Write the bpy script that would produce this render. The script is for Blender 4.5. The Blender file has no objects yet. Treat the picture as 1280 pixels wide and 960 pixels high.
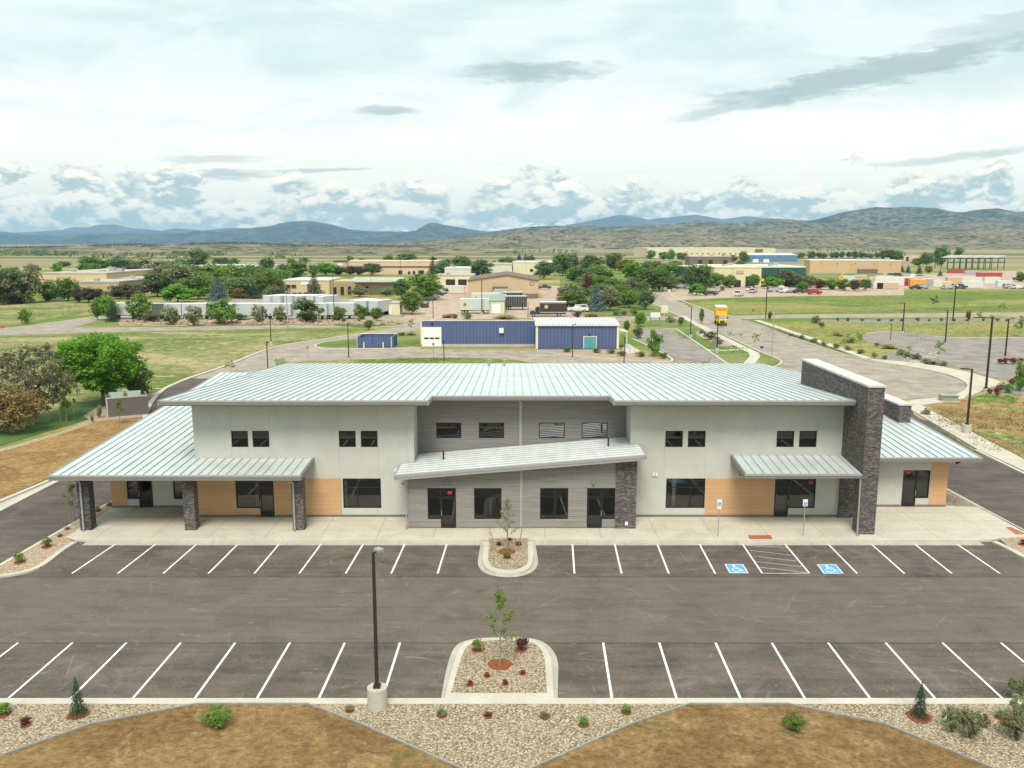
import bpy, bmesh, math, random
import numpy as np
from mathutils import Vector, noise as mnoise
R = math.radians
random.seed(7)
SC = bpy.context.scene
COL = SC.collection

# ---------------------------------------------------------------- camera
CAM_H, PITCH, FOC = 18.9, R(9.48), 1060.0          # a drone 18.9 m above the lot, looking slightly down
cam = bpy.data.objects.new('camera', bpy.data.cameras.new('camera'))
COL.objects.link(cam)
cam.location = (0, 0, CAM_H)
cam.rotation_euler = (R(90) - PITCH, 0, 0)
cam.data.sensor_width = 36
cam.data.lens = 36 * FOC / 1280
cam.data.clip_start = 0.5
cam.data.clip_end = 120000
SC.camera = cam
CP, SP = math.cos(PITCH), math.sin(PITCH)
ZA = -0.12                                          # level of the asphalt; kerb tops and pavements are at 0

def ray(px, py):
    x, v = (px - 640) / FOC, (py - 480) / FOC
    return x, CP - v * SP, -SP - v * CP
def G(px, py, z=ZA):                                # survey: where a sight line meets the ground
    d = ray(px, py); t = (z - CAM_H) / d[2]
    return (d[0] * t, d[1] * t)
def HZ(py, Y, px=640):                              # height at distance Y
    d = ray(px, py); return CAM_H + d[2] / d[1] * Y
def XA(px, py, Y):
    d = ray(px, py); return d[0] / d[1] * Y

# ---------------------------------------------------------------- render settings
SC.render.engine = 'CYCLES'
SC.cycles.use_denoising = True
SC.cycles.max_bounces = 6
SC.cycles.diffuse_bounces = 3
SC.cycles.glossy_bounces = 3
SC.cycles.transmission_bounces = 4
SC.cycles.transparent_max_bounces = 8
SC.cycles.volume_bounces = 0
SC.cycles.caustics_reflective = False
SC.cycles.caustics_refractive = False
SC.view_settings.view_transform = 'Standard'
SC.view_settings.look = 'None'
SC.view_settings.gamma = 1
SC.view_settings.exposure = EXPOSURE = 0.55

# ---------------------------------------------------------------- node helper
class NT:
    def __init__(s, tree): s.t = tree; s.n = tree.nodes; s.l = tree.links
    def new(s, kind, **kw):
        n = s.n.new(kind)
        for k, v in kw.items(): setattr(n, k, v)
        return n
    def put(s, sock, v):
        if hasattr(v, 'is_output') or isinstance(v, bpy.types.NodeSocket): s.l.new(v, sock)
        elif isinstance(v, (tuple, list)) and sock.type == 'RGBA' and len(v) == 3: sock.default_value = (*v, 1)
        else: sock.default_value = v
    def m(s, op, a, b=0.0, c=None, clamp=False):
        n = s.new('ShaderNodeMath', operation=op, use_clamp=clamp)
        s.put(n.inputs[0], a); s.put(n.inputs[1], b)
        if c is not None: s.put(n.inputs[2], c)
        return n.outputs[0]
    def mix(s, f, a, b, blend='MIX'):
        n = s.new('ShaderNodeMix', data_type='RGBA', blend_type=blend)
        s.put(n.inputs[0], f); s.put(n.inputs[6], a); s.put(n.inputs[7], b)
        return n.outputs[2]
    def ramp(s, v, lo, hi, a=0.0, b=1.0, smooth=True):
        n = s.new('ShaderNodeMapRange', interpolation_type='SMOOTHSTEP' if smooth else 'LINEAR')
        s.put(n.inputs[0], v); s.put(n.inputs[1], lo); s.put(n.inputs[2], hi); s.put(n.inputs[3], a); s.put(n.inputs[4], b)
        return n.outputs[0]
    def xyz(s, x, y, z=0.0):
        n = s.new('ShaderNodeCombineXYZ'); s.put(n.inputs[0], x); s.put(n.inputs[1], y); s.put(n.inputs[2], z)
        return n.outputs[0]
    def sep(s, v):
        n = s.new('ShaderNodeSeparateXYZ'); s.put(n.inputs[0], v); return n.outputs
    def noise(s, vec, scale, detail=4.0, rough=0.55, dist=0.0):
        n = s.new('ShaderNodeTexNoise'); s.put(n.inputs['Vector'], vec)
        n.inputs['Scale'].default_value = scale; n.inputs['Detail'].default_value = detail
        n.inputs['Roughness'].default_value = rough; n.inputs['Distortion'].default_value = dist
        return n.outputs[0]
    def vor(s, vec, scale, feature='F1'):
        n = s.new('ShaderNodeTexVoronoi', feature=feature); s.put(n.inputs['Vector'], vec); n.inputs['Scale'].default_value = scale
        return n

# ---------------------------------------------------------------- sky: daylight behind a bright veil of cloud
SUN_EL, SUN_AZ = R(56), R(186)                      # azimuth clockwise from +Y: high, behind the camera and a little left
w = bpy.data.worlds.new('World'); SC.world = w; w.use_nodes = True
T = NT(w.node_tree); T.n.clear()
sky = T.new('ShaderNodeTexSky', sky_type='NISHITA', sun_disc=False)
sky.sun_elevation = SUN_EL; sky.sun_rotation = SUN_AZ; sky.altitude = 1500; sky.air_density = 1.0; sky.dust_density = 1.5
tc = T.new('ShaderNodeTexCoord')
nx, ny, nz = T.sep(tc.outputs['Generated'])
el = T.m('MULTIPLY', T.m('ARCSINE', nz), 57.2958)                       # degrees above the horizon
az = T.m('MULTIPLY', T.m('ARCTAN2', nx, ny), 57.2958)                   # degrees right of straight ahead
# high veil
hv = T.xyz(T.m('MULTIPLY', az, 0.055), T.m('MULTIPLY', el, 0.17), 3.1)
n1 = T.noise(hv, 1.6, 6, 0.6, 0.7)
hv2 = T.xyz(T.m('ADD', T.m('MULTIPLY', az, 0.07), T.m('MULTIPLY', el, -0.05)), T.m('MULTIPLY', el, 0.5), 8.4)
n2 = T.noise(hv2, 1.9, 7, 0.62, 0.4)
veil_w = (1.02, 1.03, 0.97)
veil_g = (0.46, 0.63, 0.625)
up = T.ramp(el, 6.0, 11.5)
thin = T.m('MULTIPLY', T.ramp(n1, 0.38, 0.64), T.m('ADD', 0.12, T.m('MULTIPLY', up, 0.88)), clamp=True)
veil = T.mix(thin, veil_w, veil_g)
veil = T.mix(T.m('MULTIPLY', up, 0.72), veil, (0.69, 0.84, 0.85))
veil = T.mix(T.m('MULTIPLY', T.ramp(n2, 0.50, 0.74), 0.5), veil, (0.72, 0.84, 0.85))
veil = T.mix(T.m('MULTIPLY', T.ramp(el, 7.0, 3.0), 0.75), veil, (0.93, 0.955, 0.84))
# grey lenticular streaks, each an uneven lens in the sky
wob = T.noise(T.xyz(T.m('MULTIPLY', az, 0.22), T.m('MULTIPLY', el, 0.9), 1.7), 1.2, 6, 0.62)
wob2 = T.noise(T.xyz(T.m('MULTIPLY', az, 0.5), T.m('MULTIPLY', el, 2.6), 5.7), 1.0, 5, 0.6)
def lens(a0, e0, la, le, tilt, strength):
    da = T.m('SUBTRACT', az, a0)
    de = T.m('SUBTRACT', T.m('SUBTRACT', el, e0), T.m('MULTIPLY', da, tilt))
    de = T.m('ADD', de, T.m('MULTIPLY', T.m('SUBTRACT', wob, 0.5), le * 3.0))
    q = T.m('ADD', T.m('POWER', T.m('ABSOLUTE', T.m('DIVIDE', da, la)), 2.0), T.m('POWER', T.m('ABSOLUTE', T.m('DIVIDE', de, le)), 2.0))
    q = T.m('ADD', q, T.m('MULTIPLY', T.m('SUBTRACT', wob2, 0.5), 1.6))
    return T.m('MULTIPLY', T.ramp(q, 1.15, 0.05), strength)
streaks = None
for L in ((1.5, 10.75, 5.6, 0.75, 0.02, .62), (22.5, 9.9, 12.5, 0.95, 0.155, .70), (13.6, 8.2, 4.2, 0.42, 0.13, .5), (-8.0, 8.3, 2.5, 0.36, 0.0, .6),
          (-12.2, 4.55, 3.6, 0.17, 0.04, .55), (-18.5, 4.15, 3.6, 0.42, 0.0, .6), (-19.0, 5.1, 3.6, 0.3, 0.02, .4), (27.0, 4.9, 5.5, 0.28, 0.06, .5), (30.0, 11.9, 8.0, .7, .1, .35)):
    s_ = lens(*L)
    streaks = s_ if streaks is None else T.m('MAXIMUM', streaks, s_)
skycol = T.mix(streaks, veil, (0.29, 0.405, 0.425))
# cumulus bank low over the mountains, lit from above
def puff(e):
    v = T.xyz(T.m('MULTIPLY', az, 0.42), T.m('MULTIPLY', e, 0.74), 2.3)
    wn = T.new('ShaderNodeTexNoise'); T.put(wn.inputs['Vector'], v); wn.inputs['Scale'].default_value = 1.7; wn.inputs['Detail'].default_value = 5; wn.inputs['Roughness'].default_value = .6
    vv = T.new('ShaderNodeVectorMath', operation='MULTIPLY_ADD'); T.put(vv.inputs[0], wn.outputs['Color']); vv.inputs[1].default_value = (.75, .75, 0); T.put(vv.inputs[2], v)
    vo = T.new('ShaderNodeTexVoronoi', feature='F1'); T.put(vo.inputs['Vector'], vv.outputs[0]); vo.inputs['Scale'].default_value = 0.80; vo.inputs['Detail'].default_value = 3.0; vo.inputs['Roughness'].default_value = .52; vo.inputs['Lacunarity'].default_value = 2.3;
    big_ = T.noise(v, 0.55, 2, .5)
    return T.m('ADD', T.m('SUBTRACT', 1.0, vo.outputs['Distance']), T.m('MULTIPLY', T.m('SUBTRACT', big_, .5), 1.1))
c0 = puff(el); c1 = puff(T.m('ADD', el, 0.5))
edge = T.noise(T.xyz(T.m('MULTIPLY', az, 0.10), 0.0, 9.0), 1.0, 4, 0.6)
topline = T.m('ADD', 3.6, T.m('MULTIPLY', edge, 3.2))
inside = T.m('SUBTRACT', topline, el)
dens = T.m('ADD', T.m('MULTIPLY', c0, 1.5), T.m('MULTIPLY', inside, 0.42))
mask = T.ramp(dens, 0.48, 0.86)
bn = T.noise(T.xyz(T.m('MULTIPLY', az, 0.16), T.m('MULTIPLY', el, 0.55), 4.0), 1.0, 5, .6)
lit = T.m('ADD', T.m('MULTIPLY', T.m('SUBTRACT', c0, c1), 3.4), T.m('MULTIPLY', T.m('SUBTRACT', bn, .5), 2.2))
lit = T.m('ADD', lit, T.m('MULTIPLY', T.m('SUBTRACT', c0, .55), 0.3))
lit = T.ramp(lit, -0.80, 0.95)
cum = T.mix(lit, (0.41, 0.545, 0.55), (1.08, 1.04, 0.89))
cum = T.mix(T.m('MULTIPLY', T.ramp(el, 1.2, 0.2), .7), cum, (0.52, 0.73, 0.76))
skycol = T.mix(T.m('MULTIPLY', mask, .93), skycol, cum)
# everything below the horizon and away from the veil keeps the plain sky
cov = T.ramp(nz, -0.02, 0.0, 0.0, 0.97)
col10 = T.mix(1.0, skycol, (8.4, 8.2, 8.0), 'MULTIPLY')
final = T.mix(cov, sky.outputs[0], col10)
bg = T.new('ShaderNodeBackground'); T.put(bg.inputs[0], final); bg.inputs[1].default_value = 0.10
wo = T.new('ShaderNodeOutputWorld'); T.l.new(bg.outputs[0], wo.inputs[0])
w.cycles.sampling_method = 'MANUAL'; w.cycles.sample_map_resolution = 1024

sl = bpy.data.lights.new('sun', 'SUN'); sl.energy = 2.7; sl.angle = R(24); sl.color = (1.0, 0.95, 0.86)
so = bpy.data.objects.new('sun', sl); COL.objects.link(so)
so.rotation_euler = (R(90) - SUN_EL, 0, -SUN_AZ + R(180))
# a sun lamp shines along its -Z: turn it so that it comes from azimuth SUN_AZ
so.rotation_euler = Vector((-math.sin(SUN_AZ) * math.cos(SUN_EL), -math.cos(SUN_AZ) * math.cos(SUN_EL), -math.sin(SUN_EL))).to_track_quat('-Z', 'Y').to_euler()

# ---------------------------------------------------------------- materials
def material(name):
    m = bpy.data.materials.new(name); m.use_nodes = True
    t = NT(m.node_tree); b = m.node_tree.nodes['Principled BSDF']
    return m, t, b
def world_pos(t): return t.new('ShaderNodeNewGeometry').outputs['Position']
def obj_pos(t): return t.new('ShaderNodeTexCoord').outputs['Object']
def bump(t, b, h, strength=0.3, dist=0.05):
    n = t.new('ShaderNodeBump'); n.inputs['Strength'].default_value = strength; n.inputs['Distance'].default_value = dist
    t.put(n.inputs['Height'], h); t.l.new(n.outputs[0], b.inputs['Normal'])
def plain(name, col, rough=0.6, metal=0.0, var=0.12, scale=3.0, spec=None):
    m, t, b = material(name)
    p = obj_pos(t); n = t.noise(p, scale, 5, 0.6)
    f = t.ramp(n, 0.3, 0.7, 1 - var, 1 + var, False)
    c = t.mix(1.0, col, t.xyz(f, f, f), 'MULTIPLY')
    t.put(b.inputs['Base Color'], c); b.inputs['Roughness'].default_value = rough; b.inputs['Metallic'].default_value = metal
    if spec is not None: b.inputs['Specular IOR Level'].default_value = spec
    return m
def speckle(name, a, c, scale, big=None, rough=0.9, bumpy=0.0, bigscale=0.08, third=None, thirdscale=0.6):
    """ground cover: two colours mixed by fine noise, a third by large patches"""
    m, t, b = material(name); p = world_pos(t)
    f = t.noise(p, scale, 6, 0.65)
    col = t.mix(t.ramp(f, 0.36, 0.64), a, c)
    if big is not None:
        g = t.noise(p, bigscale, 7, 0.62, 0.6)
        col = t.mix(t.ramp(g, 0.42, 0.60), col, big)
    if third is not None:
        g2 = t.noise(p, thirdscale, 6, 0.7, 0.4)
        col = t.mix(t.m('MULTIPLY', t.ramp(g2, 0.5, 0.68), 0.8), col, third)
    t.put(b.inputs['Base Color'], col); b.inputs['Roughness'].default_value = rough; b.inputs['Specular IOR Level'].default_value = 0.2
    if bumpy: bump(t, b, f, bumpy, 0.08)
    return m

def asphalt_mat(name, base, stain, fine=14.0, band=False, tint=None):
    m, t, b = material(name); p = world_pos(t); x, y, z = t.sep(p)
    f1 = t.noise(p, fine, 6, 0.7); f2 = t.noise(p, 0.35, 7, 0.62, 0.6)
    f3 = t.noise(t.xyz(t.m('MULTIPLY', x, 0.25), t.m('MULTIPLY', y, 2.2), 0.0), 0.9, 6, 0.65)
    f4 = t.noise(t.xyz(t.m('MULTIPLY', x, 1.6), t.m('MULTIPLY', y, 1.6), 3.0), 0.8, 8, 0.78, 1.2)
    k = t.m('ADD', t.ramp(f1, 0.38, 0.62, 0.80, 1.20, False), t.ramp(f2, 0.36, 0.64, -0.20, 0.20, False))
    k = t.m('ADD', k, t.ramp(f3, 0.36, 0.64, -0.16, 0.16, False))
    c = t.mix(1.0, base, t.xyz(k, k, k), 'MULTIPLY')
    c = t.mix(t.m('MULTIPLY', t.ramp(f4, 0.54, 0.76), 0.60), c, stain)
    v = t.vor(p, 1.3); spots = t.m('LESS_THAN', v.outputs['Distance'], 0.045)
    keep = t.m('GREATER_THAN', t.sep(v.outputs['Color'])[0], 0.72)
    c = t.mix(t.m('MULTIPLY', t.m('MULTIPLY', spots, keep), 0.6), c, (0.42, 0.36, 0.29))
    if band:                                      # the driving aisle was laid in other passes than the stalls
        aisle = t.m('MULTIPLY', t.ramp(y, 38.15, 38.3), t.ramp(y, 46.45, 46.3))
        c = t.mix(t.m('MULTIPLY', aisle, 0.34), c, (0.168, 0.137, 0.114))
        for yy in (38.2, 46.38, 42.3):
            ln = t.m('SUBTRACT', 1.0, t.ramp(t.m('ABSOLUTE', t.m('ADD', t.m('SUBTRACT', y, yy), t.m('MULTIPLY', t.m('SUBTRACT', f2, .5), .12))), 0.0, 0.16 if yy != 42.3 else .07))
            c = t.mix(t.m('MULTIPLY', ln, 0.42 if yy != 42.3 else 0.2), c, (0.03, 0.027, 0.025))
        # tyre streaks and sand washed over the lot
        tr = t.noise(t.xyz(t.m('ADD', t.m('MULTIPLY', x, 0.9), t.m('MULTIPLY', y, 0.55)), t.m('MULTIPLY', t.m('SUBTRACT', y, x), 0.05), 1.0), 1.5, 5, 0.7)
        c = t.mix(t.m('MULTIPLY', t.ramp(tr, 0.60, 0.8), 0.30), c, (0.24, 0.21, 0.18))
        # scuffs: short pale scratches in two directions, and dusty fans where sand was tracked in
        for ax, ay, sc, cut, am in ((0.35, 3.2, 1.3, .585, .55), (2.6, .5, 1.1, .60, .45), (1.7, -1.5, 1.0, .60, .5)):
            u_ = t.m('ADD', t.m('MULTIPLY', x, ax), t.m('MULTIPLY', y, ay)); w_ = t.m('ADD', t.m('MULTIPLY', x, -ay * .12), t.m('MULTIPLY', y, ax * .12))
            sn = t.noise(t.xyz(u_, w_, 2.0 + sc), sc, 8, .78, .9)
            c = t.mix(t.m('MULTIPLY', t.ramp(sn, cut, cut + .10), am), c, (0.34, 0.29, 0.235))
        for a0, b0, c0_, wd, am in ((.55, .84, 41.0, .07, .35), (.50, .866, 39.6, .06, .28), (-.72, .69, 19.0, .06, .25), (.82, .57, 46.5, .05, .22), (.10, .995, 43.0, .10, .22), (.06, .998, 40.6, .10, .20)):
            dd = t.m('ABSOLUTE', t.m('SUBTRACT', t.m('ADD', t.m('ADD', t.m('MULTIPLY', x, a0), t.m('MULTIPLY', y, b0)), t.m('MULTIPLY', t.m('SUBTRACT', f2, .5), 2.4)), c0_))
            br = t.m('MULTIPLY', t.m('SUBTRACT', 1.0, t.ramp(dd, wd * .4, wd * 1.6)), t.ramp(t.noise(p, .5, 5, .7), .42, .62))
            c = t.mix(t.m('MULTIPLY', br, am), c, (0.27, 0.235, 0.20) if a0 > .2 or a0 < 0 else (0.05, 0.045, 0.042))
        sd = t.m('MULTIPLY', t.ramp(t.noise(t.xyz(x, y, 11.0), .28, 6, .72, 1.4), .54, .74), t.ramp(t.m('ABSOLUTE', t.m('SUBTRACT', y, 42.3)), 3.6, 8.5, .12, 1.0))
        c = t.mix(t.m('MULTIPLY', sd, .55), c, (0.245, 0.208, 0.17))
        dk = t.noise(t.xyz(x, y, 7.0), 0.55, 5, 0.7, 0.5)
        c = t.mix(t.m('MULTIPLY', t.ramp(dk, 0.60, 0.78), 0.35), c, (0.035, 0.033, 0.033))
    t.put(b.inputs['Base Color'], c); b.inputs['Roughness'].default_value = 0.9; b.inputs['Specular IOR Level'].default_value = 0.25
    bump(t, b, f1, 0.25, 0.02)
    return m

def concrete_mat(name, base, joints=None, var=0.1, dirt=(0.30, 0.27, 0.20)):
    m, t, b = material(name); p = world_pos(t); x, y, z = t.sep(p)
    f1 = t.noise(p, 6, 6, 0.7); f2 = t.noise(p, 0.5, 7, 0.65, 0.5)
    k = t.m('ADD', t.ramp(f1, 0.3, 0.7, 1 - var, 1 + var, False), t.ramp(f2, 0.3, 0.7, -0.12, 0.12, False))
    c = t.mix(1.0, base, t.xyz(k, k, k), 'MULTIPLY')
    c = t.mix(t.m('MULTIPLY', t.ramp(t.noise(p, 0.9, 8, .75, 1.0), 0.55, 0.8), 0.4), c, dirt)
    if joints:
        jx, jy = joints; ln = None
        for co, st, off in ((x, jx, 0.4), (y, jy, 0.22)):
            fr = t.m('FRACT', t.m('DIVIDE', t.m('ADD', co, 200 + off), st))
            d = t.m('MULTIPLY', t.m('ABSOLUTE', t.m('SUBTRACT', fr, 0.5)), st)
            g = t.m('LESS_THAN', d, 0.022)
            ln = g if ln is None else t.m('MAXIMUM', ln, g)
        c = t.mix(t.m('MULTIPLY', ln, 0.5), c, (0.16, 0.14, 0.11))
    t.put(b.inputs['Base Color'], c); b.inputs['Roughness'].default_value = 0.85; b.inputs['Specular IOR Level'].default_value = 0.25
    return m

def gravel_mat(name, cols, scale=9.0):
    m, t, b = material(name); p = world_pos(t)
    v = t.vor(p, scale); r = t.sep(v.outputs['Color'])
    c = t.mix(t.ramp(r[0], 0.2, 0.8), cols[0], cols[1])
    c = t.mix(t.m('GREATER_THAN', r[1], 0.80), c, cols[2])
    c = t.mix(t.ramp(v.outputs['Distance'], 0.35, 0.75), c, cols[3])
    g = t.noise(p, 0.35, 5, 0.6)
    c = t.mix(t.m('MULTIPLY', t.ramp(g, 0.4, 0.75), 0.25), c, cols[1])
    t.put(b.inputs['Base Color'], c); b.inputs['Roughness'].default_value = 0.9; b.inputs['Specular IOR Level'].default_value = 0.2
    bump(t, b, t.m('SUBTRACT', 1.0, v.outputs['Distance']), 0.7, 0.06)
    return m

def planks_mat(name, a, c, row, length, streak=0.25, rough=0.7, gap=(0.05, 0.045, 0.04), mortar=0.012):
    m, t, b = material(name); x, y, z = t.sep(world_pos(t))
    v = t.xyz(t.m('ADD', x, y), z, 0.0)
    br = t.new('ShaderNodeTexBrick'); t.put(br.inputs['Vector'], v)
    br.inputs['Color1'].default_value = (*a, 1); br.inputs['Color2'].default_value = (*c, 1); br.inputs['Mortar'].default_value = (*gap, 1)
    br.inputs['Scale'].default_value = 1.0; br.inputs['Mortar Size'].default_value = mortar; br.inputs['Brick Width'].default_value = length; br.inputs['Row Height'].default_value = row
    br.inputs['Bias'].default_value = 0.0; br.inputs['Mortar Smooth'].default_value = 0.3
    n = t.noise(t.xyz(t.m('MULTIPLY', t.m('ADD', x, y), 0.45), t.m('MULTIPLY', z, 11.0), 0.0), 1.0, 6, 0.7)
    k = t.ramp(n, 0.36, 0.64, 1 - streak, 1 + streak, False)
    t.put(b.inputs['Base Color'], t.mix(1.0, br.outputs['Color'], t.xyz(k, k, k), 'MULTIPLY')); b.inputs['Roughness'].default_value = rough
    bump(t, b, br.outputs['Fac'], -0.4, 0.02)
    return m

def stone_mat(name, a, c, d):
    m, t, b = material(name); p = world_pos(t); x, y, z = t.sep(p)
    u = t.m('ADD', x, y)
    v = t.xyz(t.m('ADD', u, t.m('MULTIPLY', t.noise(p, 2.0, 3), 0.15)), z, 0.0)
    br = t.new('ShaderNodeTexBrick'); t.put(br.inputs['Vector'], v)
    br.inputs['Color1'].default_value = (*a, 1); br.inputs['Color2'].default_value = (*c, 1); br.inputs['Mortar'].default_value = (0.02, 0.019, 0.018, 1)
    br.inputs['Scale'].default_value = 1.0; br.inputs['Mortar Size'].default_value = 0.007; br.inputs['Brick Width'].default_value = 0.30; br.inputs['Row Height'].default_value = 0.06
    br.offset = 0.43; br.squash = 0.7; br.squash_frequency = 3
    vo = t.vor(t.xyz(t.m('MULTIPLY', u, 4.5), t.m('MULTIPLY', z, 17.0), 0.0), 1.0)
    r = t.sep(vo.outputs['Color'])
    c1 = t.mix(t.m('MULTIPLY', t.m('GREATER_THAN', r[0], 0.58), 0.8), br.outputs['Color'], d)
    c1 = t.mix(t.m('MULTIPLY', t.m('LESS_THAN', r[1], 0.22), 0.8), c1, (0.065, 0.058, 0.056))
    k = t.ramp(t.noise(p, 9, 5), .3, .7, .75, 1.25, False)
    t.put(b.inputs['Base Color'], t.mix(1.0, c1, t.xyz(k, k, k), 'MULTIPLY')); b.inputs['Roughness'].default_value = 0.85
    bump(t, b, t.m('ADD', br.outputs['Fac'], r[2]), 0.8, 0.04)
    return m

def stucco_mat(name, base):
    m, t, b = material(name); p = world_pos(t); x, y, z = t.sep(p)
    f = t.noise(p, 25, 4, 0.7); g = t.noise(p, 0.8, 6, 0.65, 0.6)
    k = t.m('ADD', t.ramp(f, .3, .7, .95, 1.05, False), t.ramp(g, .3, .7, -.07, .07, False))
    streak = t.noise(t.xyz(t.m('MULTIPLY', t.m('ADD', x, y), 3.0), t.m('MULTIPLY', z, 0.25), 0.0), 1.0, 5, .6)
    c = t.mix(1.0, base, t.xyz(k, k, k), 'MULTIPLY')
    c = t.mix(t.m('MULTIPLY', t.ramp(streak, .58, .8), .22), c, (0.33, 0.32, 0.29))
    t.put(b.inputs['Base Color'], c); b.inputs['Roughness'].default_value = 0.9; b.inputs['Specular IOR Level'].default_value = 0.2
    bump(t, b, f, 0.2, 0.01)
    return m

def metal_roof_mat(name, base, rough=0.42, metal=0.75):
    m, t, b = material(name); p = world_pos(t); x, y, z = t.sep(p)
    g = t.noise(p, 0.5, 6, 0.65, 0.5); g2 = t.noise(t.xyz(t.m('MULTIPLY', x, 1.7), t.m('MULTIPLY', y, 0.35), 0.0), 1.0, 5, .65)
    k = t.m('ADD', t.ramp(g, .3, .7, .93, 1.07, False), t.ramp(g2, .3, .7, -.08, .08, False))
    t.put(b.inputs['Base Color'], t.mix(1.0, base, t.xyz(k, k, k), 'MULTIPLY'))
    b.inputs['Metallic'].default_value = metal
    t.put(b.inputs['Roughness'], t.ramp(g, .3, .7, rough - .06, rough + .1, False))
    return m

def leaf_mat(name, dark, light, accent=None, trans=0.32, nscale=4.0):
    m, t, b = material(name); p = obj_pos(t)
    geo = t.new('ShaderNodeNewGeometry'); oi = t.new('ShaderNodeObjectInfo')
    n = t.noise(p, nscale, 3, 0.6)
    f = t.m('ADD', t.m('MULTIPLY', geo.outputs['Random Per Island'], 0.55), t.ramp(n, .35, .65, -.05, .5, False), clamp=True)
    c = t.mix(f, dark, light)
    if accent is not None:
        c = t.mix(t.m('MULTIPLY', t.m('GREATER_THAN', geo.outputs['Random Per Island'], 0.8), 0.7), c, accent)
    hs = t.new('ShaderNodeHueSaturation')
    t.put(hs.inputs['Hue'], t.ramp(oi.outputs['Random'], 0, 1, 0.485, 0.515, False))
    t.put(hs.inputs['Value'], t.ramp(oi.outputs['Random'], 0, 1, 0.8, 1.2, False)); t.put(hs.inputs['Color'], c)
    t.put(b.inputs['Base Color'], hs.outputs[0]); b.inputs['Roughness'].default_value = 0.65; b.inputs['Specular IOR Level'].default_value = 0.25
    tr = t.new('ShaderNodeBsdfTranslucent'); t.put(tr.inputs[0], hs.outputs[0])
    mx = t.new('ShaderNodeMixShader'); mx.inputs[0].default_value = trans
    t.l.new(b.outputs[0], mx.inputs[1]); t.l.new(tr.outputs[0], mx.inputs[2])
    t.l.new(mx.outputs[0], m.node_tree.nodes['Material Output'].inputs[0])
    return m

def glass_mat(name, tint=(0.46, 0.50, 0.48), refl=1.6):
    m, t, b = material(name)
    fr = t.new('ShaderNodeFresnel'); fr.inputs[0].default_value = 1.55
    tp = t.new('ShaderNodeBsdfTransparent'); tp.inputs[0].default_value = (*tint, 1)
    gl = t.new('ShaderNodeBsdfGlossy'); gl.inputs['Roughness'].default_value = 0.02; gl.inputs[0].default_value = (1, 1, 1, 1)
    mx = t.new('ShaderNodeMixShader'); t.put(mx.inputs[0], t.m('MULTIPLY', fr.outputs[0], refl, clamp=True))
    t.l.new(tp.outputs[0], mx.inputs[1]); t.l.new(gl.outputs[0], mx.inputs[2])
    t.l.new(mx.outputs[0], m.node_tree.nodes['Material Output'].inputs[0])
    return m

def hill_mat(name, tan, olive, shrub, dot=0.05, amt=0.5, patch=0.0016, dotcut=0.5):
    m, t, b = material(name); p = world_pos(t); x, y, z = t.sep(p)
    g = t.noise(p, patch, 8, 0.65, 0.8); g2 = t.noise(p, patch * 4.3, 7, 0.66, 0.5)
    c = t.mix(t.ramp(t.m('ADD', t.m('MULTIPLY', g, .6), t.m('MULTIPLY', g2, .4)), .42, .60), tan, olive)
    v = t.vor(p, dot); r = t.sep(v.outputs['Color'])
    cover = t.m('ADD', t.ramp(t.noise(p, patch * 2.2, 7, .65, .6), .35, .65, 0.0, 1.0), amt - 0.5)
    d = t.m('MULTIPLY', t.m('LESS_THAN', v.outputs['Distance'], dotcut), t.m('LESS_THAN', r[0], cover))
    c = t.mix(t.m('MULTIPLY', d, 0.85), c, shrub)
    t.put(b.inputs['Base Color'], c); b.inputs['Roughness'].default_value = 1.0; b.inputs['Specular IOR Level'].default_value = 0.0
    return m

M = {}
M['asphalt'] = asphalt_mat('new_asphalt', (0.112, 0.091, 0.075), (0.22, 0.182, 0.145), band=True)
M['lane'] = asphalt_mat('lane_asphalt', (0.102, 0.085, 0.074), (0.17, 0.15, 0.13))
M['road'] = asphalt_mat('worn_road', (0.315, 0.268, 0.218), (0.40, 0.345, 0.285), fine=8)
M['greylot'] = asphalt_mat('grey_lot', (0.25, 0.222, 0.195), (0.34, 0.31, 0.27), fine=8)
M['yard'] = asphalt_mat('pink_yard', (0.42, 0.32, 0.24), (0.48, 0.39, 0.31), fine=4)
M['walk'] = concrete_mat('pavement_concrete', (0.50, 0.455, 0.365), joints=(3.65, 1.85), var=.12)
M['kerb'] = concrete_mat('kerb_concrete', (0.50, 0.465, 0.39), dirt=(.36, .32, .25))
M['gutter'] = concrete_mat('gutter_concrete', (0.41, 0.38, 0.315), joints=(2.4, 500.0), var=.14, dirt=(.27, .235, .18))
M['conc'] = concrete_mat('cast_concrete', (0.44, 0.41, 0.35))
M['cap'] = concrete_mat('coping_concrete', (0.55, 0.54, 0.50))
M['gravel'] = gravel_mat('buff_gravel', ((0.34, 0.262, 0.165), (0.45, 0.365, 0.25), (0.55, 0.475, 0.36), (0.17, 0.13, 0.085)), 12)
M['pinkgravel'] = gravel_mat('pink_gravel', ((0.43, 0.31, 0.20), (0.52, 0.41, 0.29), (0.58, 0.49, 0.37), (0.24, 0.165, 0.11)), 12)
M['greygravel'] = gravel_mat('grey_gravel', ((0.26, 0.24, 0.20), (0.36, 0.33, 0.27), (0.46, 0.43, 0.37), (0.09, 0.085, 0.07)), 6)
M['paint'] = plain('road_paint', (0.70, 0.69, 0.64), 0.7, var=.28, scale=5)
M['fadedpaint'] = plain('faded_paint', (0.42, 0.40, 0.37), 0.8, var=.30, scale=6)
M['bluepaint'] = plain('blue_paint', (0.10, 0.36, 0.62), 0.6, var=.15, scale=6)
M['redtile'] = plain('red_tactile_tile', (0.38, 0.11, 0.045), 0.7, var=.2, scale=8)
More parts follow.
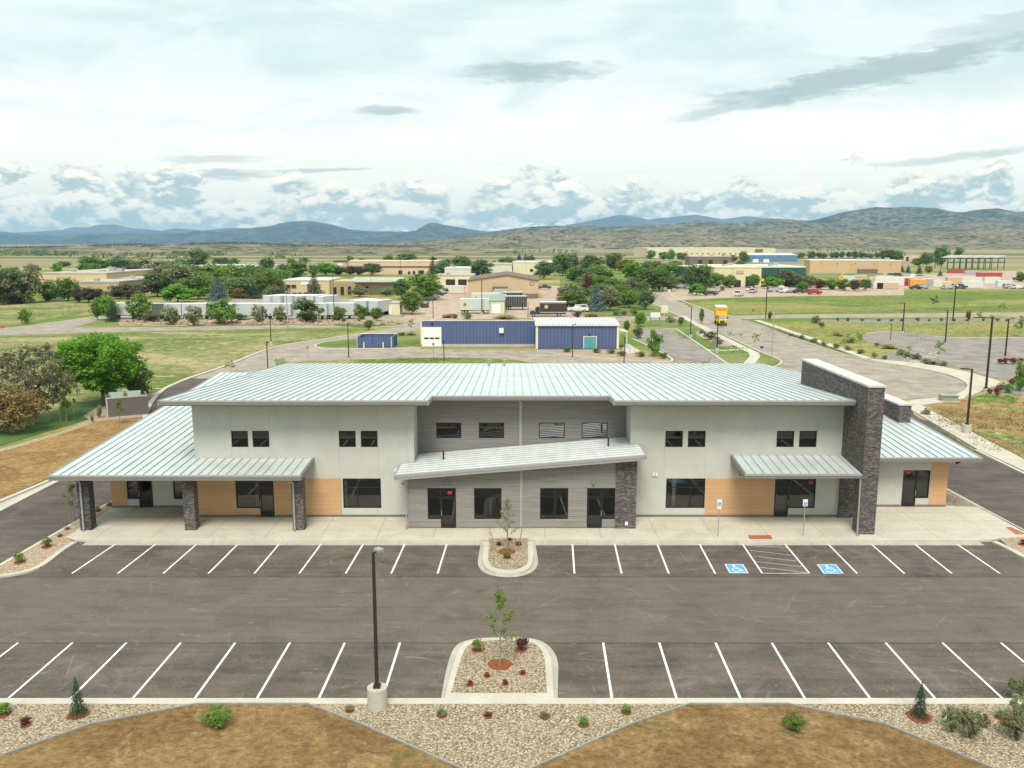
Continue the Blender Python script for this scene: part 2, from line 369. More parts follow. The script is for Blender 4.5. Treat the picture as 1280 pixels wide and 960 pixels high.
def soil_mat(name, a, c, pale, weed, weedcut):
    m, t, b = material(name); p = world_pos(t)
    f1 = t.noise(p, 3.0, 8, .75); f2 = t.noise(p, .22, 7, .66, .9); f3 = t.noise(p, .7, 8, .75, .8); f4 = t.noise(p, .33, 7, .74, 1.2)
    cc = t.mix(t.ramp(f2, .40, .62), a, c); cc = t.mix(t.m('MULTIPLY', t.ramp(f3, .52, .66), .7), cc, pale)
    cc = t.mix(t.m('MULTIPLY', t.ramp(f4, weedcut, weedcut + .12), t.ramp(f1, .36, .58)), cc, weed)
    k = t.ramp(f1, .38, .62, .68, 1.32, False); v = t.vor(p, 2.2); peb = t.m('MULTIPLY', t.m('LESS_THAN', v.outputs['Distance'], .09), t.m('GREATER_THAN', t.sep(v.outputs['Color'])[0], .75))
    cc = t.mix(1.0, cc, t.xyz(k, k, k), 'MULTIPLY'); cc = t.mix(t.m('MULTIPLY', peb, .6), cc, (.5, .42, .3))
    t.put(b.inputs['Base Color'], cc); b.inputs['Roughness'].default_value = .95; b.inputs['Specular IOR Level'].default_value = .15
    bump(t, b, t.m('ADD', f1, t.m('MULTIPLY', f3, 1.5)), 1.0, .25); return m
M['dirt'] = soil_mat('brown_soil', (0.31, 0.182, 0.070), (0.42, 0.265, 0.11), (0.52, 0.37, 0.185), (0.14, 0.14, 0.04), .62)
M['soilpatch'] = soil_mat('weedy_soil', (0.29, 0.172, 0.068), (0.40, 0.255, 0.11), (0.50, 0.36, 0.18), (0.135, 0.14, 0.04), .56)
M['drygrass'] = soil_mat('dry_straw_field', (0.30, 0.185, 0.07), (0.45, 0.32, 0.14), (0.50, 0.39, 0.20), (0.15, 0.165, 0.045), .56)
def field_mat(name, straw, green, dark, pale, cut=.5):
    m, t, b = material(name); p = world_pos(t); x, y, z = t.sep(p)
    q = t.xyz(t.m('MULTIPLY', x, .55), y, 0.0)
    f1 = t.noise(q, .05, 8, .68, .8); f2 = t.noise(q, .35, 7, .72, .6); f3 = t.noise(q, 1.3, 5, .8); f4 = t.noise(q, .14, 7, .7, 1.0)
    c = t.mix(t.ramp(t.m('ADD', t.m('MULTIPLY', f1, .62), t.m('MULTIPLY', f2, .38)), cut - .07, cut + .07), straw, green)
    c = t.mix(t.m('MULTIPLY', t.ramp(f4, .53, .66), .7), c, dark)
    c = t.mix(t.m('MULTIPLY', t.ramp(f2, .545, .64), .8), c, pale)
    k = t.ramp(f3, .38, .62, .55, 1.5, False)
    t.put(b.inputs['Base Color'], t.mix(1.0, c, t.xyz(k, k, k), 'MULTIPLY')); b.inputs['Roughness'].default_value = .95; b.inputs['Specular IOR Level'].default_value = .1
    bump(t, b, f2, .6, .3); return m
M['meadow'] = field_mat('meadow_grass', (0.33, 0.275, 0.145), (0.125, 0.165, 0.04), (0.155, 0.145, 0.055), (0.44, 0.38, 0.22), .475)
M['palelawn'] = field_mat('yellow_green_lawn', (0.26, 0.235, 0.08), (0.165, 0.19, 0.045), (0.13, 0.15, 0.04), (0.36, 0.32, 0.15), .5)
M['weeds'] = field_mat('weedy_strip', (0.33, 0.26, 0.12), (0.12, 0.165, 0.035), (0.085, 0.125, 0.03), (0.42, 0.35, 0.19), .47)
M['fieldgreen'] = field_mat('green_field', (0.21, 0.21, 0.065), (0.11, 0.165, 0.03), (0.09, 0.125, 0.028), (0.34, 0.30, 0.14), .45)
M['lawn'] = speckle('green_lawn', (0.085, 0.145, 0.025), (0.14, 0.195, 0.04), 1.0, (0.20, 0.215, 0.075), bigscale=.09, third=(0.06,0.11,0.02), thirdscale=.4, bumpy=.4)
M['darklawn'] = speckle('dark_lawn', (0.045, 0.10, 0.022), (0.07, 0.13, 0.03), 1.0, (0.10, 0.15, 0.04), bigscale=.1, bumpy=.4)  # deeper green grass than the other lawn
M['mulch'] = speckle('red_mulch', (0.17, 0.05, 0.02), (0.28, 0.09, 0.04), 9, bumpy=.5)
M['stucco'] = stucco_mat('stucco', (0.495, 0.495, 0.445))
M['stuccojoint'] = stucco_mat('stucco_joint', (0.40, 0.395, 0.355))  # darker tone of the control joints
M['siding'] = planks_mat('grey_siding', (0.265, 0.247, 0.225), (0.232, 0.215, 0.197), 0.16, 30.0, .20, mortar=.006)
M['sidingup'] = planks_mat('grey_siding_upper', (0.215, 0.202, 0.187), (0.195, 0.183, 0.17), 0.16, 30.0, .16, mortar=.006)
M['cedar'] = planks_mat('tan_panel', (0.56, 0.335, 0.175), (0.515, 0.305, 0.155), 0.29, 4.2, .06, gap=(.40, .235, .12), mortar=.008)
M['stone'] = stone_mat('ledge_stone', (0.155, 0.135, 0.125), (0.115, 0.10, 0.094), (0.215, 0.185, 0.17))
M['darkstone'] = stone_mat('dark_ledge_stone', (0.085, 0.08, 0.08), (0.055, 0.052, 0.053), (0.15, 0.14, 0.135))
M['roof'] = metal_roof_mat('standing_seam_metal', (0.615, 0.66, 0.65), .45, .35)
M['seam'] = metal_roof_mat('seam_metal', (0.44, 0.475, 0.465), .5, .3)  # same metal as the roof sheets, with the ribs' side shade in its colour
M['wingroof'] = metal_roof_mat('grey_seam_metal', (0.72, 0.71, 0.70), .45, .15)
M['trim'] = plain('grey_trim', (0.235, 0.222, 0.205), 0.45, .2, .06)
M['trimlight'] = plain('pale_trim', (0.37, 0.355, 0.335), 0.45, .2, .05)
M['soffit'] = plain('soffit', (0.26, 0.245, 0.225), 0.7, 0, .06)
M['base'] = plain('wall_base', (0.16, 0.145, 0.125), 0.8, 0, .15)
M['frame'] = plain('black_frame', (0.012, 0.012, 0.012), 0.4, 0, .1)
M['glass'] = glass_mat('window_glass')
M['mirrorglass'] = glass_mat('reflective_glass', (0.25, 0.28, 0.27), 8.0)
M['clearglass'] = glass_mat('clear_glass', (0.88, 0.93, 0.90))
M['darkglass'] = glass_mat('upper_glass', (0.018, 0.02, 0.02))
M['room'] = plain('room_wall', (0.72, 0.75, 0.70), 0.9, 0, .1)
M['roomfloor'] = plain('room_floor', (0.42, 0.41, 0.38), 0.8, 0, .2)
M['red'] = plain('red_sign', (0.5, 0.03, 0.04), .5)
M['white'] = plain('white_paint', (0.74, 0.74, 0.71), .5, var=.06)
M['offwhite'] = plain('cream_paint', (0.66, 0.60, 0.47), .7, var=.08, scale=.3)
M['black'] = plain('black_metal', (0.018, 0.016, 0.015), .45, .2)
M['bronze'] = plain('bronze_pole', (0.035, 0.028, 0.022), .45, .3)
M['galv'] = plain('galvanised_steel', (0.40, 0.41, 0.40), .45, .5)
M['lens'] = plain('lamp_lens', (0.6, 0.6, 0.56), .4)
M['wood'] = plain('stake_wood', (0.34, 0.19, 0.09), .8)
M['bark'] = plain('bark', (0.13, 0.095, 0.07), .9, var=.3, scale=8)
M['palebark'] = plain('pale_bark', (0.27, 0.22, 0.16), .9, var=.25, scale=8)
M['rubber'] = plain('tyre_rubber', (0.02, 0.02, 0.02), .8)
M['carglass'] = plain('car_glass', (0.02, 0.025, 0.03), .25, spec=.3)
# ---------------------------------------------------------------- mesh helpers
class MB:
    def __init__(s): s.v, s.f, s.mi, s.cur = [], [], [], 0
    def use(s, i): s.cur = i; return s
    def face(s, pts):
        k = len(s.v); s.v += [tuple(p) for p in pts]; s.f.append(list(range(k, k + len(pts)))); s.mi.append(s.cur); return s
    def hexa(s, p):                                 # p: 4 bottom + 4 top, both anticlockwise seen from above
        k = len(s.v); s.v += [tuple(q) for q in p]
        for f in ((3, 2, 1, 0), (4, 5, 6, 7), (0, 1, 5, 4), (1, 2, 6, 5), (2, 3, 7, 6), (3, 0, 4, 7)):
            s.f.append([k + i for i in f]); s.mi.append(s.cur)
        return s
    def box(s, x0, x1, y0, y1, z0, z1):
        return s.hexa([(x0, y0, z0), (x1, y0, z0), (x1, y1, z0), (x0, y1, z0), (x0, y0, z1), (x1, y0, z1), (x1, y1, z1), (x0, y1, z1)])
    def tube(s, a, b, r0, r1=None, n=8, cap=True):
        a, b = Vector(a), Vector(b); r1 = r0 if r1 is None else r1
        d = (b - a).normalized(); u = d.orthogonal().normalized(); q = d.cross(u); k = len(s.v)
        for c, r in ((a, r0), (b, r1)):
            for i in range(n):
                t = 2 * math.pi * i / n; s.v.append(tuple(c + u * (r * math.cos(t)) + q * (r * math.sin(t))))
        for i in range(n):
            j = (i + 1) % n; s.f.append([k + i, k + j, k + n + j, k + n + i]); s.mi.append(s.cur)
        if cap:
            s.f.append([k + i for i in reversed(range(n))]); s.mi.append(s.cur); s.f.append([k + n + i for i in range(n)]); s.mi.append(s.cur)
        return s
    def path(s, pts, rad, n=6):
        for i in range(len(pts) - 1): s.tube(pts[i], pts[i + 1], rad[i] if isinstance(rad, (list, tuple)) else rad, rad[i + 1] if isinstance(rad, (list, tuple)) else rad, n)
        return s
    def prism(s, poly, z0, z1):                     # poly anticlockwise from above, convex or not
        n = len(poly); k = len(s.v)
        s.v += [(p[0], p[1], z0) for p in poly] + [(p[0], p[1], z1) for p in poly]
        s.f.append([k + n + i for i in range(n)]); s.mi.append(s.cur)
        s.f.append([k + i for i in reversed(range(n))]); s.mi.append(s.cur)
        for i in range(n):
            j = (i + 1) % n; s.f.append([k + i, k + j, k + n + j, k + n + i]); s.mi.append(s.cur)
        return s
    def strip(s, line, w, z0, z1):                  # kerb along a polyline
        L = [Vector((p[0], p[1], 0)) for p in line]; n = len(L); lo, hi = [], []
        for i in range(n):
            d = (L[min(i + 1, n - 1)] - L[max(i - 1, 0)]).normalized(); q = Vector((-d.y, d.x, 0)) * (w / 2)
            lo.append(L[i] + q); hi.append(L[i] - q)
        for i in range(n - 1):
            s.hexa([(hi[i].x, hi[i].y, z0), (hi[i + 1].x, hi[i + 1].y, z0), (lo[i + 1].x, lo[i + 1].y, z0), (lo[i].x, lo[i].y, z0),
                    (hi[i].x, hi[i].y, z1), (hi[i + 1].x, hi[i + 1].y, z1), (lo[i + 1].x, lo[i + 1].y, z1), (lo[i].x, lo[i].y, z1)])
        return s
    def blob(s, c, rx, ry, rz, n=8, m=5, jit=0.0, rng=random):
        k = len(s.v); c = Vector(c)
        for i in range(m + 1):
            th = math.pi * i / m
            for j in range(n):
                ph = 2 * math.pi * j / n; q = 1 + rng.uniform(-jit, jit)
                s.v.append((c.x + rx * q * math.sin(th) * math.cos(ph), c.y + ry * q * math.sin(th) * math.sin(ph), c.z + rz * q * math.cos(th)))
        for i in range(m):
            for j in range(n):
                a, b2 = k + i * n + j, k + i * n + (j + 1) % n; s.f.append([a, a + n, b2 + n, b2]); s.mi.append(s.cur)
        return s

def tag(o, label=None, cat=None, group=None, kind=None):
    if label: o['label'] = label
    if cat: o['category'] = cat
    if group: o['group'] = group
    if kind: o['kind'] = kind
    return o
def obj(name, mb, mats, parent=None, smooth=False):
    me = bpy.data.meshes.new(name); me.from_pydata(mb.v, [], mb.f); me.update()
    mats = mats if isinstance(mats, (list, tuple)) else [mats]
    for m in mats: me.materials.append(M[m] if isinstance(m, str) else m)
    if len(mats) > 1: me.polygons.foreach_set('material_index', mb.mi)
    if smooth: me.polygons.foreach_set('use_smooth', [True] * len(me.polygons))
    o = bpy.data.objects.new(name, me); COL.objects.link(o)
    if parent is not None: o.parent = parent
    return o
def fix(o):                                         # consistent outward normals, ngons triangulated
    b = bmesh.new(); b.from_mesh(o.data)
    bmesh.ops.remove_doubles(b, verts=b.verts, dist=1e-4)
    bmesh.ops.triangulate(b, faces=[f for f in b.faces if len(f.verts) > 4], ngon_method='EAR_CLIP')
    bmesh.ops.recalc_face_normals(b, faces=b.faces); b.to_mesh(o.data); b.free(); return o
def empty(name, loc=(0, 0, 0), rz=0.0, label=None, cat=None, group=None):
    o = bpy.data.objects.new(name, None); COL.objects.link(o); o.location = loc; o.rotation_euler = (0, 0, rz); o.empty_display_size = .2
    return tag(o, label, cat, group)
def copy_tree(o, parent=None):
    c = o.copy(); COL.objects.link(c); c.parent = parent
    for ch in KIDS.get(o.name, None) or [k for k in o.children]: copy_tree(ch, c)
    return c
KIDS = {}
def place(proto, loc, rz=0.0, scale=(1, 1, 1), label=None, group=None):
    """first call moves the prototype itself, later calls copy it with its parts"""
    if not proto.get('used'):
        o = proto; o['used'] = 1
    else:
        o = copy_tree(proto)
    o.location = loc; o.rotation_euler = (0, 0, rz); o.scale = scale
    if label: o['label'] = label
    if group: o['group'] = group
    elif 'group' in o: del o['group']
    return o
def area(p): return sum(p[i][0] * p[(i + 1) % len(p)][1] - p[(i + 1) % len(p)][0] * p[i][1] for i in range(len(p))) / 2
def flat(name, poly, mat, z, kind='structure', zbot=None):
    """a sheet (or a slab down to zbot) over a surveyed outline"""
    if area(poly) < 0: poly = poly[::-1]
    mb = MB()
    if zbot is None: mb.face([(p[0], p[1], z) for p in poly])
    else: mb.prism(poly, zbot, z)
    o = obj(name, mb, mat); b = bmesh.new(); b.from_mesh(o.data)
    bmesh.ops.triangulate(b, faces=b.faces, ngon_method='EAR_CLIP'); bmesh.ops.recalc_face_normals(b, faces=b.faces)
    if zbot is None:
        for f in b.faces:
            if f.normal.z < 0: f.normal_flip()
    b.to_mesh(o.data); b.free()
    return tag(o, kind=kind)
def gp(pts, z=ZA): return [G(x, y, z) for x, y in pts]
def smooth_poly(pts, n=2, closed=True):
    for _ in range(n):
        q = []
        for i in range(len(pts) if closed else len(pts) - 1):
            a, b = pts[i], pts[(i + 1) % len(pts)]
            q += [(a[0] * .75 + b[0] * .25, a[1] * .75 + b[1] * .25), (a[0] * .25 + b[0] * .75, a[1] * .25 + b[1] * .75)]
        pts = q if closed else [pts[0]] + q + [pts[-1]]
    return pts

# ---------------------------------------------------------------- ground
gm, t, b = material('plain_ground'); p = world_pos(t); x, y, z = t.sep(p)
near = t.noise(p, 0.5, 6, .68)
f = t.noise(t.xyz(t.m('MULTIPLY', x, .35), y, 0.0), 0.028, 7, .66, .6)
f2 = t.noise(t.xyz(t.m('MULTIPLY', x, .12), y, 4.0), 0.011, 6, .62, .4)
col = t.mix(t.ramp(near, .35, .65), (0.20, 0.21, 0.065), (0.34, 0.28, 0.13))
col = t.mix(t.ramp(f, .44, .58), col, (0.13, 0.20, 0.045))
col = t.mix(t.m('MULTIPLY', t.ramp(f2, .5, .62), .8), col, (0.38, 0.31, 0.17))
far = t.mix(t.ramp(t.noise(t.xyz(t.m('MULTIPLY', x, .05), y, 2.0), 0.004, 6, .6, .3), .42, .58), (0.17, 0.175, 0.09), (0.33, 0.275, 0.175))
far = t.mix(t.m('MULTIPLY', t.ramp(t.noise(t.xyz(t.m('MULTIPLY', x, .08), y, 9.0), 0.006, 5, .6), .54, .62), .7), far, (0.10, 0.13, 0.05))
col = t.mix(t.ramp(y, 450.0, 900.0), col, far)
t.put(b.inputs['Base Color'], col); b.inputs['Roughness'].default_value = 1.0; b.inputs['Specular IOR Level'].default_value = 0.0
M['ground'] = gm
flat('ground', [(-15500, -400), (15500, -400), (15500, 15500), (-15500, 15500)], 'ground', -0.16)

# large sheets of the setting, each a few millimetres above the one below
flat('parking_lot', [(-75, 32.9), (75, 32.9), (75, 52.4), (-75, 52.4)], 'asphalt', ZA)
flat('side_lane', gp([(-250, 745), (0, 633), (68, 600), (150, 555), (180, 530), (184, 510), (200, 487), (231, 473), (300, 473), (260, 540), (150, 620), (93, 652), (0, 705), (-250, 850)]), 'lane', ZA - .005)
flat('side_lane', gp([(1110, 503), (1143, 515), (1223, 567), (1280, 594), (1500, 700), (1500, 800), (1280, 690), (1240, 672), (1178, 606), (1110, 570)]), 'lane', ZA - .005)
flat('street', gp([(-250, 412), (0, 410.5), (220, 408.5), (420, 405), (525, 402.5), (760, 395.5), (1000, 393), (1280, 390.5), (1600, 388), (1600, 393), (1280, 395.5), (1000, 397.5), (760, 401.5), (525, 408), (420, 409.5), (220, 413), (0, 419), (-250, 427)]), 'road', ZA - .02)
flat('street', gp([(0, 411), (60, 403), (120, 395), (150, 393), (152, 397), (122, 401), (86, 410.5), (60, 415)]), 'road', ZA - .014)
flat('street', gp(smooth_poly([(231, 473), (280, 457), (322, 440), (345, 432), (390, 425), (440, 418), (500, 409.5), (530, 405), (535, 411), (500, 416), (450, 421), (400, 427), (391, 432.5), (400, 435), (450, 435.8), (526, 434), (526, 437), (670, 437.5), (720, 444), (800, 450), (840, 450), (862, 460), (720, 457), (675, 455), (640, 449), (560, 446.5), (440, 449.5), (380, 452), (345, 456), (325, 464), (300, 473)], 1)), 'road', ZA - .009)
flat('car_park', gp([(786, 424), (795, 420), (800, 410.5), (834, 410.5), (860, 424), (884, 437), (907, 453), (907, 462), (836, 462), (845, 450), (838, 444), (800, 426)]), 'greylot', ZA - .004)
flat('main_road', gp(smooth_poly([(812, 363), (824, 363), (852, 376), (893, 391), (920, 397.5), (952, 407), (1000, 425), (1037, 438), (1087, 451), (1120, 456), (1162, 463), (1192, 471), (1209, 480), (1203, 488), (1187, 494.5), (1131, 499), (1060, 506), (1000, 487), (985, 465), (977, 452), (952, 440), (910, 420), (867, 401), (850, 394), (838, 389), (817, 378)], 1)), 'road', ZA - .012)
flat('car_park', gp(smooth_poly([(1076, 424.7), (1083, 417), (1105, 413.5), (1130, 415.5), (1160, 419.5), (1188, 421.5), (1280, 421.5), (1500, 424), (1500, 482), (1262, 479), (1192, 457), (1153, 446.6), (1122, 436)], 1)), 'greylot', ZA - .003)
flat('car_park', gp([(826, 368), (836, 359), (880, 355.5), (960, 356), (1010, 357), (1130, 361), (1130, 369), (1000, 370), (900, 372.5), (838, 376)]), 'yard', ZA - .003)
flat('storage_yard', gp([(1085, 346), (1180, 341), (1280, 338), (1450, 338), (1450, 362), (1280, 361), (1100, 361)]), 'yard', ZA - .006)
flat('loading_yard', gp([(505, 396), (512, 385), (535, 380), (548, 366), (575, 358), (690, 357), (706, 358), (712, 372), (722, 390), (735, 396), (600, 399), (530, 403), (490, 402)]), 'yard', ZA - .006)
flat('loading_yard', gp([(140, 402), (500, 401), (512, 376), (340, 371), (230, 377), (150, 383)]), 'road', ZA - .0075)
# lawns and fields
LAWN = ZA - .001
flat('lawn', gp(smooth_poly([(391, 431), (402, 427.5), (440, 424), (525, 414.5), (525, 433), (450, 435), (402, 434.5)], 1)), 'lawn', LAWN, 'stuff')
flat('verge', gp([(330, 468), (345, 457), (440, 450), (560, 447), (640, 449.5), (675, 456), (660, 474), (330, 474)]), 'weeds', LAWN, 'stuff')
flat('lawn', gp([(790, 402.5), (862, 403), (914, 431), (938, 443), (930, 456), (909, 454), (884, 436), (846, 410), (832, 409), (800, 408)]), 'lawn', LAWN, 'stuff')
flat('verge', gp([(867, 402), (910, 420.8), (952, 441), (974, 449.5), (972, 456), (955, 458), (946, 446), (922, 430.5), (870, 405.5)]), 'lawn', LAWN + .002, 'stuff')
flat('field', gp([(952, 403), (1280, 397), (1500, 395), (1500, 421), (1280, 420.7), (1188, 420.7), (1160, 418.6), (1130, 414.5), (1105, 412.5), (1082, 416), (1074, 424.7), (1120, 437), (1150, 447), (1185, 456), (1165, 459), (1090, 447), (1044, 432), (1000, 417.5), (950, 403)]), 'palelawn', LAWN - .0026, 'stuff')
flat('verge', gp([(934, 402), (1000, 420.5), (1044, 435), (1087, 448.5), (1120, 455), (1087, 450.4), (1037, 437.4), (1000, 424.4), (953, 406.6)]), 'lawn', LAWN, 'stuff')
flat('field', gp([(845, 376), (1000, 371), (1280, 363), (1500, 362), (1500, 387.5), (1280, 389.8), (1000, 392.3), (920, 394.5), (893, 389)]), 'fieldgreen', LAWN - .004, 'stuff')
flat('field', gp([(853, 380), (900, 376), (1010, 380), (1060, 384), (1280, 373), (1280, 380), (1100, 388), (930, 392.5), (893, 389)]), 'palelawn', LAWN - .0014, 'stuff')
flat('field', gp([(-250, 392), (0, 381), (90, 376), (150, 377), (120, 388), (0, 409), (-250, 411)]), 'meadow', LAWN, 'stuff')
flat('field', gp([(-250, 430), (0, 420), (220, 414), (420, 410.5), (455, 411), (400, 423), (345, 431), (320, 440), (278, 457), (230, 472), (190, 492), (176, 500), (130, 500), (0, 540), (-250, 620)]), 'meadow', LAWN - .003, 'stuff')
flat('lawn', gp([(-250, 640), (0, 557), (70, 536), (133, 517), (134, 498), (100, 503), (0, 533), (-250, 600)]), 'darklawn', LAWN + .002, 'stuff')
flat('gravel_path', gp([(-250, 646), (0, 561), (75, 540), (112, 524), (104, 520), (132, 502), (136, 521), (180, 517), (180, 521), (136, 526), (80, 544), (0, 566), (-250, 652)]), 'pinkgravel', LAWN + .004)
flat('dirt_mound', gp([(-250, 652), (0, 565), (70, 545), (125, 526), (180, 521), (205, 517), (160, 548), (62, 597), (0, 624), (-250, 734)]), 'dirt', LAWN + .006, 'stuff')
flat('gravel_path', gp([(176, 500), (190, 492), (231, 474), (225, 478), (200, 489), (184, 500), (181, 514), (178, 514)]), 'pinkgravel', LAWN + .006)
flat('field', gp([(1148, 505), (1170, 500), (1205, 500), (1230, 497), (1280, 495), (1500, 500), (1500, 685), (1280, 572)]), 'drygrass', LAWN, 'stuff')
flat('verge', gp(smooth_poly([(1205, 501), (1232, 491), (1262, 492), (1275, 503), (1250, 502)], 1)), 'weeds', LAWN + .004, 'stuff')
flat('verge', gp(smooth_poly([(1212, 538), (1240, 545), (1280, 560), (1330, 585), (1330, 570), (1280, 548), (1240, 536)], 1)), 'weeds', LAWN + .004, 'stuff')
flat('gravel_bed', gp([(1232, 488), (1262, 479.5), (1285, 475), (1400, 472), (1400, 500), (1290, 497), (1262, 492)]), 'greygravel', LAWN + .008)
flat('gravel_bed', gp(smooth_poly([(1142, 507), (1152, 512), (1168, 523), (1166, 527), (1150, 524), (1140, 516)], 1)), 'pinkgravel', LAWN + .008)
flat('gravel_bed', gp(smooth_poly([(1088, 447), (1110, 441), (1130, 440), (1150, 447), (1190, 456), (1184, 459.5), (1150, 456), (1120, 452)], 1)), 'greygravel', LAWN + .008)
flat('gravel_bed', gp([(1010, 400), (1280, 399), (1280, 402), (1100, 403.5), (1030, 402)]), 'greygravel', LAWN + .004)
flat('gravel_bed', gp([(672, 437.5), (773, 437), (800, 440), (836, 449), (833, 452), (780, 449), (720, 444)]), 'pinkgravel', LAWN + .006)
flat('gravel_bed', gp([(145, 398), (225, 398), (300, 400), (420, 400), (520, 397), (520, 401.5), (420, 404), (220, 407.5), (150, 407)]), 'pinkgravel', LAWN + .004)
flat('gravel_bed', gp(smooth_poly([(868, 417), (875, 411), (890, 416), (915, 428), (912, 434), (898, 432), (880, 423)], 1)), 'pinkgravel', LAWN + .006)
flat('lawn', gp([(735, 390), (800, 380), (815, 382), (838, 391), (850, 395), (760, 395), (735, 396)]), 'lawn', LAWN + .002, 'stuff')
flat('lawn', gp([(700, 356), (700, 349), (765, 340), (790, 345), (812, 365), (815, 380), (790, 390), (735, 390), (712, 372)]), 'lawn', LAWN - .004, 'stuff')
flat('lawn', gp([(450, 409.5), (500, 405.5), (500, 403.5), (445, 404), (410, 406)]), 'darklawn', LAWN + .006, 'stuff')

# pavements and kerbs
flat('pavement', [G(*q, 0) for q in [(82, 671), (93, 675), (1240, 675), (1250, 672.5), (1292, 671), (1280, 663), (1225, 634), (1180, 632), (1180, 560), (140, 560), (140, 634), (117, 650)]], 'walk', 0.0, zbot=-.15)
flat('gutter_pan', [(-27.4, 51.55), (30.1, 51.55), (30.1, 52.4), (-27.4, 52.4)], 'gutter', ZA + .004)
flat('pavement', gp([(1139, 506), (1150, 505.5), (1280, 574), (1500, 690), (1500, 712), (1280, 588), (1223, 562), (1139, 512)], 0), 'walk', 0.0, zbot=-.15)
flat('pavement', gp(smooth_poly([(1083, 448), (1130, 451.5), (1190, 459.5), (1262, 479), (1235, 484), (1222, 491), (1200, 499.5), (1140, 507), (1131, 500.5), (1187, 495.3), (1204.5, 488.7), (1211, 480), (1193, 470), (1162, 462), (1120, 455.2), (1095, 451)], 1), 0), 'walk', 0.0, zbot=-.15)
s_ = MB(); s_.strip([G(*q, 0) for q in [(852, 394.5), (890, 415), (920, 430), (942, 440.5), (944, 445), (936, 454)]], 1.7, -.13, -.04); tag(obj('pavement', s_, 'kerb'), kind='structure')
s_ = MB(); s_.strip([G(*q, 0) for q in [(946, 400), (1000, 418), (1044, 433), (1085, 447.5)]], 1.6, -.13, -.04); tag(obj('pavement', s_, 'kerb'), kind='structure')
s_ = MB(); s_.strip([G(*q, 0) for q in [(884, 436.5), (905, 437.5), (930, 436)]], 1.0, -.13, -.05); tag(obj('pavement', s_, 'kerb'), kind='structure')
def kerb(pts, w=0.3, z=0.0, px=True):
    mb = MB(); mb.strip(gp(pts, z) if px else pts, w, -.16, z); return tag(obj('kerb', mb, 'kerb'), kind='structure')
kerb([(-75, 32.78), (75, 32.78)], 0.45, px=False)
kerb([(-200, 714), (0, 626), (66, 598), (120, 569)], .3)
flat('gutter_pan', gp([(-200, 712), (0, 624), (68, 596), (130, 562), (130, 570), (70, 603), (0, 639), (-200, 730)]), 'conc', ZA + .003)
kerb([(-200, 726), (0, 636), (68, 602), (120, 574)], .5, z=ZA + .01)
kerb(smooth_poly([(181, 527), (183, 510), (199, 488), (231, 473.5), (280, 457.5), (321, 440.5), (345, 432.5), (390, 425.4), (440, 418.4), (500, 409.6)], 1, False), .55)
kerb([(1220, 562), (1280, 591), (1500, 700)], .3)
kerb([(140, 626), (93, 653), (0, 706), (-80, 752)], .25)
kerb([(1178, 608), (1280, 663), (1340, 694)], .25)
kerb(smooth_poly([(93, 677), (75, 688), (50, 708.5), (20, 717), (-30, 722), (-200, 727)], 2, False), .34)
kerb(smooth_poly([(1243, 676.5), (1262, 685), (1285, 698), (1340, 712), (1400, 716)], 2, False), .34)
kerb(smooth_poly([(670, 437.7), (720, 444.5), (780, 449.5), (834, 452.3), (842, 450), (836, 445), (800, 427), (790, 423)], 1, False), .4)
kerb(smooth_poly([(526, 434.5), (450, 435.3), (404, 435), (391.5, 432.3), (402, 427.3), (450, 421.5), (500, 416.2)], 1, False), .4)
kerb([(832, 410), (845, 410.6), (862, 422), (884, 437), (908, 453.5)], .4)
kerb(smooth_poly([(867, 401.3), (910, 420.4), (952, 440.3), (974, 448.6), (978, 453), (968, 458)], 1, False), .3)
kerb(smooth_poly([(932, 400.5), (953, 407), (1000, 424.6), (1037, 437.6), (1087, 450.6), (1120, 455.6)], 1, False), .3)
kerb([(815, 378), (838, 389.5), (850, 394.5)], .5); kerb([(828, 363.5), (852, 375.5), (893, 390.5)], .5)
kerb(smooth_poly([(1188, 421.3), (1160, 419), (1130, 415), (1106, 413), (1083, 416.5)], 1, False), .3)
kerb([(1188, 421.3), (1280, 421.3), (1450, 423)], .3)
YK = G(640, 675, 0)[1]
s_ = MB(); s_.box(-27.6, -2.0, YK - .02, YK + .30, -.16, .004); s_.box(1.6, 30.2, YK - .02, YK + .30, -.16, .004); tag(obj('kerb', s_, 'kerb'), kind='structure')
# gravel beds round the lot
flat('gravel_bed', gp([(139, 627), (93, 654), (0, 707), (-200, 815), (-200, 729), (-30, 723), (0, 720), (50, 709), (75, 688), (92, 675.5), (82, 671), (117, 650), (140, 634)], 0), 'pinkgravel', -.02, zbot=-.15)
flat('gravel_bed', gp([(1180, 610), (1225, 634), (1180, 632)], 0), 'gravel', -.02, zbot=-.15)
flat('gravel_bed', gp([(1250, 673.5), (1292, 671.5), (1340, 694), (1400, 714), (1340, 711), (1285, 697), (1262, 684)], 0), 'pinkgravel', -.02, zbot=-.15)
flat('gravel_bed', [(-60, 18), (60, 18), (60, 32.55), (-60, 32.55)], 'gravel', -.01, zbot=-.15)
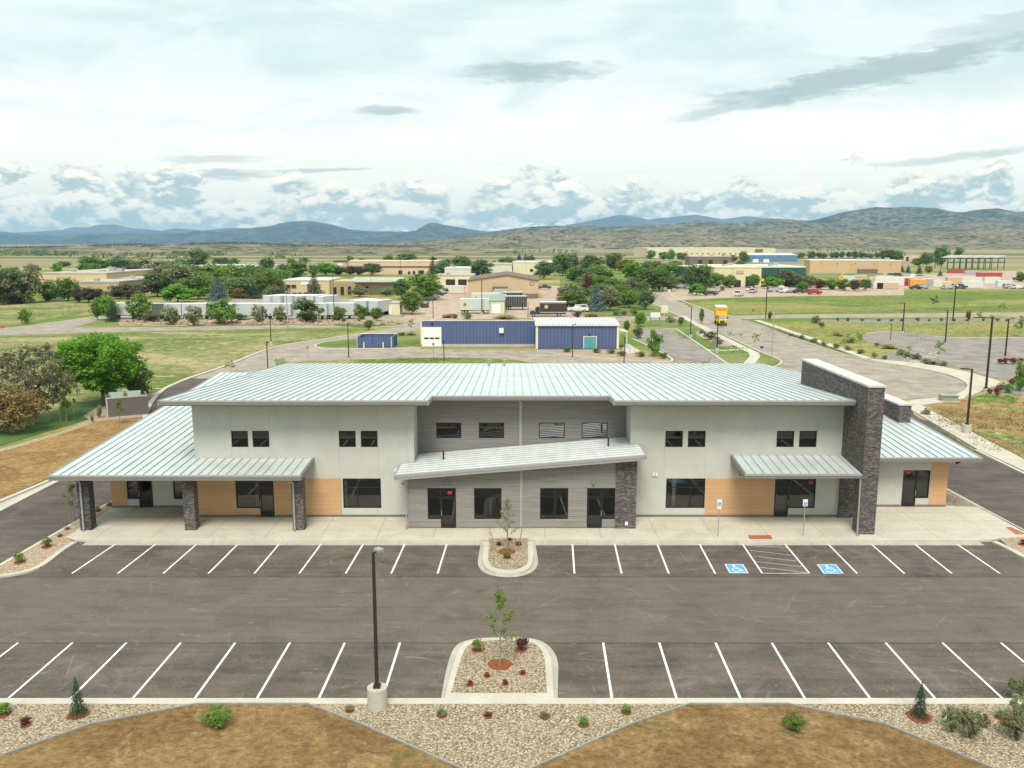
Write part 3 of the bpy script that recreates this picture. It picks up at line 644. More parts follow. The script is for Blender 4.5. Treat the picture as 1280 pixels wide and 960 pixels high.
# dug-out soil patches held by thin metal edging at the bottom of the lot
for poly, run in (([(-70, 970), (115, 905), (245, 880.5), (385, 880.5), (450, 905), (600, 972), (600, 1010), (-70, 1010)], [(-70, 970), (115, 905), (245, 880.5), (385, 880.5), (450, 905), (600, 972)]),
                  ([(640, 972), (790, 905), (862, 880.5), (985, 880.5), (1105, 905), (1300, 985), (1300, 1010), (640, 1010)], [(640, 972), (790, 905), (862, 880.5), (985, 880.5), (1105, 905), (1300, 985)])):
    flat('soil_patch', gp(poly, 0), 'soilpatch', .004, 'stuff')
    mb = MB(); mb.strip(gp(run, 0), .05, -.05, .07)
    i = 0
    tag(obj('metal_edging', mb, 'galv'), ('thin metal edging round the bare soil left of the lamp post' if run[0][0] < 100 else 'thin metal edging round the bare soil right of the kerbed island'), 'garden edging', 'metal edging at the bottom of the lot')

# painted stall lines
mb = MB(); Z1 = ZA + .008
def line(a, b2, w=.11, z=Z1, m=mb):
    a, b2 = Vector(a), Vector(b2); d = (b2 - a).normalized(); q = Vector((-d.y, d.x)) * w / 2
    m.face([(a.x + q.x, a.y + q.y, z), (a.x - q.x, a.y - q.y, z), (b2.x - q.x, b2.y - q.y, z), (b2.x + q.x, b2.y + q.y, z)])
for x0, x1 in ((144.5, 89.8), (194.8, 147), (246, 204), (297.6, 260.4), (349, 318), (401.5, 374), (454, 432), (506, 489), (558.5, 547), (715.5, 718), (768.3, 777), (821.5, 836), (874.3, 894), (928, 953), (981, 1012), (1035, 1071.5), (1089, 1130.6), (1143, 1190), (1196, 1250)):
    line(G(x0, 680), G(x1, 717))
for x0, x1 in ((-48, -149), (22.6, -68), (90.6, 10.4), (158, 88.5), (226, 166), (294, 243.5), (362.4, 321.3), (431, 398.6), (500, 478), (754, 765), (824, 845.7), (894.4, 925.7), (964.7, 1006), (1035, 1087.6), (1107, 1168.9), (1178, 1253), (1251, 1335), (1322, 1417)):
    line(G(x0, 803.5), G(x1, 873))
tag(obj('parking_line', mb, 'paint'), kind='structure')
mb = MB(); line(G(953, 716.7), G(1012, 716.7), .1, m=mb)
for (x0, y0), (x1, y1) in (((934, 682), (984, 684.5)), ((937, 688), (989, 694)), ((941, 695), (996, 701.5)), ((945, 702), (1002, 708.5)), ((949, 709), (1008, 715.8))): line(G(x0, y0), G(x1, y1), .07, m=mb)
tag(obj('parking_hatching', mb, 'fadedpaint'), kind='structure')
def isa(name, quad, label):                          # painted wheelchair symbol: a white person in a chair on blue with a white border
    P = [Vector(G(*q)) for q in quad]
    mb = MB()
    def at(u, v, z): a = P[3].lerp(P[2], u); c = P[0].lerp(P[1], u); r = a.lerp(c, v); return (r.x, r.y, z)
    def q4(u0, v0, u1, v1, z): mb.face([at(u0, v0, z), at(u1, v0, z), at(u1, v1, z), at(u0, v1, z)])
    mb.use(0); q4(0, 0, 1, 1, Z1); mb.use(1); q4(.06, .06, .94, .94, Z1 + .004); mb.use(0)
    z = Z1 + .008
    def seg(a, b2, w):
        a, b2 = Vector(a), Vector(b2); d = (b2 - a).normalized(); n = Vector((-d.y, d.x)) * w / 2
        mb.face([at(*(a + n), z), at(*(a - n), z), at(*(b2 - n), z), at(*(b2 + n), z)])
    mb.face([at(.44 + .07 * math.cos(k * .785), .83 + .07 * math.sin(k * .785), z) for k in range(8)])
    seg((.44, .76), (.44, .46), .09); seg((.44, .62), (.62, .62), .06); seg((.44, .47), (.66, .47), .08); seg((.66, .50), (.74, .22), .08); seg((.73, .24), (.84, .26), .06)
    for k in range(9):
        a0, a1 = 2.2 + k * .42, 2.2 + (k + 1) * .42
        seg((.44 + .2 * math.cos(a0), .34 + .2 * math.sin(a0)), (.44 + .2 * math.cos(a1), .34 + .2 * math.sin(a1)), .055)
    o = obj('wheelchair_symbol', mb, ['paint', 'bluepaint']); return tag(o, kind='structure')
isa('s', [(905.6, 705.3), (928.8, 705.3), (935.9, 716.5), (912, 716.5)], 0)
isa('s', [(1021, 705.7), (1044.9, 705.7), (1054.7, 717), (1029.4, 717)], 0)
# red tactile tiles in the pavement
flat('tactile_tile', [G(*q, 0) for q in [(935, 669), (963, 669), (966, 674), (937, 674)]], 'redtile', .006)
flat('tactile_tile', [G(*q, 0) for q in [(1257, 659), (1264, 659), (1284, 668), (1270, 668)]], 'redtile', .006)
# kerbed islands
def island(outer, inner):
    o = flat('island_kerb', gp(outer, 0), 'kerb', -.004, zbot=-.16)
    flat('gravel_bed', gp(inner, 0), 'gravel', .012, zbot=-.1)
    # the poured gutter round it
    flat('gutter_pan', [tuple(Vector(q) + (Vector(q) - CEN).normalized() * .32) for q in gp(outer, 0) for CEN in [Vector((sum(a[0] for a in gp(outer, 0)) / len(outer), sum(a[1] for a in gp(outer, 0)) / len(outer)))]], 'gutter', ZA + .006)
o1 = [(556, 872.5)] + smooth_poly([(564, 840), (574, 808), (585, 800.5), (606, 797.5), (640, 797), (662, 798), (678, 804), (689, 820), (691, 845), (692.5, 872.5)], 2, False) [1:-1] + [(692.5, 872.5)]
i1 = [(564, 866)] + smooth_poly([(572, 836), (581, 810), (590, 803.5), (610, 800.5), (640, 800), (660, 801), (673, 807), (681, 821), (682.5, 845), (683.5, 866)], 2, False)[1:-1] + [(683.5, 866)]
island(o1, i1)
o2 = [(604, 677)] + smooth_poly([(603.5, 695), (604, 705), (611, 713), (628, 716.5), (645, 716.5), (660, 712), (666, 704), (667, 692), (667, 677)], 2, False)[1:-1] + [(667, 677)]
i2 = [(612, 673)] + smooth_poly([(610, 695), (611, 703), (617, 709.5), (630, 712), (643, 712), (655, 708.5), (660.5, 702), (660, 690), (659.5, 673)], 2, False)[1:-1] + [(659.5, 673)]
island(o2, i2)
# ================================================================ the commercial building
BLD = empty('commercial_building', (0, 56.9, 0), 0, 'new commercial building with pale metal roof, stucco walls and stone fin behind the parking lot', 'building')
BO = Vector(BLD.location)
def bobj(name, mb, mats, parent=None):
    """link a mesh given in world coordinates as a part (or sub-part) of the building"""
    mb.v = [(a[0] - BO.x, a[1] - BO.y, a[2] - BO.z) for a in mb.v]
    return obj(name, mb, mats, parent or BLD)
def sheet(mb, x0, x1, z0, z1, Y, holes=(), depth=.14, top=None):
    """a wall face looking at the lot with real openings and their reveals; top(x) gives a raking upper edge"""
    xs = sorted({x0, x1, *[h[0] for h in holes], *[h[1] for h in holes]}); zs = sorted({z0, z1, *[h[2] for h in holes], *[h[3] for h in holes]})
    for i in range(len(xs) - 1):
        for j in range(len(zs) - 1):
            a, b2, c, d = xs[i], xs[i + 1], zs[j], zs[j + 1]; mx, mz = (a + b2) / 2, (c + d) / 2
            if any(h[0] < mx < h[1] and h[2] < mz < h[3] for h in holes): continue
            if top and d == z1: mb.face([(a, Y, c), (b2, Y, c), (b2, Y, top(b2)), (a, Y, top(a))])
            else: mb.face([(a, Y, c), (b2, Y, c), (b2, Y, d), (a, Y, d)])
    for h in holes:
        a, b2, c, d = h[:4]; y2 = Y + depth
        mb.face([(a, Y, c), (a, Y, d), (a, y2, d), (a, y2, c)]); mb.face([(b2, Y, d), (b2, Y, c), (b2, y2, c), (b2, y2, d)])
        mb.face([(a, Y, d), (b2, Y, d), (b2, y2, d), (a, y2, d)]); mb.face([(b2, Y, c), (a, Y, c), (a, y2, c), (b2, y2, c)])
def window(x0, x1, z0, z1, Y, mull=(), trans=(), glass='glass', fw=.06, label=None):
    g = MB(); y = Y + .10
    g.face([(x0, y, z0), (x1, y, z0), (x1, y, z1), (x0, y, z1)])
    w_ = bobj('window', g, glass)
    f = MB(); ya, yb = Y + .045, Y + .13
    f.box(x0, x0 + fw, ya, yb, z0, z1); f.box(x1 - fw, x1, ya, yb, z0, z1); f.box(x0 + fw, x1 - fw, ya, yb, z1 - fw, z1); f.box(x0 + fw, x1 - fw, ya, yb, z0, z0 + fw)
    for m_ in mull: f.box(m_ - fw / 2, m_ + fw / 2, ya + .004, yb - .004, z0 + fw, z1 - fw)
    for t_ in trans: f.box(x0 + fw, x1 - fw, ya + .008, yb - .008, t_ - fw / 2, t_ + fw / 2)
    bobj('frame', f, 'frame', w_)
    if label: w_['label'] = label
    return w_
def door(x0, x1, z1, Y, hinge=1):
    f = MB(); ya, yb = Y + .03, Y + .11; fw = .11
    f.box(x0, x0 + fw, ya, yb, 0.01, z1); f.box(x1 - fw, x1, ya, yb, .01, z1); f.box(x0 + fw, x1 - fw, ya, yb, z1 - fw, z1); f.box(x0 + fw, x1 - fw, ya, yb, .01, .26)
    d = bobj('door', f, 'frame'); g = MB(); g.face([(x0 + fw, Y + .07, .26), (x1 - fw, Y + .07, .26), (x1 - fw, Y + .07, z1 - fw), (x0 + fw, Y + .07, z1 - fw)])
    bobj('pane', g, 'glass', d)
    h = MB(); hx = x0 + .06 if hinge > 0 else x1 - .06; h.tube((hx, Y - .04, .85), (hx, Y - .04, 1.25), .018); h.tube((hx, Y - .04, .9), (hx, Y + .04, .9), .012); h.tube((hx, Y - .04, 1.2), (hx, Y + .04, 1.2), .012)
    bobj('handle', h, 'galv', d); return d

YM, YR, YW, YL, YR2 = 56.9, 59.2, 54.5, 59.0, 59.2   # main face, upper recess, low front wing, left and right wings
def roofz(Y): return 8.62 - .064 * (Y - 55.0)
ZT = 8.24
UP = [(-19.3, -18.15), (-17.85, -16.7), (-11.9, -10.75), (-10.4, -9.25), (10.55, 11.75), (12.1, 13.3), (18.2, 19.4), (19.75, 20.95)]
UPZ = (4.99, 6.14)
# --- main stucco walls
hl = [(a, b2, *UPZ) for a, b2 in UP[:4]]; hr = [(a, b2, *UPZ) for a, b2 in UP[4:]]
lw = [(-19.2, -16.55, 0.0, 2.72), (-11.75, -9.1, .62, 2.76)]     # door set, big window
rw = [(10.7, 13.42, .62, 2.76), (18.25, 21.1, 0.0, 2.72)]
mb = MB(); sheet(mb, -21.9, -6.75, 0, ZT, YM, hl + lw)
mb.use(1)
for x_ in (-19.33, -16.67, -11.93, -9.22, -7.2): mb.box(x_ - .012, x_ + .012, YM - .004, YM + .002, 2.8, ZT)
mb.use(0)
mb.face([(-21.9, 86, 0), (-21.9, YM, 0), (-21.9, YM, ZT), (-21.9, 86, roofz(86) - .3)]); mb.face([(-6.75, YM, 0), (-6.75, YR, 0), (-6.75, YR, ZT), (-6.75, YM, ZT)])
mb.face([(22.9, 86, 0), (-21.9, 86, 0), (-21.9, 86, roofz(86) - .3), (22.9, 86, roofz(86) - .3)])
bobj('wall', mb, ['stucco', 'stuccojoint'])
mb = MB(); sheet(mb, 8.15, 22.85, 0, ZT, YM, hr + rw)
mb.use(1)
for x_ in (10.52, 13.33, 18.15, 20.98): mb.box(x_ - .012, x_ + .012, YM - .004, YM + .002, 2.8, ZT)
mb.use(0); mb.face([(8.15, YR, 0), (8.15, YM, 0), (8.15, YM, ZT), (8.15, YR, ZT)]); mb.face([(22.85, YM, 0), (22.85, 86, 0), (22.85, 86, roofz(86) - .3), (22.85, YM, ZT)])
bobj('wall', mb, ['stucco', 'stuccojoint'])
# --- recessed upper wall in grey boards
RW = [(-5.42, -3.62), (-2.37, -.56), (1.92, 3.77), (4.97, 6.83)]
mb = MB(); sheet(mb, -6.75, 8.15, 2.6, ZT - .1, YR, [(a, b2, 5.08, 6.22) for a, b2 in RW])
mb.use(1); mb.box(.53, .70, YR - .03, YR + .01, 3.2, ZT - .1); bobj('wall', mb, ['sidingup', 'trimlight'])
for a, b2 in RW: window(a, b2, 5.08, 6.22, YR, glass='mirrorglass' if a > 0 else 'darkglass')
for a, b2 in UP: window(a, b2, *UPZ, YM, glass='darkglass')
# --- low front wing, raking top
def wz(x): return 3.62 + .0832 * (x + 7.65)           # underside of its roof
WH = [(-5.63, -3.74, 0.0, 2.78), (-2.53, -.70, .62, 2.78), (1.87, 3.75, .62, 2.78), (5.0, 6.88, 0.0, 2.78)]
mb = MB(); sheet(mb, -6.95, 6.9, 0, 3.0, YW, WH, top=None); k0 = len(mb.v)
mb.face([(-6.95, YW, 3.0), (6.9, YW, 3.0), (6.9, YW, wz(6.9)), (-6.95, YW, wz(-6.95))])
mb.face([(-6.95, YM, 0), (-6.95, YW, 0), (-6.95, YW, wz(-6.95)), (-6.95, YM, wz(-6.95))])
mb.use(1); mb.box(.53, .69, YW - .03, YW + .01, 0.1, wz(.5) - .02)
bobj('wall', mb, ['siding', 'trimlight'])
mb = MB(); x0, x1 = 6.9, 8.27
mb.hexa([(x0, YW - .10, 0), (x1, YW - .10, 0), (x1, YM - .01, 0), (x0, YM - .01, 0), (x0, YW - .10, wz(x0) - .02), (x1, YW - .10, wz(x1) - .02), (x1, YM - .01, wz(x1) - .02), (x0, YM - .01, wz(x0) - .02)])
bobj('stone_pier', mb, 'stone')
# --- set-back wings
mb = MB(); LH = [(-27.75, -25.9, 0.0, 2.72), (-24.4, -22.5, .62, 2.72)]
sheet(mb, -28.9, -21.9, 0, 4.1, YL, LH); mb.face([(-28.9, 86, 0), (-28.9, YL, 0), (-28.9, YL, 4.1), (-28.9, 86, 5.5)]); mb.face([(-21.9, YL, 0), (-21.9, YM, 0), (-21.9, YM, 4.0), (-21.9, YL, 4.1)])
mb.face([(-21.9, 86, 0), (-28.9, 86, 0), (-28.9, 86, 5.5), (-21.9, 86, 5.5)])
bobj('wall', mb, 'stucco')
mb = MB(); RH = [(24.2, 25.55, 0.5, 2.72), (28.2, 30.15, 0.0, 2.72)]
sheet(mb, 23.7, 31.4, 0, 3.9, YR2, RH); mb.face([(31.4, YR2, 0), (31.4, 86, 0), (31.4, 86, 5.4), (31.4, YR2, 3.9)]); mb.face([(31.4, 86, 0), (22.9, 86, 0), (22.9, 86, 5.4), (31.4, 86, 5.4)])
bobj('wall', mb, 'stucco')
# --- tan board cladding, 3 cm proud of the stucco
def clad(x0, x1, Y, holes, z1=2.77):
    mb = MB(); hs = [(max(h[0], x0), min(h[1], x1), max(h[2], .16), h[3]) for h in holes if h[1] > x0 and h[0] < x1]
    sheet(mb, x0, x1, .16, z1, Y - .03, hs, depth=.03)
    mb.face([(x0, Y - .03, z1), (x1, Y - .03, z1), (x1, Y, z1), (x0, Y, z1)]); mb.face([(x0, Y, .16), (x0, Y - .03, .16), (x0, Y - .03, z1), (x0, Y, z1)]); mb.face([(x1, Y - .03, .16), (x1, Y, .16), (x1, Y, z1), (x1, Y - .03, z1)])
    return bobj('cladding_panel', mb, 'cedar')
clad(-21.88, -11.85, YM, lw + [(-19.3, -18.2, .16, .16)]); clad(13.46, 18.2, YM, [])
clad(-28.88, -27.8, YL, [], 3.9); clad(30.2, 31.42, YR2, [], 3.85)
# dark wall base strip
for x0, x1, Y in ((-21.9, -17.6, YM), (-16.5, -6.96, YM), (8.28, 18.22, YM), (19.32, 22.85, YM), (-28.9, -26.95, YL), (-25.85, -21.92, YL), (23.8, 28.15, YR2), (29.25, 31.4, YR2)):
    mb = MB(); mb.box(x0, x1, Y - .05, Y + .02, 0, .155); bobj('wall_base', mb, 'base')
for x0, x1 in ((-6.95, -4.75), (-3.7, 4.95), (6.06, 6.9)):
    mb = MB(); mb.box(x0, x1, YW - .02, YW + .02, 0, .09); bobj('wall_base', mb, 'base')
# --- ground floor glazing: window with knee wall beside a glazed door
def entrance(x0, x1, Y, door_right, mat, label=None):
    xd = x1 - 1.02 if door_right else x0 + 1.02
    a, b2 = (x0, xd) if door_right else (xd, x1)
    k = MB(); k.box(a, b2, Y + .004, Y + .13, .0, .62); bobj('knee_wall', k, mat)
    f = MB(); f.box(a, b2, Y - .03, Y + .002, .16, .62)
    window(a, b2, .62, 2.72, Y, trans=(2.14,))
    d0, d1 = (xd, x1) if door_right else (x0, xd)
    window(d0, d1, 2.14, 2.72, Y)
    door(d0, d1, 2.14, Y, 1 if door_right else -1)
entrance(-19.2, -16.55, YM, True, 'cedar'); entrance(18.25, 21.1, YM, False, 'stucco')
entrance(-5.63, -3.74, YW, True, 'siding'); entrance(5.0, 6.88, YW, False, 'siding')
entrance(-27.75, -25.9, YL, True, 'stucco'); entrance(28.2, 30.15, YR2, False, 'stucco')
window(-11.75, -9.1, .62, 2.76, YM, (-10.75,), (2.1,), 'clearglass'); window(10.7, 13.42, .62, 2.76, YM, (12.4,), (2.1,), 'clearglass')
window(-2.53, -.70, .62, 2.78, YW, (-1.6,), (2.16,)); window(1.87, 3.75, .62, 2.78, YW, (2.8,), (2.16,))
window(-24.4, -22.5, .62, 2.72, YL, (), (2.14,)); window(24.2, 25.55, .5, 2.72, YR2, (), (2.14,))
# rooms behind the glass
mb = MB()
for x0, x1, Y, dep in ((-21.8, -8.0, YM, 9), (8.4, 22.6, YM, 9), (-6.7, 8.0, YW, 7), (-28.7, -22.0, YL, 7), (24.0, 31.2, YR2, 7)):
    ya, yb = Y + .2, Y + dep
    mb.use(1).face([(x0, ya, .012), (x1, ya, .012), (x1, yb, .012), (x0, yb, .012)]).use(0)
    mb.face([(x0, yb, 0), (x1, yb, 0), (x1, yb, 3.3), (x0, yb, 3.3)]); mb.face([(x0, ya, 3.3), (x1, ya, 3.3), (x1, yb, 3.3), (x0, yb, 3.3)])
    mb.face([(x0, ya, 0), (x0, yb, 0), (x0, yb, 3.3), (x0, ya, 3.3)]); mb.face([(x1, yb, 0), (x1, ya, 0), (x1, ya, 3.3), (x1, yb, 3.3)])
    n = int((x1 - x0) / 3.2)
    for i in range(1, n): mb.box(x0 + i * 3.2, x0 + i * 3.2 + .25, ya + 2.2, ya + 2.45, .012, 3.29)
for x0, x1, Y in ((-21.8, -7.0, YM), (8.4, 22.6, YM), (-6.7, 8.1, YR)):
    mb.face([(x0, Y + 6, 4.3), (x1, Y + 6, 4.3), (x1, Y + 6, 7.8), (x0, Y + 6, 7.8)]); mb.use(1).face([(x0, Y + .2, 4.3), (x1, Y + .2, 4.3), (x1, Y + 6, 4.3), (x0, Y + 6, 4.3)]).use(0)
bobj('interior_room', mb, ['room', 'roomfloor'])
for x_, z_, Y in ((-4.15, 2.43, YW), (20.75, 2.46, YM), (28.6, 2.5, YR2)):
    s_ = MB(); s_.box(x_ - .14, x_ + .14, Y + .085, Y + .095, z_ - .1, z_ + .1); bobj('window_sticker', s_, 'red')

# --- roofs: sheets with standing seams
def slope_roof(name, zones, zf, th, sp=.6, seam='seam', mat='roof', x00=None):
    """zones: (x0, x1, y0, y1); seams run up the slope"""
    mb = MB()
    for x0, x1, y0, y1 in zones:
        a, b2 = zf(y0), zf(y1)
        mb.hexa([(x0, y0, a - th), (x1, y0, a - th), (x1, y1, b2 - th), (x0, y1, b2 - th), (x0, y0, a), (x1, y0, a), (x1, y1, b2), (x0, y1, b2)])
    mb.use(1); X0 = min(q[0] for q in zones) if x00 is None else x00; X1 = max(q[1] for q in zones); n = int((X1 - X0) / sp)
    for i in range(n + 1):
        x_ = X0 + .03 + i * sp
        for x0, x1, y0, y1 in zones:
            if x0 <= x_ < x1 - .02:
                a, b2 = zf(y0), zf(y1); q = .018
                mb.hexa([(x_ - q, y0 + .02, a - .002), (x_ + q, y0 + .02, a - .002), (x_ + q, y1, b2 - .002), (x_ - q, y1, b2 - .002), (x_ - q, y0 + .02, a + .065), (x_ + q, y0 + .02, a + .065), (x_ + q, y1, b2 + .065), (x_ - q, y1, b2 + .065)])
    return bobj(name, mb, [mat, seam])
E0, E1 = 55.0, 57.7
main = slope_roof('roof', [(-23.25, -5.55, E0, 86.6), (-5.55, 6.75, E1, 86.6), (6.75, 22.68, E0, 86.6), (22.68, 25.8, 65.9, 86.6)], roofz, .16)
mb = MB()                                               # lap joint across the sheets
mb.box(-23.2, 22.6, 71.6, 71.66, roofz(71.63) + .001, roofz(71.63) + .014); bobj('roof_lap', mb, 'seam', main)
def gutter(name, x0, x1, y, ztop, h=.30, d=.14, parent=None):
    mb = MB(); mb.use(0).box(x0, x1, y - d, y - .012, ztop - .11, ztop + .012).use(1).box(x0 + .01, x1 - .01, y - d + .03, y - .012, ztop - h, ztop - .112)
    return bobj(name, mb, ['trimlight', 'trim'], parent)
gutter('gutter', -23.3, -5.55, E0, roofz(E0)); gutter('gutter', -5.55, 6.75, E1, roofz(E1), .30); gutter('gutter', 6.75, 22.66, E0, roofz(E0))
mb = MB()                                               # soffits and fascia returns
for x0, x1, y0, y1 in ((-23.2, -5.6, E0, YM + .5), (6.8, 22.6, E0, YM + .5), (-5.6, 6.8, E1, YR + .4)):
    z_ = roofz(y0) - .30; mb.box(x0, x1, y0 + .01, y1, z_ - .08, z_ + .13)
mb.box(-23.25, -23.1, E0, 86.5, 8.0, 8.1) if False else None
bobj('soffit', mb, 'soffit')
for x_ in (-5.55, 6.75):
    mb = MB()
    mb.hexa([(x_ - .06, E0 - .1, 8.30), (x_ + .06, E0 - .1, 8.30), (x_ + .06, E1 - .14, 8.13), (x_ - .06, E1 - .14, 8.13), (x_ - .06, E0 - .1, 8.64), (x_ + .06, E0 - .1, 8.64), (x_ + .06, E1 - .14, 8.462), (x_ - .06, E1 - .14, 8.462)])
    bobj('fascia', mb, 'trimlight')
mb = MB(); mb.hexa([(-23.33, E0 - .14, 8.30), (-23.252, E0 - .14, 8.30), (-23.252, 86.6, 6.28), (-23.33, 86.6, 6.28), (-23.33, E0 - .14, 8.66), (-23.252, E0 - .14, 8.66), (-23.252, 86.6, 6.64), (-23.33, 86.6, 6.64)])
bobj('fascia', mb, 'trimlight')
for x_ in (-2.3, -.75):
    v_ = MB(); zz = roofz(83); v_.tube((x_, 83, zz - .1), (x_, 83, zz + .55), .11, n=10); v_.tube((x_, 83, zz + .55), (x_, 83, zz + .66), .16, .16, n=10); bobj('roof_vent', v_, 'galv', main)
# low left roof with its front canopy, low right roof
def lz(Y): return 4.0 + .0525 * (Y - 53.3)
low = slope_roof('low_roof', [(-30.0, -21.88, 53.3, 86.1), (-21.88, -13.7, 53.3, YM - .004)], lz, .14)
mb = MB(); mb.box(-29.9, -21.9, 70.4, 70.45, lz(70.4) + .001, lz(70.4) + .012); bobj('roof_lap', mb, 'seam', low)
gutter('gutter', -30.05, -13.66, 53.3, 4.0, .34)
for x_, y1 in ((-30.03, 86.1), (-13.68, YM - .01)):
    mb = MB(); a, b2 = lz(53.3), lz(y1); mb.hexa([(x_ - .045, 53.29, a - .26), (x_ + .045, 53.29, a - .26), (x_ + .045, y1, b2 - .26), (x_ - .045, y1, b2 - .26), (x_ - .045, 53.29, a + .03), (x_ + .045, 53.29, a + .03), (x_ + .045, y1, b2 + .03), (x_ - .045, y1, b2 + .03)])
    bobj('fascia', mb, 'trim')
mb = MB(); mb.box(-29.9, -13.8, 53.9, 54.25, 3.50, 3.72); bobj('eave_beam', mb, 'trim')
mb = MB(); mb.prism([(-29.9, 53.35), (-13.8, 53.35), (-13.8, YM - .02), (-21.95, YM - .02), (-21.95, YL - .02), (-29.9, YL - .02)], 3.73, 3.80); bobj('soffit', mb, 'soffit')
def rz_(Y): return 4.04 + .055 * (Y - 57.8)
slope_roof('low_roof', [(23.8, 32.9, 57.8, 86.0)], rz_, .14)
gutter('gutter', 23.76, 32.95, 57.8, 4.04, .30)
mb = MB(); a, b2 = rz_(57.8), rz_(86); mb.hexa([(32.9, 57.7, a - .24), (32.98, 57.7, a - .24), (32.98, 86, b2 - .24), (32.9, 86, b2 - .24), (32.9, 57.7, a + .03), (32.98, 57.7, a + .03), (32.98, 86, b2 + .03), (32.9, 86, b2 + .03)])
bobj('fascia', mb, 'trim'); mb = MB(); mb.box(23.8, 32.8, 57.85, YR2 - .01, 3.72, 3.79); bobj('soffit', mb, 'soffit')
mb = MB(); mb.hexa([(32.0, 58.6, 3.55), (32.1, 58.6, 3.55), (32.1, 59.4, 3.1), (32.0, 59.4, 3.1), (32.0, 58.6, 3.72), (32.1, 58.6, 3.72), (32.1, 59.4, 3.72), (32.0, 59.4, 3.72)]); mb.hexa([(31.42, 59.0, 3.40), (32.7, 59.0, 3.62), (32.7, 59.12, 3.62), (31.42, 59.12, 3.40), (31.42, 59.0, 3.71), (32.7, 59.0, 3.71), (32.7, 59.12, 3.71), (31.42, 59.12, 3.71)]); bobj('bracket', mb, 'black')
# canopy over the right entrance
def cz(Y): return 4.06 + .10 * (Y - 53.4)
slope_roof('entrance_canopy', [(15.17, 22.72, 53.4, YM - .004)], cz, .10)
gutter('gutter', 15.1, 22.74, 53.4, 4.06, .27)
mb = MB(); a, b2 = cz(53.4), cz(YM - .01); mb.hexa([(15.08, 53.3, a - .25), (15.17, 53.3, a - .25), (15.17, YM - .01, b2 - .25), (15.08, YM - .01, b2 - .25), (15.08, 53.3, a + .03), (15.17, 53.3, a + .03), (15.17, YM - .01, b2 + .03), (15.08, YM - .01, b2 + .03)])
bobj('fascia', mb, 'trim')
mb = MB(); mb.hexa([(15.75, 54.4, 3.80), (15.87, 54.4, 3.80), (15.87, YM, 2.95), (15.75, YM, 2.95), (15.75, 54.4, 3.98), (15.87, 54.4, 3.98), (15.87, YM, 3.98), (15.75, YM, 3.98)]); bobj('bracket', mb, 'trim')
# roof of the low front wing: a single slope from left to right, its seams running across
mb = MB(); XL, XR, WF = -7.65, 8.72, 53.8
def tz(x): return wz(x) + .20
for x0, x1, y0, y1 in ((XL, XR, WF, YM - .004), (-6.74, 8.14, YM - .004, YR - .004)):
    mb.hexa([(x0, y0, tz(x0) - .18), (x1, y0, tz(x1) - .18), (x1, y1, tz(x1) - .18), (x0, y1, tz(x0) - .18), (x0, y0, tz(x0)), (x1, y0, tz(x1)), (x1, y1, tz(x1)), (x0, y1, tz(x0))])
mb.use(1)
for k in range(10):
    y_ = WF + .06 + k * .58; x0, x1 = (XL, XR) if y_ < YM else (-6.74, 8.14)
    mb.hexa([(x0, y_ - .025, tz(x0) - .002), (x1, y_ - .025, tz(x1) - .002), (x1, y_ + .025, tz(x1) - .002), (x0, y_ + .025, tz(x0) - .002), (x0, y_ - .025, tz(x0) + .07), (x1, y_ - .025, tz(x1) + .07), (x1, y_ + .025, tz(x1) + .07), (x0, y_ + .025, tz(x0) + .07)])
wing = bobj('low_roof', mb, ['wingroof', 'seam'])
mb = MB()
for x0, x1, ya, yb, za, zb in ((XL - .02, XR + .02, WF - .10, WF - .003, -.13, .03), (XL, XR, WF - .07, WF - .004, -.30, -.135)):
    mb.hexa([(x0, ya, tz(x0) + za), (x1, ya, tz(x1) + za), (x1, yb, tz(x1) + za), (x0, yb, tz(x0) + za), (x0, ya, tz(x0) + zb), (x1, ya, tz(x1) + zb), (x1, yb, tz(x1) + zb), (x0, yb, tz(x0) + zb)])
bobj('fascia', mb, 'trimlight')
for a, b2, q in ((XL - .10, XL - .004, XL), (XR + .004, XR + .09, XR)): mb = MB(); mb.box(a, b2, WF - .1, YM - .01, tz(q) - .24, tz(q) + .03); bobj('fascia', mb, 'trimlight')
mb = MB(); mb.hexa([(XL, WF, tz(XL) - .27), (XR, WF, tz(XR) - .27), (XR, YW - .11, tz(XR) - .27), (XL, YW - .11, tz(XL) - .27), (XL, WF, tz(XL) - .185), (XR, WF, tz(XR) - .185), (XR, YW - .11, tz(XR) - .185), (XL, YW - .11, tz(XL) - .185)]); bobj('soffit', mb, 'soffit')
for x_, y_ in ((-4.75, 57.1), (6.65, 57.1)):
    v_ = MB(); v_.tube((x_, y_, tz(x_) - .1), (x_, y_, tz(x_) + .62), .055, n=8); bobj('vent_pipe', v_, 'black', wing)
# --- stone fin with a passage under it, lower fin further back
mb = MB(); mb.box(22.72, 23.78, 53.25, 54.3, 0, 9.78)
mb.box(22.72, 23.78, 54.3, 56.7, 3.55, 9.78); mb.box(22.72, 23.78, 56.7, 65.8, 0, 9.78); fin = bobj('stone_fin', mb, 'stone')
mb = MB(); mb.box(22.66, 23.84, 53.19, 65.86, 9.782, 9.92); bobj('coping', mb, 'cap', fin)
mb = MB(); mb.box(31.15, 32.15, 67.0, 79.0, 3.2, 5.95); fin2 = bobj('stone_fin', mb, 'stone')
mb = MB(); mb.box(31.09, 32.21, 66.94, 79.06, 5.952, 6.08); bobj('coping', mb, 'cap', fin2)
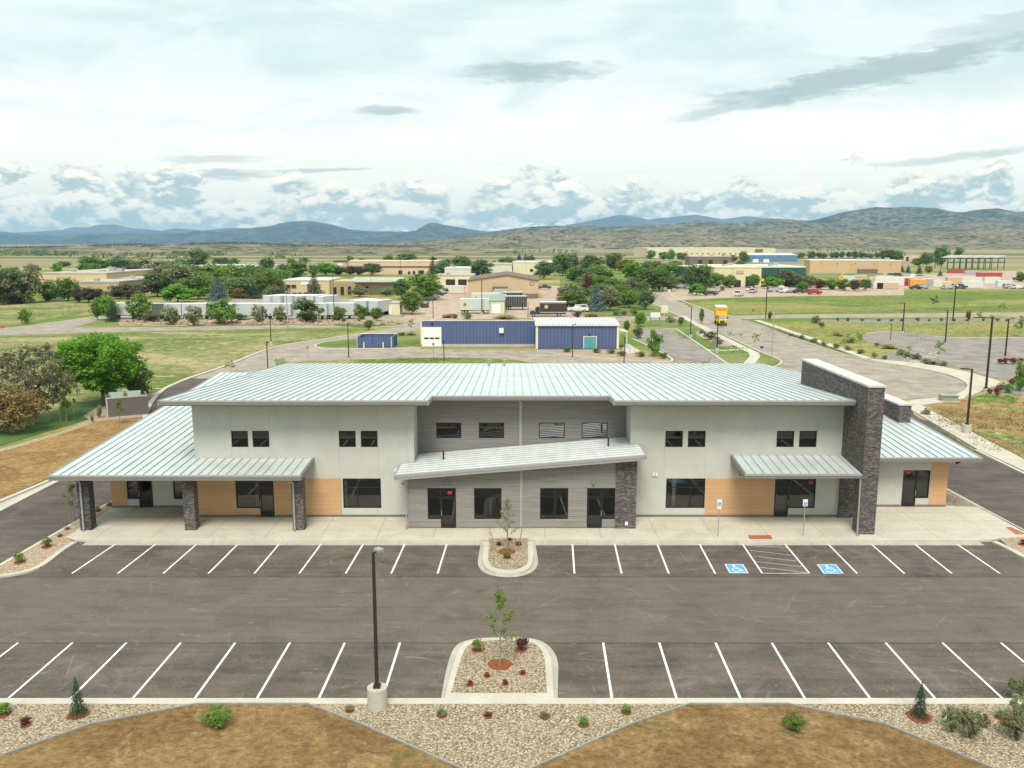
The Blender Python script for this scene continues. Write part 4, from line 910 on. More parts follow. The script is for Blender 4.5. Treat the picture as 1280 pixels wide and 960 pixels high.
# --- stone columns and rainwater pipes
for x_ in (-28.35, -21.4, -14.2):
    mb = MB(); mb.box(x_ - .37, x_ + .37, 54.06, 54.78, 0, 3.72); bobj('stone_column', mb, 'darkstone' if x_ < -28 else 'stone')
def pipe(pts, r=.05):
    mb = MB(); mb.path(pts, r, 8); return bobj('downpipe', mb, 'galv' if pts[0][0] != 22.55 else 'galv')
pipe([(-28.55, 53.3, 3.66), (-28.5, 53.85, 3.45), (-28.45, 53.98, 3.3), (-28.45, 53.98, .05), (-28.4, 53.75, .03)], .07)
pipe([(-14.75, 53.3, 3.66), (-14.6, 53.85, 3.45), (-14.42, 53.98, 3.3), (-14.42, 53.98, .05), (-14.4, 53.75, .03)], .07)
pipe([(22.6, 53.2, 3.75), (22.6, 53.15, .1), (22.62, 52.95, .03)], .06)
pipe([(-7.35, 53.8, 3.3), (-7.1, 54.35, 3.1), (-7.05, 54.42, 2.9), (-7.05, 54.42, .1), (-7.05, 54.2, .04)], .05)
# --- small fittings
for x_, z_, Y in ((-4.27, 3.25, YW), (5.4, 3.25, YW)):
    mb = MB(); mb.box(x_ - .09, x_ + .09, Y - .16, Y - .001, z_ - .16, z_ + .12); bobj('wall_lamp', mb, 'trim')
for x_, z_, Y in ((-7.95, 3.35, YM), (9.9, 3.05, YM)):
    mb = MB(); mb.box(x_ - .17, x_ - .03, Y - .1, Y - .001, z_ - .1, z_ + .1); mb.box(x_ + .03, x_ + .17, Y - .1, Y - .001, z_ - .1, z_ + .1); bobj('wall_lamp', mb, 'white')
mb = MB(); mb.box(7.55, 7.75, YW - .14, YW - .101, .25, .48); bobj('outlet_cover', mb, 'white')
for x_, z_ in ((26.3, 3.55), (28.0, 3.62)):
    mb = MB(); mb.blob((x_, 58.6, z_), .12, .12, .1); bobj('wall_lamp', mb, 'black')
# ================================================================ plants
def leaves(name, pts, nrm, size, mat, rng, parent=None, flat_=0.62, aspect=0.7, extra=None):
    """a crown of small separate leaf faces; pts (n,3), nrm (n,3) preferred facing"""
    n = len(pts); pts = np.asarray(pts, float); nrm = np.asarray(nrm, float)
    d = rng.normal(size=(n, 3)); d = nrm * flat_ + d * (1 - flat_); d /= np.linalg.norm(d, axis=1)[:, None] + 1e-9
    a = np.cross(d, rng.normal(size=(n, 3))); a /= np.linalg.norm(a, axis=1)[:, None] + 1e-9; b2 = np.cross(d, a)
    s = size * rng.uniform(.6, 1.3, (n, 1)); q = s * aspect
    V = np.stack([pts - a * s, pts - b2 * q, pts + a * s, pts + b2 * q], 1).reshape(-1, 3)
    me = bpy.data.meshes.new(name); me.vertices.add(4 * n); me.vertices.foreach_set('co', V.ravel())
    me.loops.add(4 * n); me.loops.foreach_set('vertex_index', np.arange(4 * n, dtype=np.int32))
    me.polygons.add(n); me.polygons.foreach_set('loop_start', np.arange(0, 4 * n, 4, dtype=np.int32))
    me.update(calc_edges=True); me.validate()
    me.materials.append(M[mat])
    o = bpy.data.objects.new(name, me); COL.objects.link(o)
    if parent is not None: o.parent = parent
    return o
def crown_points(rng, n, zlo, zhi, rad, clumps=46, lump=.20, shape='round', hollow=.35):
    C = []
    while len(C) < clumps:
        v = rng.normal(size=3); v /= np.linalg.norm(v); r = (hollow + (1 - hollow) * rng.random() ** .5)
        c = v * r; t = (c[2] + 1) / 2
        w = {'round': 1.0, 'oval': 1.0, 'flat': 1.0 if c[2] > -.3 else .75, 'vase': .65 + .45 * t, 'cone': max(.08, 1.05 - t)}[shape]
        C.append((c[0] * rad * w * .86, c[1] * rad * w * .86, zlo + (zhi - zlo) * (.06 + .88 * t), rng.uniform(.42, 1.5)))
    C = np.array(C); k = rng.integers(0, clumps, n)
    v = rng.normal(size=(n, 3)); v /= np.linalg.norm(v, axis=1)[:, None]; rr = rng.random(n) ** .4
    L = lump * C[k, 3]
    P = C[k, :3] + v * (rr * L)[:, None] * np.array([rad * 2, rad * 2, (zhi - zlo) * .75])
    P[:, 2] = np.maximum(P[:, 2], zlo * .8 + .004)
    N = v * .7 + np.array([0, 0, .75]); return P, N
def trunk_mb(rng, h, r, top, spread, limbs=5):
    mb = MB(); p0 = Vector((0, 0, -.01)); p1 = Vector((rng.uniform(-.02, .02), rng.uniform(-.02, .02), h))
    mb.tube(p0, p1, r, r * .72, 8); p2 = Vector((p1.x * 1.5, p1.y * 1.5, top)); mb.tube(p1, p2, r * .7, r * .15, 6)
    for i in range(limbs):
        a = 2 * math.pi * i / limbs + rng.uniform(-.4, .4); t = rng.uniform(0.0, .5); s = p1.lerp(p2, t)
        m_ = s + Vector((math.cos(a) * spread * .5, math.sin(a) * spread * .5, (top - h) * .22)); e = s + Vector((math.cos(a) * spread, math.sin(a) * spread, (top - h) * .5))
        mb.tube(s, m_, r * .4, r * .28, 5); mb.tube(m_, e, r * .28, r * .08, 5)
    return mb
leafs = dict(
    bright=((0.08, 0.185, 0.02), (0.25, 0.45, 0.05)), green=((0.0944, 0.1925, 0.0412), (0.2618, 0.3851, 0.077)), dark=((0.0679, 0.1342, 0.0484), (0.1932, 0.2684, 0.0859)),
    olive=((0.1439, 0.1771, 0.0842), (0.321, 0.3321, 0.166)), grey=((0.1275, 0.132, 0.075), (0.27, 0.255, 0.1575)), blue=((0.0929, 0.1435, 0.1435), (0.2109, 0.2785, 0.27)), spruce=((0.0403, 0.0756, 0.0437), (0.1008, 0.1512, 0.084)),
    maroon=((0.075, 0.066, 0.042), (0.165, 0.14, 0.085)), yellow=((0.16, 0.16, 0.02), (0.3, 0.27, 0.04)), rust=((0.12, 0.05, 0.03), (0.22, 0.11, 0.06)), brown=((0.1885, 0.1232, 0.0508), (0.377, 0.2755, 0.1087)),
    lime=((0.1265, 0.2151, 0.038), (0.2656, 0.3542, 0.0759)), red=((0.14, 0.025, 0.02), (0.3, 0.07, 0.04)), straw=((0.3, 0.22, 0.09), (0.46, 0.36, 0.17)), silver=((0.16, 0.2, 0.1), (0.3, 0.34, 0.2)), purple=((0.07, 0.02, 0.025), (0.16, 0.05, 0.05)))
for k, (a, c) in leafs.items(): M['leaf_' + k] = leaf_mat('leaves_' + k, a, c, trans=.45 if k in ('bright', 'green', 'lime') else .35)
PROTO = {}
def proto_tree(key, col, seed, n=2300, shape='round', zlo=.22, clumps=46, lump=.2, size=.032, trunk=(.16, .028), bark='bark', name='tree', hollow=.35, limbs=5):
    rng = np.random.default_rng(seed)
    r_ = empty(name, cat='tree', label='tree')
    P, N = crown_points(rng, n, zlo, 1.0, .5, clumps, lump, shape, hollow)
    obj('trunk', trunk_mb(rng, trunk[0] + zlo * .4, trunk[1], .8, .28, limbs), bark, r_)
    leaves('crown', P, N, size, 'leaf_' + col, rng, r_); PROTO[key] = r_
def proto_conifer(key, col, seed, n=2600, name='spruce_tree', droop=.35, levels=17, size=.026, wide=1.0, zlo=.05):
    rng = np.random.default_rng(seed); r_ = empty(name, cat='tree', label='tree'); P, N = [], []
    for i in range(levels):
        t = i / (levels - 1); z = zlo + (1 - zlo) * t; R_ = (.5 * (1 - t) ** .85 + .015) * rng.uniform(.85, 1.1) * wide; k = max(4, int(11 * (1 - t) + 4))
        for j in range(k):
            a = 2 * math.pi * (j + rng.uniform(-.3, .3)) / k; L = R_ * rng.uniform(.75, 1.1); m_ = max(5, int(n / levels / k * (1.7 * (1 - t) + .3)))
            s = rng.random(m_) ** .6 * L; off = rng.normal(0, .014 + .03 * (1 - t), (m_, 2))
            P += [(math.cos(a) * q + o[0] * .8, math.sin(a) * q + o[0], z - droop * q * q * 1.2 + o[1] * .35 + .02) for q, o in zip(s, off)]
            N += [(math.cos(a) * .35, math.sin(a) * .35, .8)] * m_
    mb = MB(); mb.tube((0, 0, -.01), (0, 0, .97), .026, .004, 7); obj('trunk', mb, 'bark', r_)
    P = np.array(P); P[:, 2] = np.maximum(P[:, 2], .012); leaves('crown', P, np.array(N), size, 'leaf_' + col, rng, r_); PROTO[key] = r_
def proto_bush(key, col, seed, n=900, name='shrub', size=.055, clumps=18, lump=.24, cat='shrub'):
    rng = np.random.default_rng(seed); r_ = empty(name, cat=cat, label='shrub')
    P, N = crown_points(rng, n, .02, 1.0, .5, clumps, lump, 'flat', .2)
    mb = MB()
    for i in range(5):
        a = i * 1.257; mb.tube((0, 0, -.01), (math.cos(a) * .22, math.sin(a) * .22, .6), .02, .006, 5)
    obj('stem', mb, 'bark', r_); leaves('foliage', P, N, size, 'leaf_' + col, rng, r_); PROTO[key] = r_
for i, c in enumerate(('bright', 'green', 'dark', 'olive', 'yellow', 'maroon', 'lime', 'brown', 'grey', 'rust')):
    proto_tree(c, c, 11 + i, 2600, ('round', 'flat', 'round', 'oval')[i % 4], .06, size=.042, trunk=(.12, .024), hollow=.2)
proto_tree('oval', 'green', 31, 2400, 'oval', .08, size=.042); proto_tree('ovaldark', 'dark', 32, 2600, 'oval', .07, size=.042)
proto_tree('big', 'dark', 33, 4200, 'round', .07, clumps=64, lump=.17, size=.036); proto_tree('biggreen', 'green', 34, 4200, 'flat', .08, clumps=64, lump=.17, size=.036)
VAR = {}
for k, col_, sh in (('green', 'green', ('oval', 'flat', 'vase')), ('dark', 'dark', ('flat', 'oval', 'vase')), ('big', 'dark', ('flat', 'oval')), ('biggreen', 'green', ('round', 'vase')), ('olive', 'olive', ('oval', 'flat')), ('bright', 'bright', ('oval',)), ('maroon', 'maroon', ('flat', 'oval'))):
    VAR[k] = [k]
    for i, q in enumerate(sh):
        kk = k + '_' + q; proto_tree(kk, col_, 200 + len(VAR) * 10 + i, 2900, q, .05 + .04 * i, clumps=40 + 18 * i, lump=.15 + .03 * i, size=.040, trunk=(.12, .024), hollow=.15 + .15 * i); VAR[k].append(kk)
proto_conifer('blue', 'blue', 41); proto_conifer('spruce', 'spruce', 42); proto_conifer('pine', 'olive', 43, 2200, 'pine_tree', .1, 11, .032, 1.05, .04)
proto_tree('juniper', 'dark', 44, 2000, 'cone', .05, 34, .2, .034, name='juniper_tree', trunk=(.03, .03))
for c in ('olive', 'green', 'dark', 'rust', 'red', 'straw', 'lime', 'purple', 'silver', 'maroon'): proto_bush('b_' + c, c, 60 + len(c) * 7 + ord(c[0]))
proto_tree('sapling', 'green', 81, 420, 'oval', .30, 16, .12, .034, (.30, .012), 'palebark', 'young_tree', .1)
proto_tree('limesapling', 'lime', 82, 380, 'oval', .28, 16, .12, .034, (.30, .012), 'palebark', 'young_tree', .1)
proto_tree('darksapling', 'dark', 83, 460, 'oval', .22, 16, .14, .036, (.25, .013), 'palebark', 'young_tree', .1)

for k_, c_ in (('b_juniper', 'olive'), ('b_pinebush', 'green')):
    proto_bush(k_, c_, 90 + len(k_), 3200, size=.030, clumps=42, lump=.13)
def grow(key, px, py, pw, ph, label, group=None, cat=None, z=ZA):
    """plant a copy where the survey puts its foot; pw, ph are its width and height there, in pixels of the survey photograph"""
    X, Y = G(px, py, z); k = CP * (Y * CP + (CAM_H - z) * SP) / FOC / CP
    hz_ = (HZ(py - ph, Y) - z); wz_ = pw * (Y * CP + (CAM_H - z) * SP) / FOC
    key = random.choice(VAR.get(key, [key]))
    o = place(PROTO[key], (X, Y, z - .01), random.uniform(0, 6.28), (wz_, wz_, max(hz_, .2)), label, group)
    if cat: o['category'] = cat
    return o
TREES = '''
olive|4|381|30|48|tall olive tree at the far left edge behind the spruces
olive|34|379|31|46|tall olive tree between the blue spruce and the warehouse
dark|18|380|26|44|dark tree squeezed between two tall olive trees at far left
blue|28|379|25|32|tallest blue spruce at the left field's far edge
blue|12|379|19|27|smaller blue spruce left of the tallest one
spruce|2|377|15|27|brownish spruce cut by the left picture edge
green|60|376|23|24|round green tree just right of the three blue spruces
biggreen|85|376|28|27|wide green tree in front of the long tan warehouse
maroon|99|378|15|17|leftmost dark brown bushy tree below the tan warehouse
maroon|111|378|19|18|middle dark brown bushy tree below the tan warehouse
maroon|125|378|17|16|rightmost dark brown bushy tree below the tan warehouse
dark|96|357|21|13|dark green tree against the tan warehouse wall
green|114|356|13|9|small green tree against the right end of the tan warehouse
dark|80|334|14|7|small dark tree behind the white warehouse roof
green|112|338|18|16|bright tree rising behind the white warehouse roof
green|124|338|14|13|green tree beside the bright one behind the warehouse roof
dark|152|336|34|12|long dark row tree under the pylon
olive|190|346|34|24|light olive tree right of the pylon
olive|204|352|18|20|thin olive tree before the pale houses
biggreen|137|355|22|16|green tree right of the tan warehouse's corner
maroon|162|351|24|21|dark purplish tree over the second tan roof
maroon|146|374|17|17|leftmost brown shrub tree beside the fenced yard
maroon|160|374|19|18|second brown shrub tree beside the fenced yard
maroon|175|373|17|16|third brown shrub tree beside the fenced yard
dark|197|371|31|28|large dark brown-green tree left of the bright round one
bright|222|378|37|22|bright green round tree behind the parked trailers
blue|208|344|9|14|small blue spruce above the bright round tree
green|122|400|16|24|green tree left of the first trailer
green|135|400|26|29|larger green tree overhanging the first trailer
spruce|141|402|17|24|dark spruce at the end of the first trailer
green|175|402|31|33|green tree hiding the gap between two trailers
olive|189|403|21|15|low olive tree below the trailer gap
olive|213|406|22|21|rounded olive bush before the second trailer
b_juniper|242|407|23|25|rounded olive evergreen before the third trailer
lime|278|405|36|29|large pale green rounded tree before the trailers
b_juniper|324|405|20|24|rounded evergreen right of the large pale tree
b_juniper|351|405|17|23|smaller rounded evergreen beside the tall lamp
big|385|403|38|29|broad dark green tree before the trailers
green|423|402|20|18|small green street tree right of the broad dark one
green|451|401|18|20|small street tree before the angled trailers
green|471|401|17|15|low street tree left of the yellow shed
b_dark|461|412|12|12|dark round bush at the bend of the street
b_green|33|405|17|18|single round bush in the left meadow
b_dark|300|400|16|8|low dark bush on the rocky bank
big|247|336|28|24|big dark tree on the skyline left of centre
dark|275|332|18|10|dark skyline tree right of the big one
green|292|332|13|9|small skyline tree beside the long white shed
olive|225|368|34|34|olive tree mass above the bright round tree
biggreen|248|374|32|30|dark leafy tree left of the tall blue spruce
dark|236|352|26|20|dark tree below the long white shed
green|266|356|34|24|spreading green tree under the white shed
biggreen|291|362|38|30|broad green tree in the thick grove
green|315|352|30|20|green tree at the top of the grove
dark|334|342|15|19|dark round tree standing above the grove
big|302|372|30|24|dark tree low in the grove
green|335|365|26|24|green tree behind the thin white poles
biggreen|350|362|30|27|wide tree left of the two-storey tan building
green|372|348|24|20|round tree above the two-storey building
dark|391|346|9|15|narrow dark tree above the two-storey building roof
bright|408|344|26|15|bright green tree left of the peach building's tower
blue|273|376|24|27|tall blue-grey spruce behind the trailers
brown|300|373|15|13|brown leafless-looking tree between two spruces
spruce|317|373|24|16|drooping dark spruce right of the brown tree
spruce|356|374|19|19|dark spruce at the tan building's left corner
spruce|393|373|23|28|tall dark spruce before the tan two-storey front
olive|342|373|18|14|olive tree left of the corner spruce
maroon|423|344|16|11|leftmost brown hedge tree below the peach tower
maroon|438|344|18|11|middle brown hedge tree below the peach tower
maroon|450|344|15|10|rightmost brown hedge tree below the peach tower
dark|466|344|19|14|dark green tree under the peach wall's awning
bright|486|328|11|9|yellow-green tree behind the peach building
green|507|327|22|10|green tree behind the right half of the peach roof
spruce|541|347|15|22|pointed dark tree at the peach building's right end
ovaldark|554|347|16|20|second pointed dark tree right of the peach building
big|578|345|24|23|large dark green tree before the white buildings
ovaldark|602|347|24|22|dark tree at the left of the gabled roof
ovaldark|633|342|27|20|dark tree above the gabled roof ridge
dark|592|346|12|14|small dark tree beside the white wall
spruce|649|326|7|8|leftmost of three little pointed trees on the skyline
spruce|657|326|7|8|middle of three little pointed trees on the skyline
spruce|665|326|7|8|rightmost of three little pointed trees on the skyline
ovaldark|680|349|20|22|dark tree before the white building's right end
dark|502|374|19|25|dark tree right of the dock porch
biggreen|532|375|37|31|big spreading green tree beside the row of parked cars
green|515|393|22|26|green tree behind the small yellow shed
olive|449|371|17|12|green bush tree before the dock doors
olive|483|370|14|10|olive bush tree at the right of the dock doors
sapling|514|415|11|17|slim young tree left of the blue building
big|703|345|24|26|dark tree left of the avenue's far end
juniper|717|340|16|23|pointed dark tree behind the avenue trees
big|740|342|26|22|rounded dark tree at the avenue's far left
big|724|355|22|20|dark green tree right of the white building
biggreen|748|357|28|25|broad tree in the middle of the avenue
bright|717|372|24|18|light green round tree beside the loading yard
green|716|388|28|23|round green tree behind the black truck
rust|735|372|9|28|dead rust-coloured thin tree in the avenue
blue|745|389|25|31|big blue spruce in the avenue
olive|762|388|22|26|olive-brown tree right of the big blue spruce
green|768|372|24|24|green tree above the olive-brown tree
dark|754|376|22|18|dark tree behind the big blue spruce
green|786|385|22|21|bushy green tree left of the round road tree
grey|783|370|24|22|pale grey-green tree in the avenue
ovaldark|807|387|18|24|neat round dark tree on the road's corner
big|769|338|22|20|dark tree at the right of the far track
yellow|784|342|22|17|yellow tree beside the far track
bright|793|352|26|24|bright green tree below the yellow one
yellow|822|340|22|13|yellow tree behind the road trees
dark|807|342|11|13|small dark tree between two yellow trees
big|816|364|34|27|large dark tree left of the shop car park
dark|801|366|16|14|low dark tree under the large ones at the road
biggreen|836|352|28|22|green tree left of the cream shop
dark|837|364|16|18|dark tree at the car park's left end
olive|851|360|15|14|olive tree at the car park's edge
big|865|362|16|29|tall dark tree before the green wall's left end
big|878|362|17|29|second tall dark tree beside the shop's left end
lime|895|360|18|18|yellow-green tree before the cream shop wall
green|911|360|15|16|green tree before the cream shop wall
bright|870|369|20|14|small bright tree at the car park's front
green|942|360|12|16|green tree by the shop's wide door
bright|967|361|21|14|bright round tree before the dark green wall
maroon|981|359|17|20|brownish tree before the dark green wall
grey|995|359|13|17|grey-green tree at the green wall's right end
bright|1003|365|15|12|bright round tree beside the red car
olive|1013|360|17|14|olive tree right of the green building
rust|1025|362|14|12|reddish tree before the orange warehouse
green|1039|362|14|13|leftmost green tree before the orange warehouse
green|1053|363|14|14|rightmost green tree before the orange warehouse
maroon|1068|364|13|14|dark red tree before the orange warehouse
dark|1082|363|12|13|dark green tree at the white trailer's end
green|813|324|11|11|leftmost little tree before the huge cream warehouse
green|829|325|10|10|second little tree before the huge cream warehouse
green|838|326|11|13|third little tree before the huge cream warehouse
grey|853|326|11|11|grey little tree before the huge cream warehouse
spruce|903|331|9|13|dark spruce before the low brown shop
yellow|916|328|9|9|yellowish tree before the low brown shop
green|929|328|11|13|green tree left of the blue shed
dark|925|333|10|7|dark bush tree below the blue shed's left end
green|963|327|7|6|round tree before the blue shed
dark|1110|330|16|18|dark tree at the orange warehouse's right end
dark|1120|329|14|16|second dark tree right of the orange warehouse
big|1174|332|17|24|tallest tree beside the steel frame
dark|1158|333|13|17|dark tree left of the tallest one by the frame
green|1147|333|12|10|green tree in the row left of the steel frame
dark|1198|322|8|13|dark tree behind the steel frame's left end
spruce|1127|340|6|8|first little spruce behind the storage yard
spruce|1135|341|6|9|second little spruce behind the storage yard
spruce|1149|342|7|10|third little spruce behind the storage yard
green|1161|342|8|9|little green tree behind the storage yard
spruce|1175|345|6|7|last little spruce behind the storage yard
green|1276|352|16|12|green bush tree at the right picture edge
darksapling|1168|386|13|17|lone small tree in the right field
limesapling|1252|394|9|16|yellow-green sapling beside the far street
green|818|446|19|33|leafy young tree in the bed right of the blue building
olive|797|423|13|14|reddish-green tree beside the blue building's porch
bright|800|408|14|17|bright green tree behind the blue building's right end
ovaldark|783|415|8|14|small dark tree at the porch corner
sapling|1173|452|17|28|young tree on the gravel at the turning circle
darksapling|1274|421|16|27|tall dark sapling at the right picture edge
green|1275|489|20|36|young tree in the shrub bed at right edge
limesapling|1072|427|8|13|lime sapling in the right verge
darksapling|1075|430|8|12|dark sapling beside the lime one
limesapling|1053|437|8|12|lime sapling nearest the turning circle
sapling|1060|426|7|10|little sapling by the gravel strip
ovaldark|877|405|6|19|narrow dark street tree by the yellow truck
sapling|944|434|11|18|small street tree beside the lane's mailbox
limesapling|904|418|9|18|lime street tree before the yellow truck
limesapling|883|462|16|12|sapling top showing above the roof's right half
limesapling|288|468|15|17|sapling top showing above the roof's left end
sapling|1136|442|11|10|flat-topped young tree at the car park corner
rust|962|400|5|10|reddish sapling beside the gravel strip
darksapling|1240|402|8|9|dark sapling in the far gravel strip
rust|1210|401|6|12|red sapling in the far gravel strip
darksapling|1224|402|8|13|larger dark sapling in the far gravel strip
'''
for ln in TREES.strip().split('\n'):
    k, px, py, pw, ph, lab = ln.split('|')
    pw_, ph_ = float(pw) * ((1.34 if float(py) < 394 else 1.05) if not k.startswith('b_') and 'sapling' not in k else 1.1), float(ph) * 1.10
    far_ = float(py) < 348
    o = grow(k, float(px), float(py), pw_, ph_, lab, 'trees in the distance' if far_ else 'trees on the middle ground')
    if lab.find('bush') >= 0 and k.startswith('b_'): o['category'] = 'bush'
FILL = ((215, 365, 345, 372, 24, 'tree in the thick of the grove between the long white shed and the trailers', 'trees in the thick of the left grove', ('green', 'dark', 'biggreen', 'olive', 'big')), (705, 800, 345, 385, 17, 'tree in the thick of the avenue right of the loading yard', 'trees in the thick of the avenue', ('green', 'dark', 'biggreen', 'olive', 'bright', 'big')),
        (0, 55, 345, 378, 6, 'dark leafy tree behind the spruces at the far left', 'trees behind the spruces', ('olive', 'dark', 'green')), (785, 850, 340, 362, 9, 'leafy tree in the clump left of the cream store', 'trees in the clump left of the store', ('big', 'green', 'dark', 'yellow')), (60, 240, 334, 345, 12, 'green tree in the scattered belt beyond the tan warehouses at left', 'scattered trees beyond the tan warehouses', ('green', 'biggreen', 'olive', 'bright')), (350, 700, 328, 336, 14, 'green tree in the scattered belt beyond the peach building', 'scattered trees beyond the peach building', ('green', 'biggreen', 'dark', 'bright')), (880, 1010, 355, 359, 8, 'leafy tree along the front of the store', 'trees along the store front', ('green', 'dark', 'bright')))
for x0, x1, y0, y1, n_, lab, grp, kinds in FILL:
    for i in range(n_):
        px, py = random.uniform(x0, x1), random.uniform(y0, y1)
        if 'avenue' in lab and px > 765 + (385 - py) * -.2 + 20: px -= 30
        s_ = (py - 300) / 60
        grow(kinds[i % len(kinds)], px, py, random.uniform(17, 28) * s_ * 1.25, random.uniform(15, 23) * s_, lab, grp)
# the distant row beyond the orange warehouse: nothing tells these apart
for i in range(16):
    grow(('dark', 'ovaldark', 'green', 'big')[i % 4], 996 + i * 7.1 + random.uniform(-2, 2), 323 + random.uniform(-.6, .6), random.uniform(7, 12), random.uniform(6, 10), 'small dark tree in the distant row beyond the orange warehouse', 'distant tree row beyond the orange warehouse')
# ---- shrubs
SHRUBS = '''
b_dark|709|440|11|6|low dark shrub in the red bed left of the teal door
b_green|746|441|10|6|low shrub just right of the teal door
b_green|764|442|10|6|low shrub at the blue building's right corner
b_dark|777|445|11|7|low shrub before the bicycle racks
b_green|801|446|12|7|low shrub beside the leafy young tree
b_dark|829|448|12|8|low dark shrub at the tip of the red bed
b_dark|888|425|14|12|dark shrub in the rocky bed by the path
b_olive|897|430|13|10|olive shrub in the rocky bed by the path
b_olive|878|418|9|7|pale shrub at the left of the rocky bed
b_dark|851|407|8|12|dark upright shrub in the road verge
b_olive|838|403|12|8|wide olive shrub in the road verge
b_olive|1020|404|12|10|olive shrub at the start of the gravel strip
b_dark|1027|409|8|7|dark shrub by the start of the gravel strip
b_olive|1062|428|14|7|olive grass clump beside the dark sapling
b_straw|1048|420|16|6|straw-coloured grass in the right verge
b_dark|1096|433|6|5|dark ball shrub at the car park's edge
b_straw|1113|436|22|6|straw-coloured grass row at the car park edge
b_olive|1126|444|11|8|leftmost shrub on the gravel tip
b_olive|1135|447|11|8|second shrub on the gravel tip
b_olive|1146|449|12|8|third shrub on the gravel tip
b_olive|1158|455|13|7|shrub below the young tree on the gravel tip
b_rust|1166|457|8|6|rusty shrub on the gravel tip
b_olive|1178|457|12|6|rightmost shrub on the gravel tip
b_red|1249|454|7|6|first red shrub of the row in the parking island
b_red|1257|455|9|8|second red shrub of the row in the parking island
b_red|1266|455|9|8|third red shrub of the row in the parking island
b_red|1275|454|8|7|fourth red shrub of the row in the parking island
b_red|1246|497|7|15|tall red shrub beside the tall lamp post
b_olive|1252|487|11|10|olive shrub behind the tall red shrub
b_rust|1237|492|7|7|brown shrub at the foot of the tall lamp post
b_green|1261|491|12|12|green shrub in the bed at right
b_red|1266|481|10|8|red shrub under the edge tree at right
b_olive|1157|519|11|9|olive shrub behind the lower stone fin
b_silver|124|522|7|17|silvery small conifer beside the grey enclosure
b_silver|116|528|5|11|lesser silvery conifer beside the grey enclosure
b_straw|560|397|18|5|straw-coloured hedge left of the light green trailer
b_straw|630|398|30|5|straw-coloured hedge behind the blue roof
b_rust|722|397|12|8|rusty hedge below the white van
b_straw|740|398|22|7|orange-straw hedge beside the white van
b_green|569|398|9|6|green shrub left of the straw hedge
b_green|584|399|12|9|green shrub before the light green trailer
b_dark|770|394|9|6|first round shrub on the avenue lawn
b_dark|780|394|8|6|second round shrub on the avenue lawn
b_green|793|394|10|8|round green shrub at the end of the avenue lawn
b_dark|502|419|10|4|low shrub left of the slim young tree
b_dark|514|419|11|3|low shrub at the foot of the slim young tree
'''
for ln in SHRUBS.strip().split('\n'):
    k, px, py, pw, ph, lab = ln.split('|'); grow(k, float(px), float(py), float(pw) * 1.1, float(ph), lab, 'shrubs in the beds')
for i in range(14):
    grow(('b_dark', 'b_maroon')[i % 2], 1046 + i * 16.5 + random.uniform(-3, 3), 401.5, random.uniform(4, 6), random.uniform(3, 5), 'tiny dark shrub in the long far gravel strip', 'tiny shrubs in the long gravel strip')
for i in range(9):
    grow(('b_dark', 'b_olive')[i % 2], 988 + i * 15 + random.uniform(-3, 3), 421 + i * 3.6 + random.uniform(-1, 1), random.uniform(7, 10), random.uniform(4, 7), 'low green shrub on the weedy verge beside the road kerb', 'low shrubs on the road verge') if i < 9 else None

# ---- big trees at the left, made singly
def big_tree(name, col, px, py, pw, ph, seed, label, n, shape='flat', zlo=.18, clumps=120, lump=.11, size=.017, bark='bark', cat='tree', trunk=(.16, .022)):
    rng = np.random.default_rng(seed); X, Y = G(px, py); w_ = pw * (Y * CP + 19 * SP) / FOC; h_ = HZ(py - ph, Y) - ZA
    r_ = empty(name, (X, Y, ZA - .02), 0, label, cat); r_.scale = (w_, w_, h_)
    P, N = crown_points(rng, n, zlo, 1.0, .5, clumps, lump, shape, .3)
    obj('trunk', trunk_mb(rng, trunk[0] + .05, trunk[1], .85, .34, 8), bark, r_); leaves('crown', P, N, size, 'leaf_' + col, rng, r_, .55); return r_
big_tree('shade_tree', 'bright', 129, 507, 122, 96, 5, 'large bright green round tree beside the grey enclosure at left', 19000, 'flat', .16, 150, .105, .0165)
big_tree('shade_tree', 'dark', 170, 498, 44, 46, 6, 'dark green tree tucked behind the large bright one', 5500, 'oval', .08, 50, .16, .028)
big_tree('pine_tree', 'grey', 45, 528, 92, 108, 8, 'tall sparse grey-green tree behind the brown bush at left', 7500, 'round', .06, 190, .07, .0145, 'palebark')
big_tree('pine_tree', 'olive', 84, 524, 40, 70, 9, 'thin olive tree between the grey tree and the bright tree', 2600, 'round', .12, 60, .08, .020, 'palebark')
big_tree('bush', 'brown', 14, 541, 84, 64, 10, 'large golden brown bush at the left picture edge', 9000, 'round', .02, 110, .11, .020, 'bark', 'bush', (.05, .02))
grow('bright', 138, 496, 20, 22, 'pale bush between the bright tree and the enclosure', cat='bush')

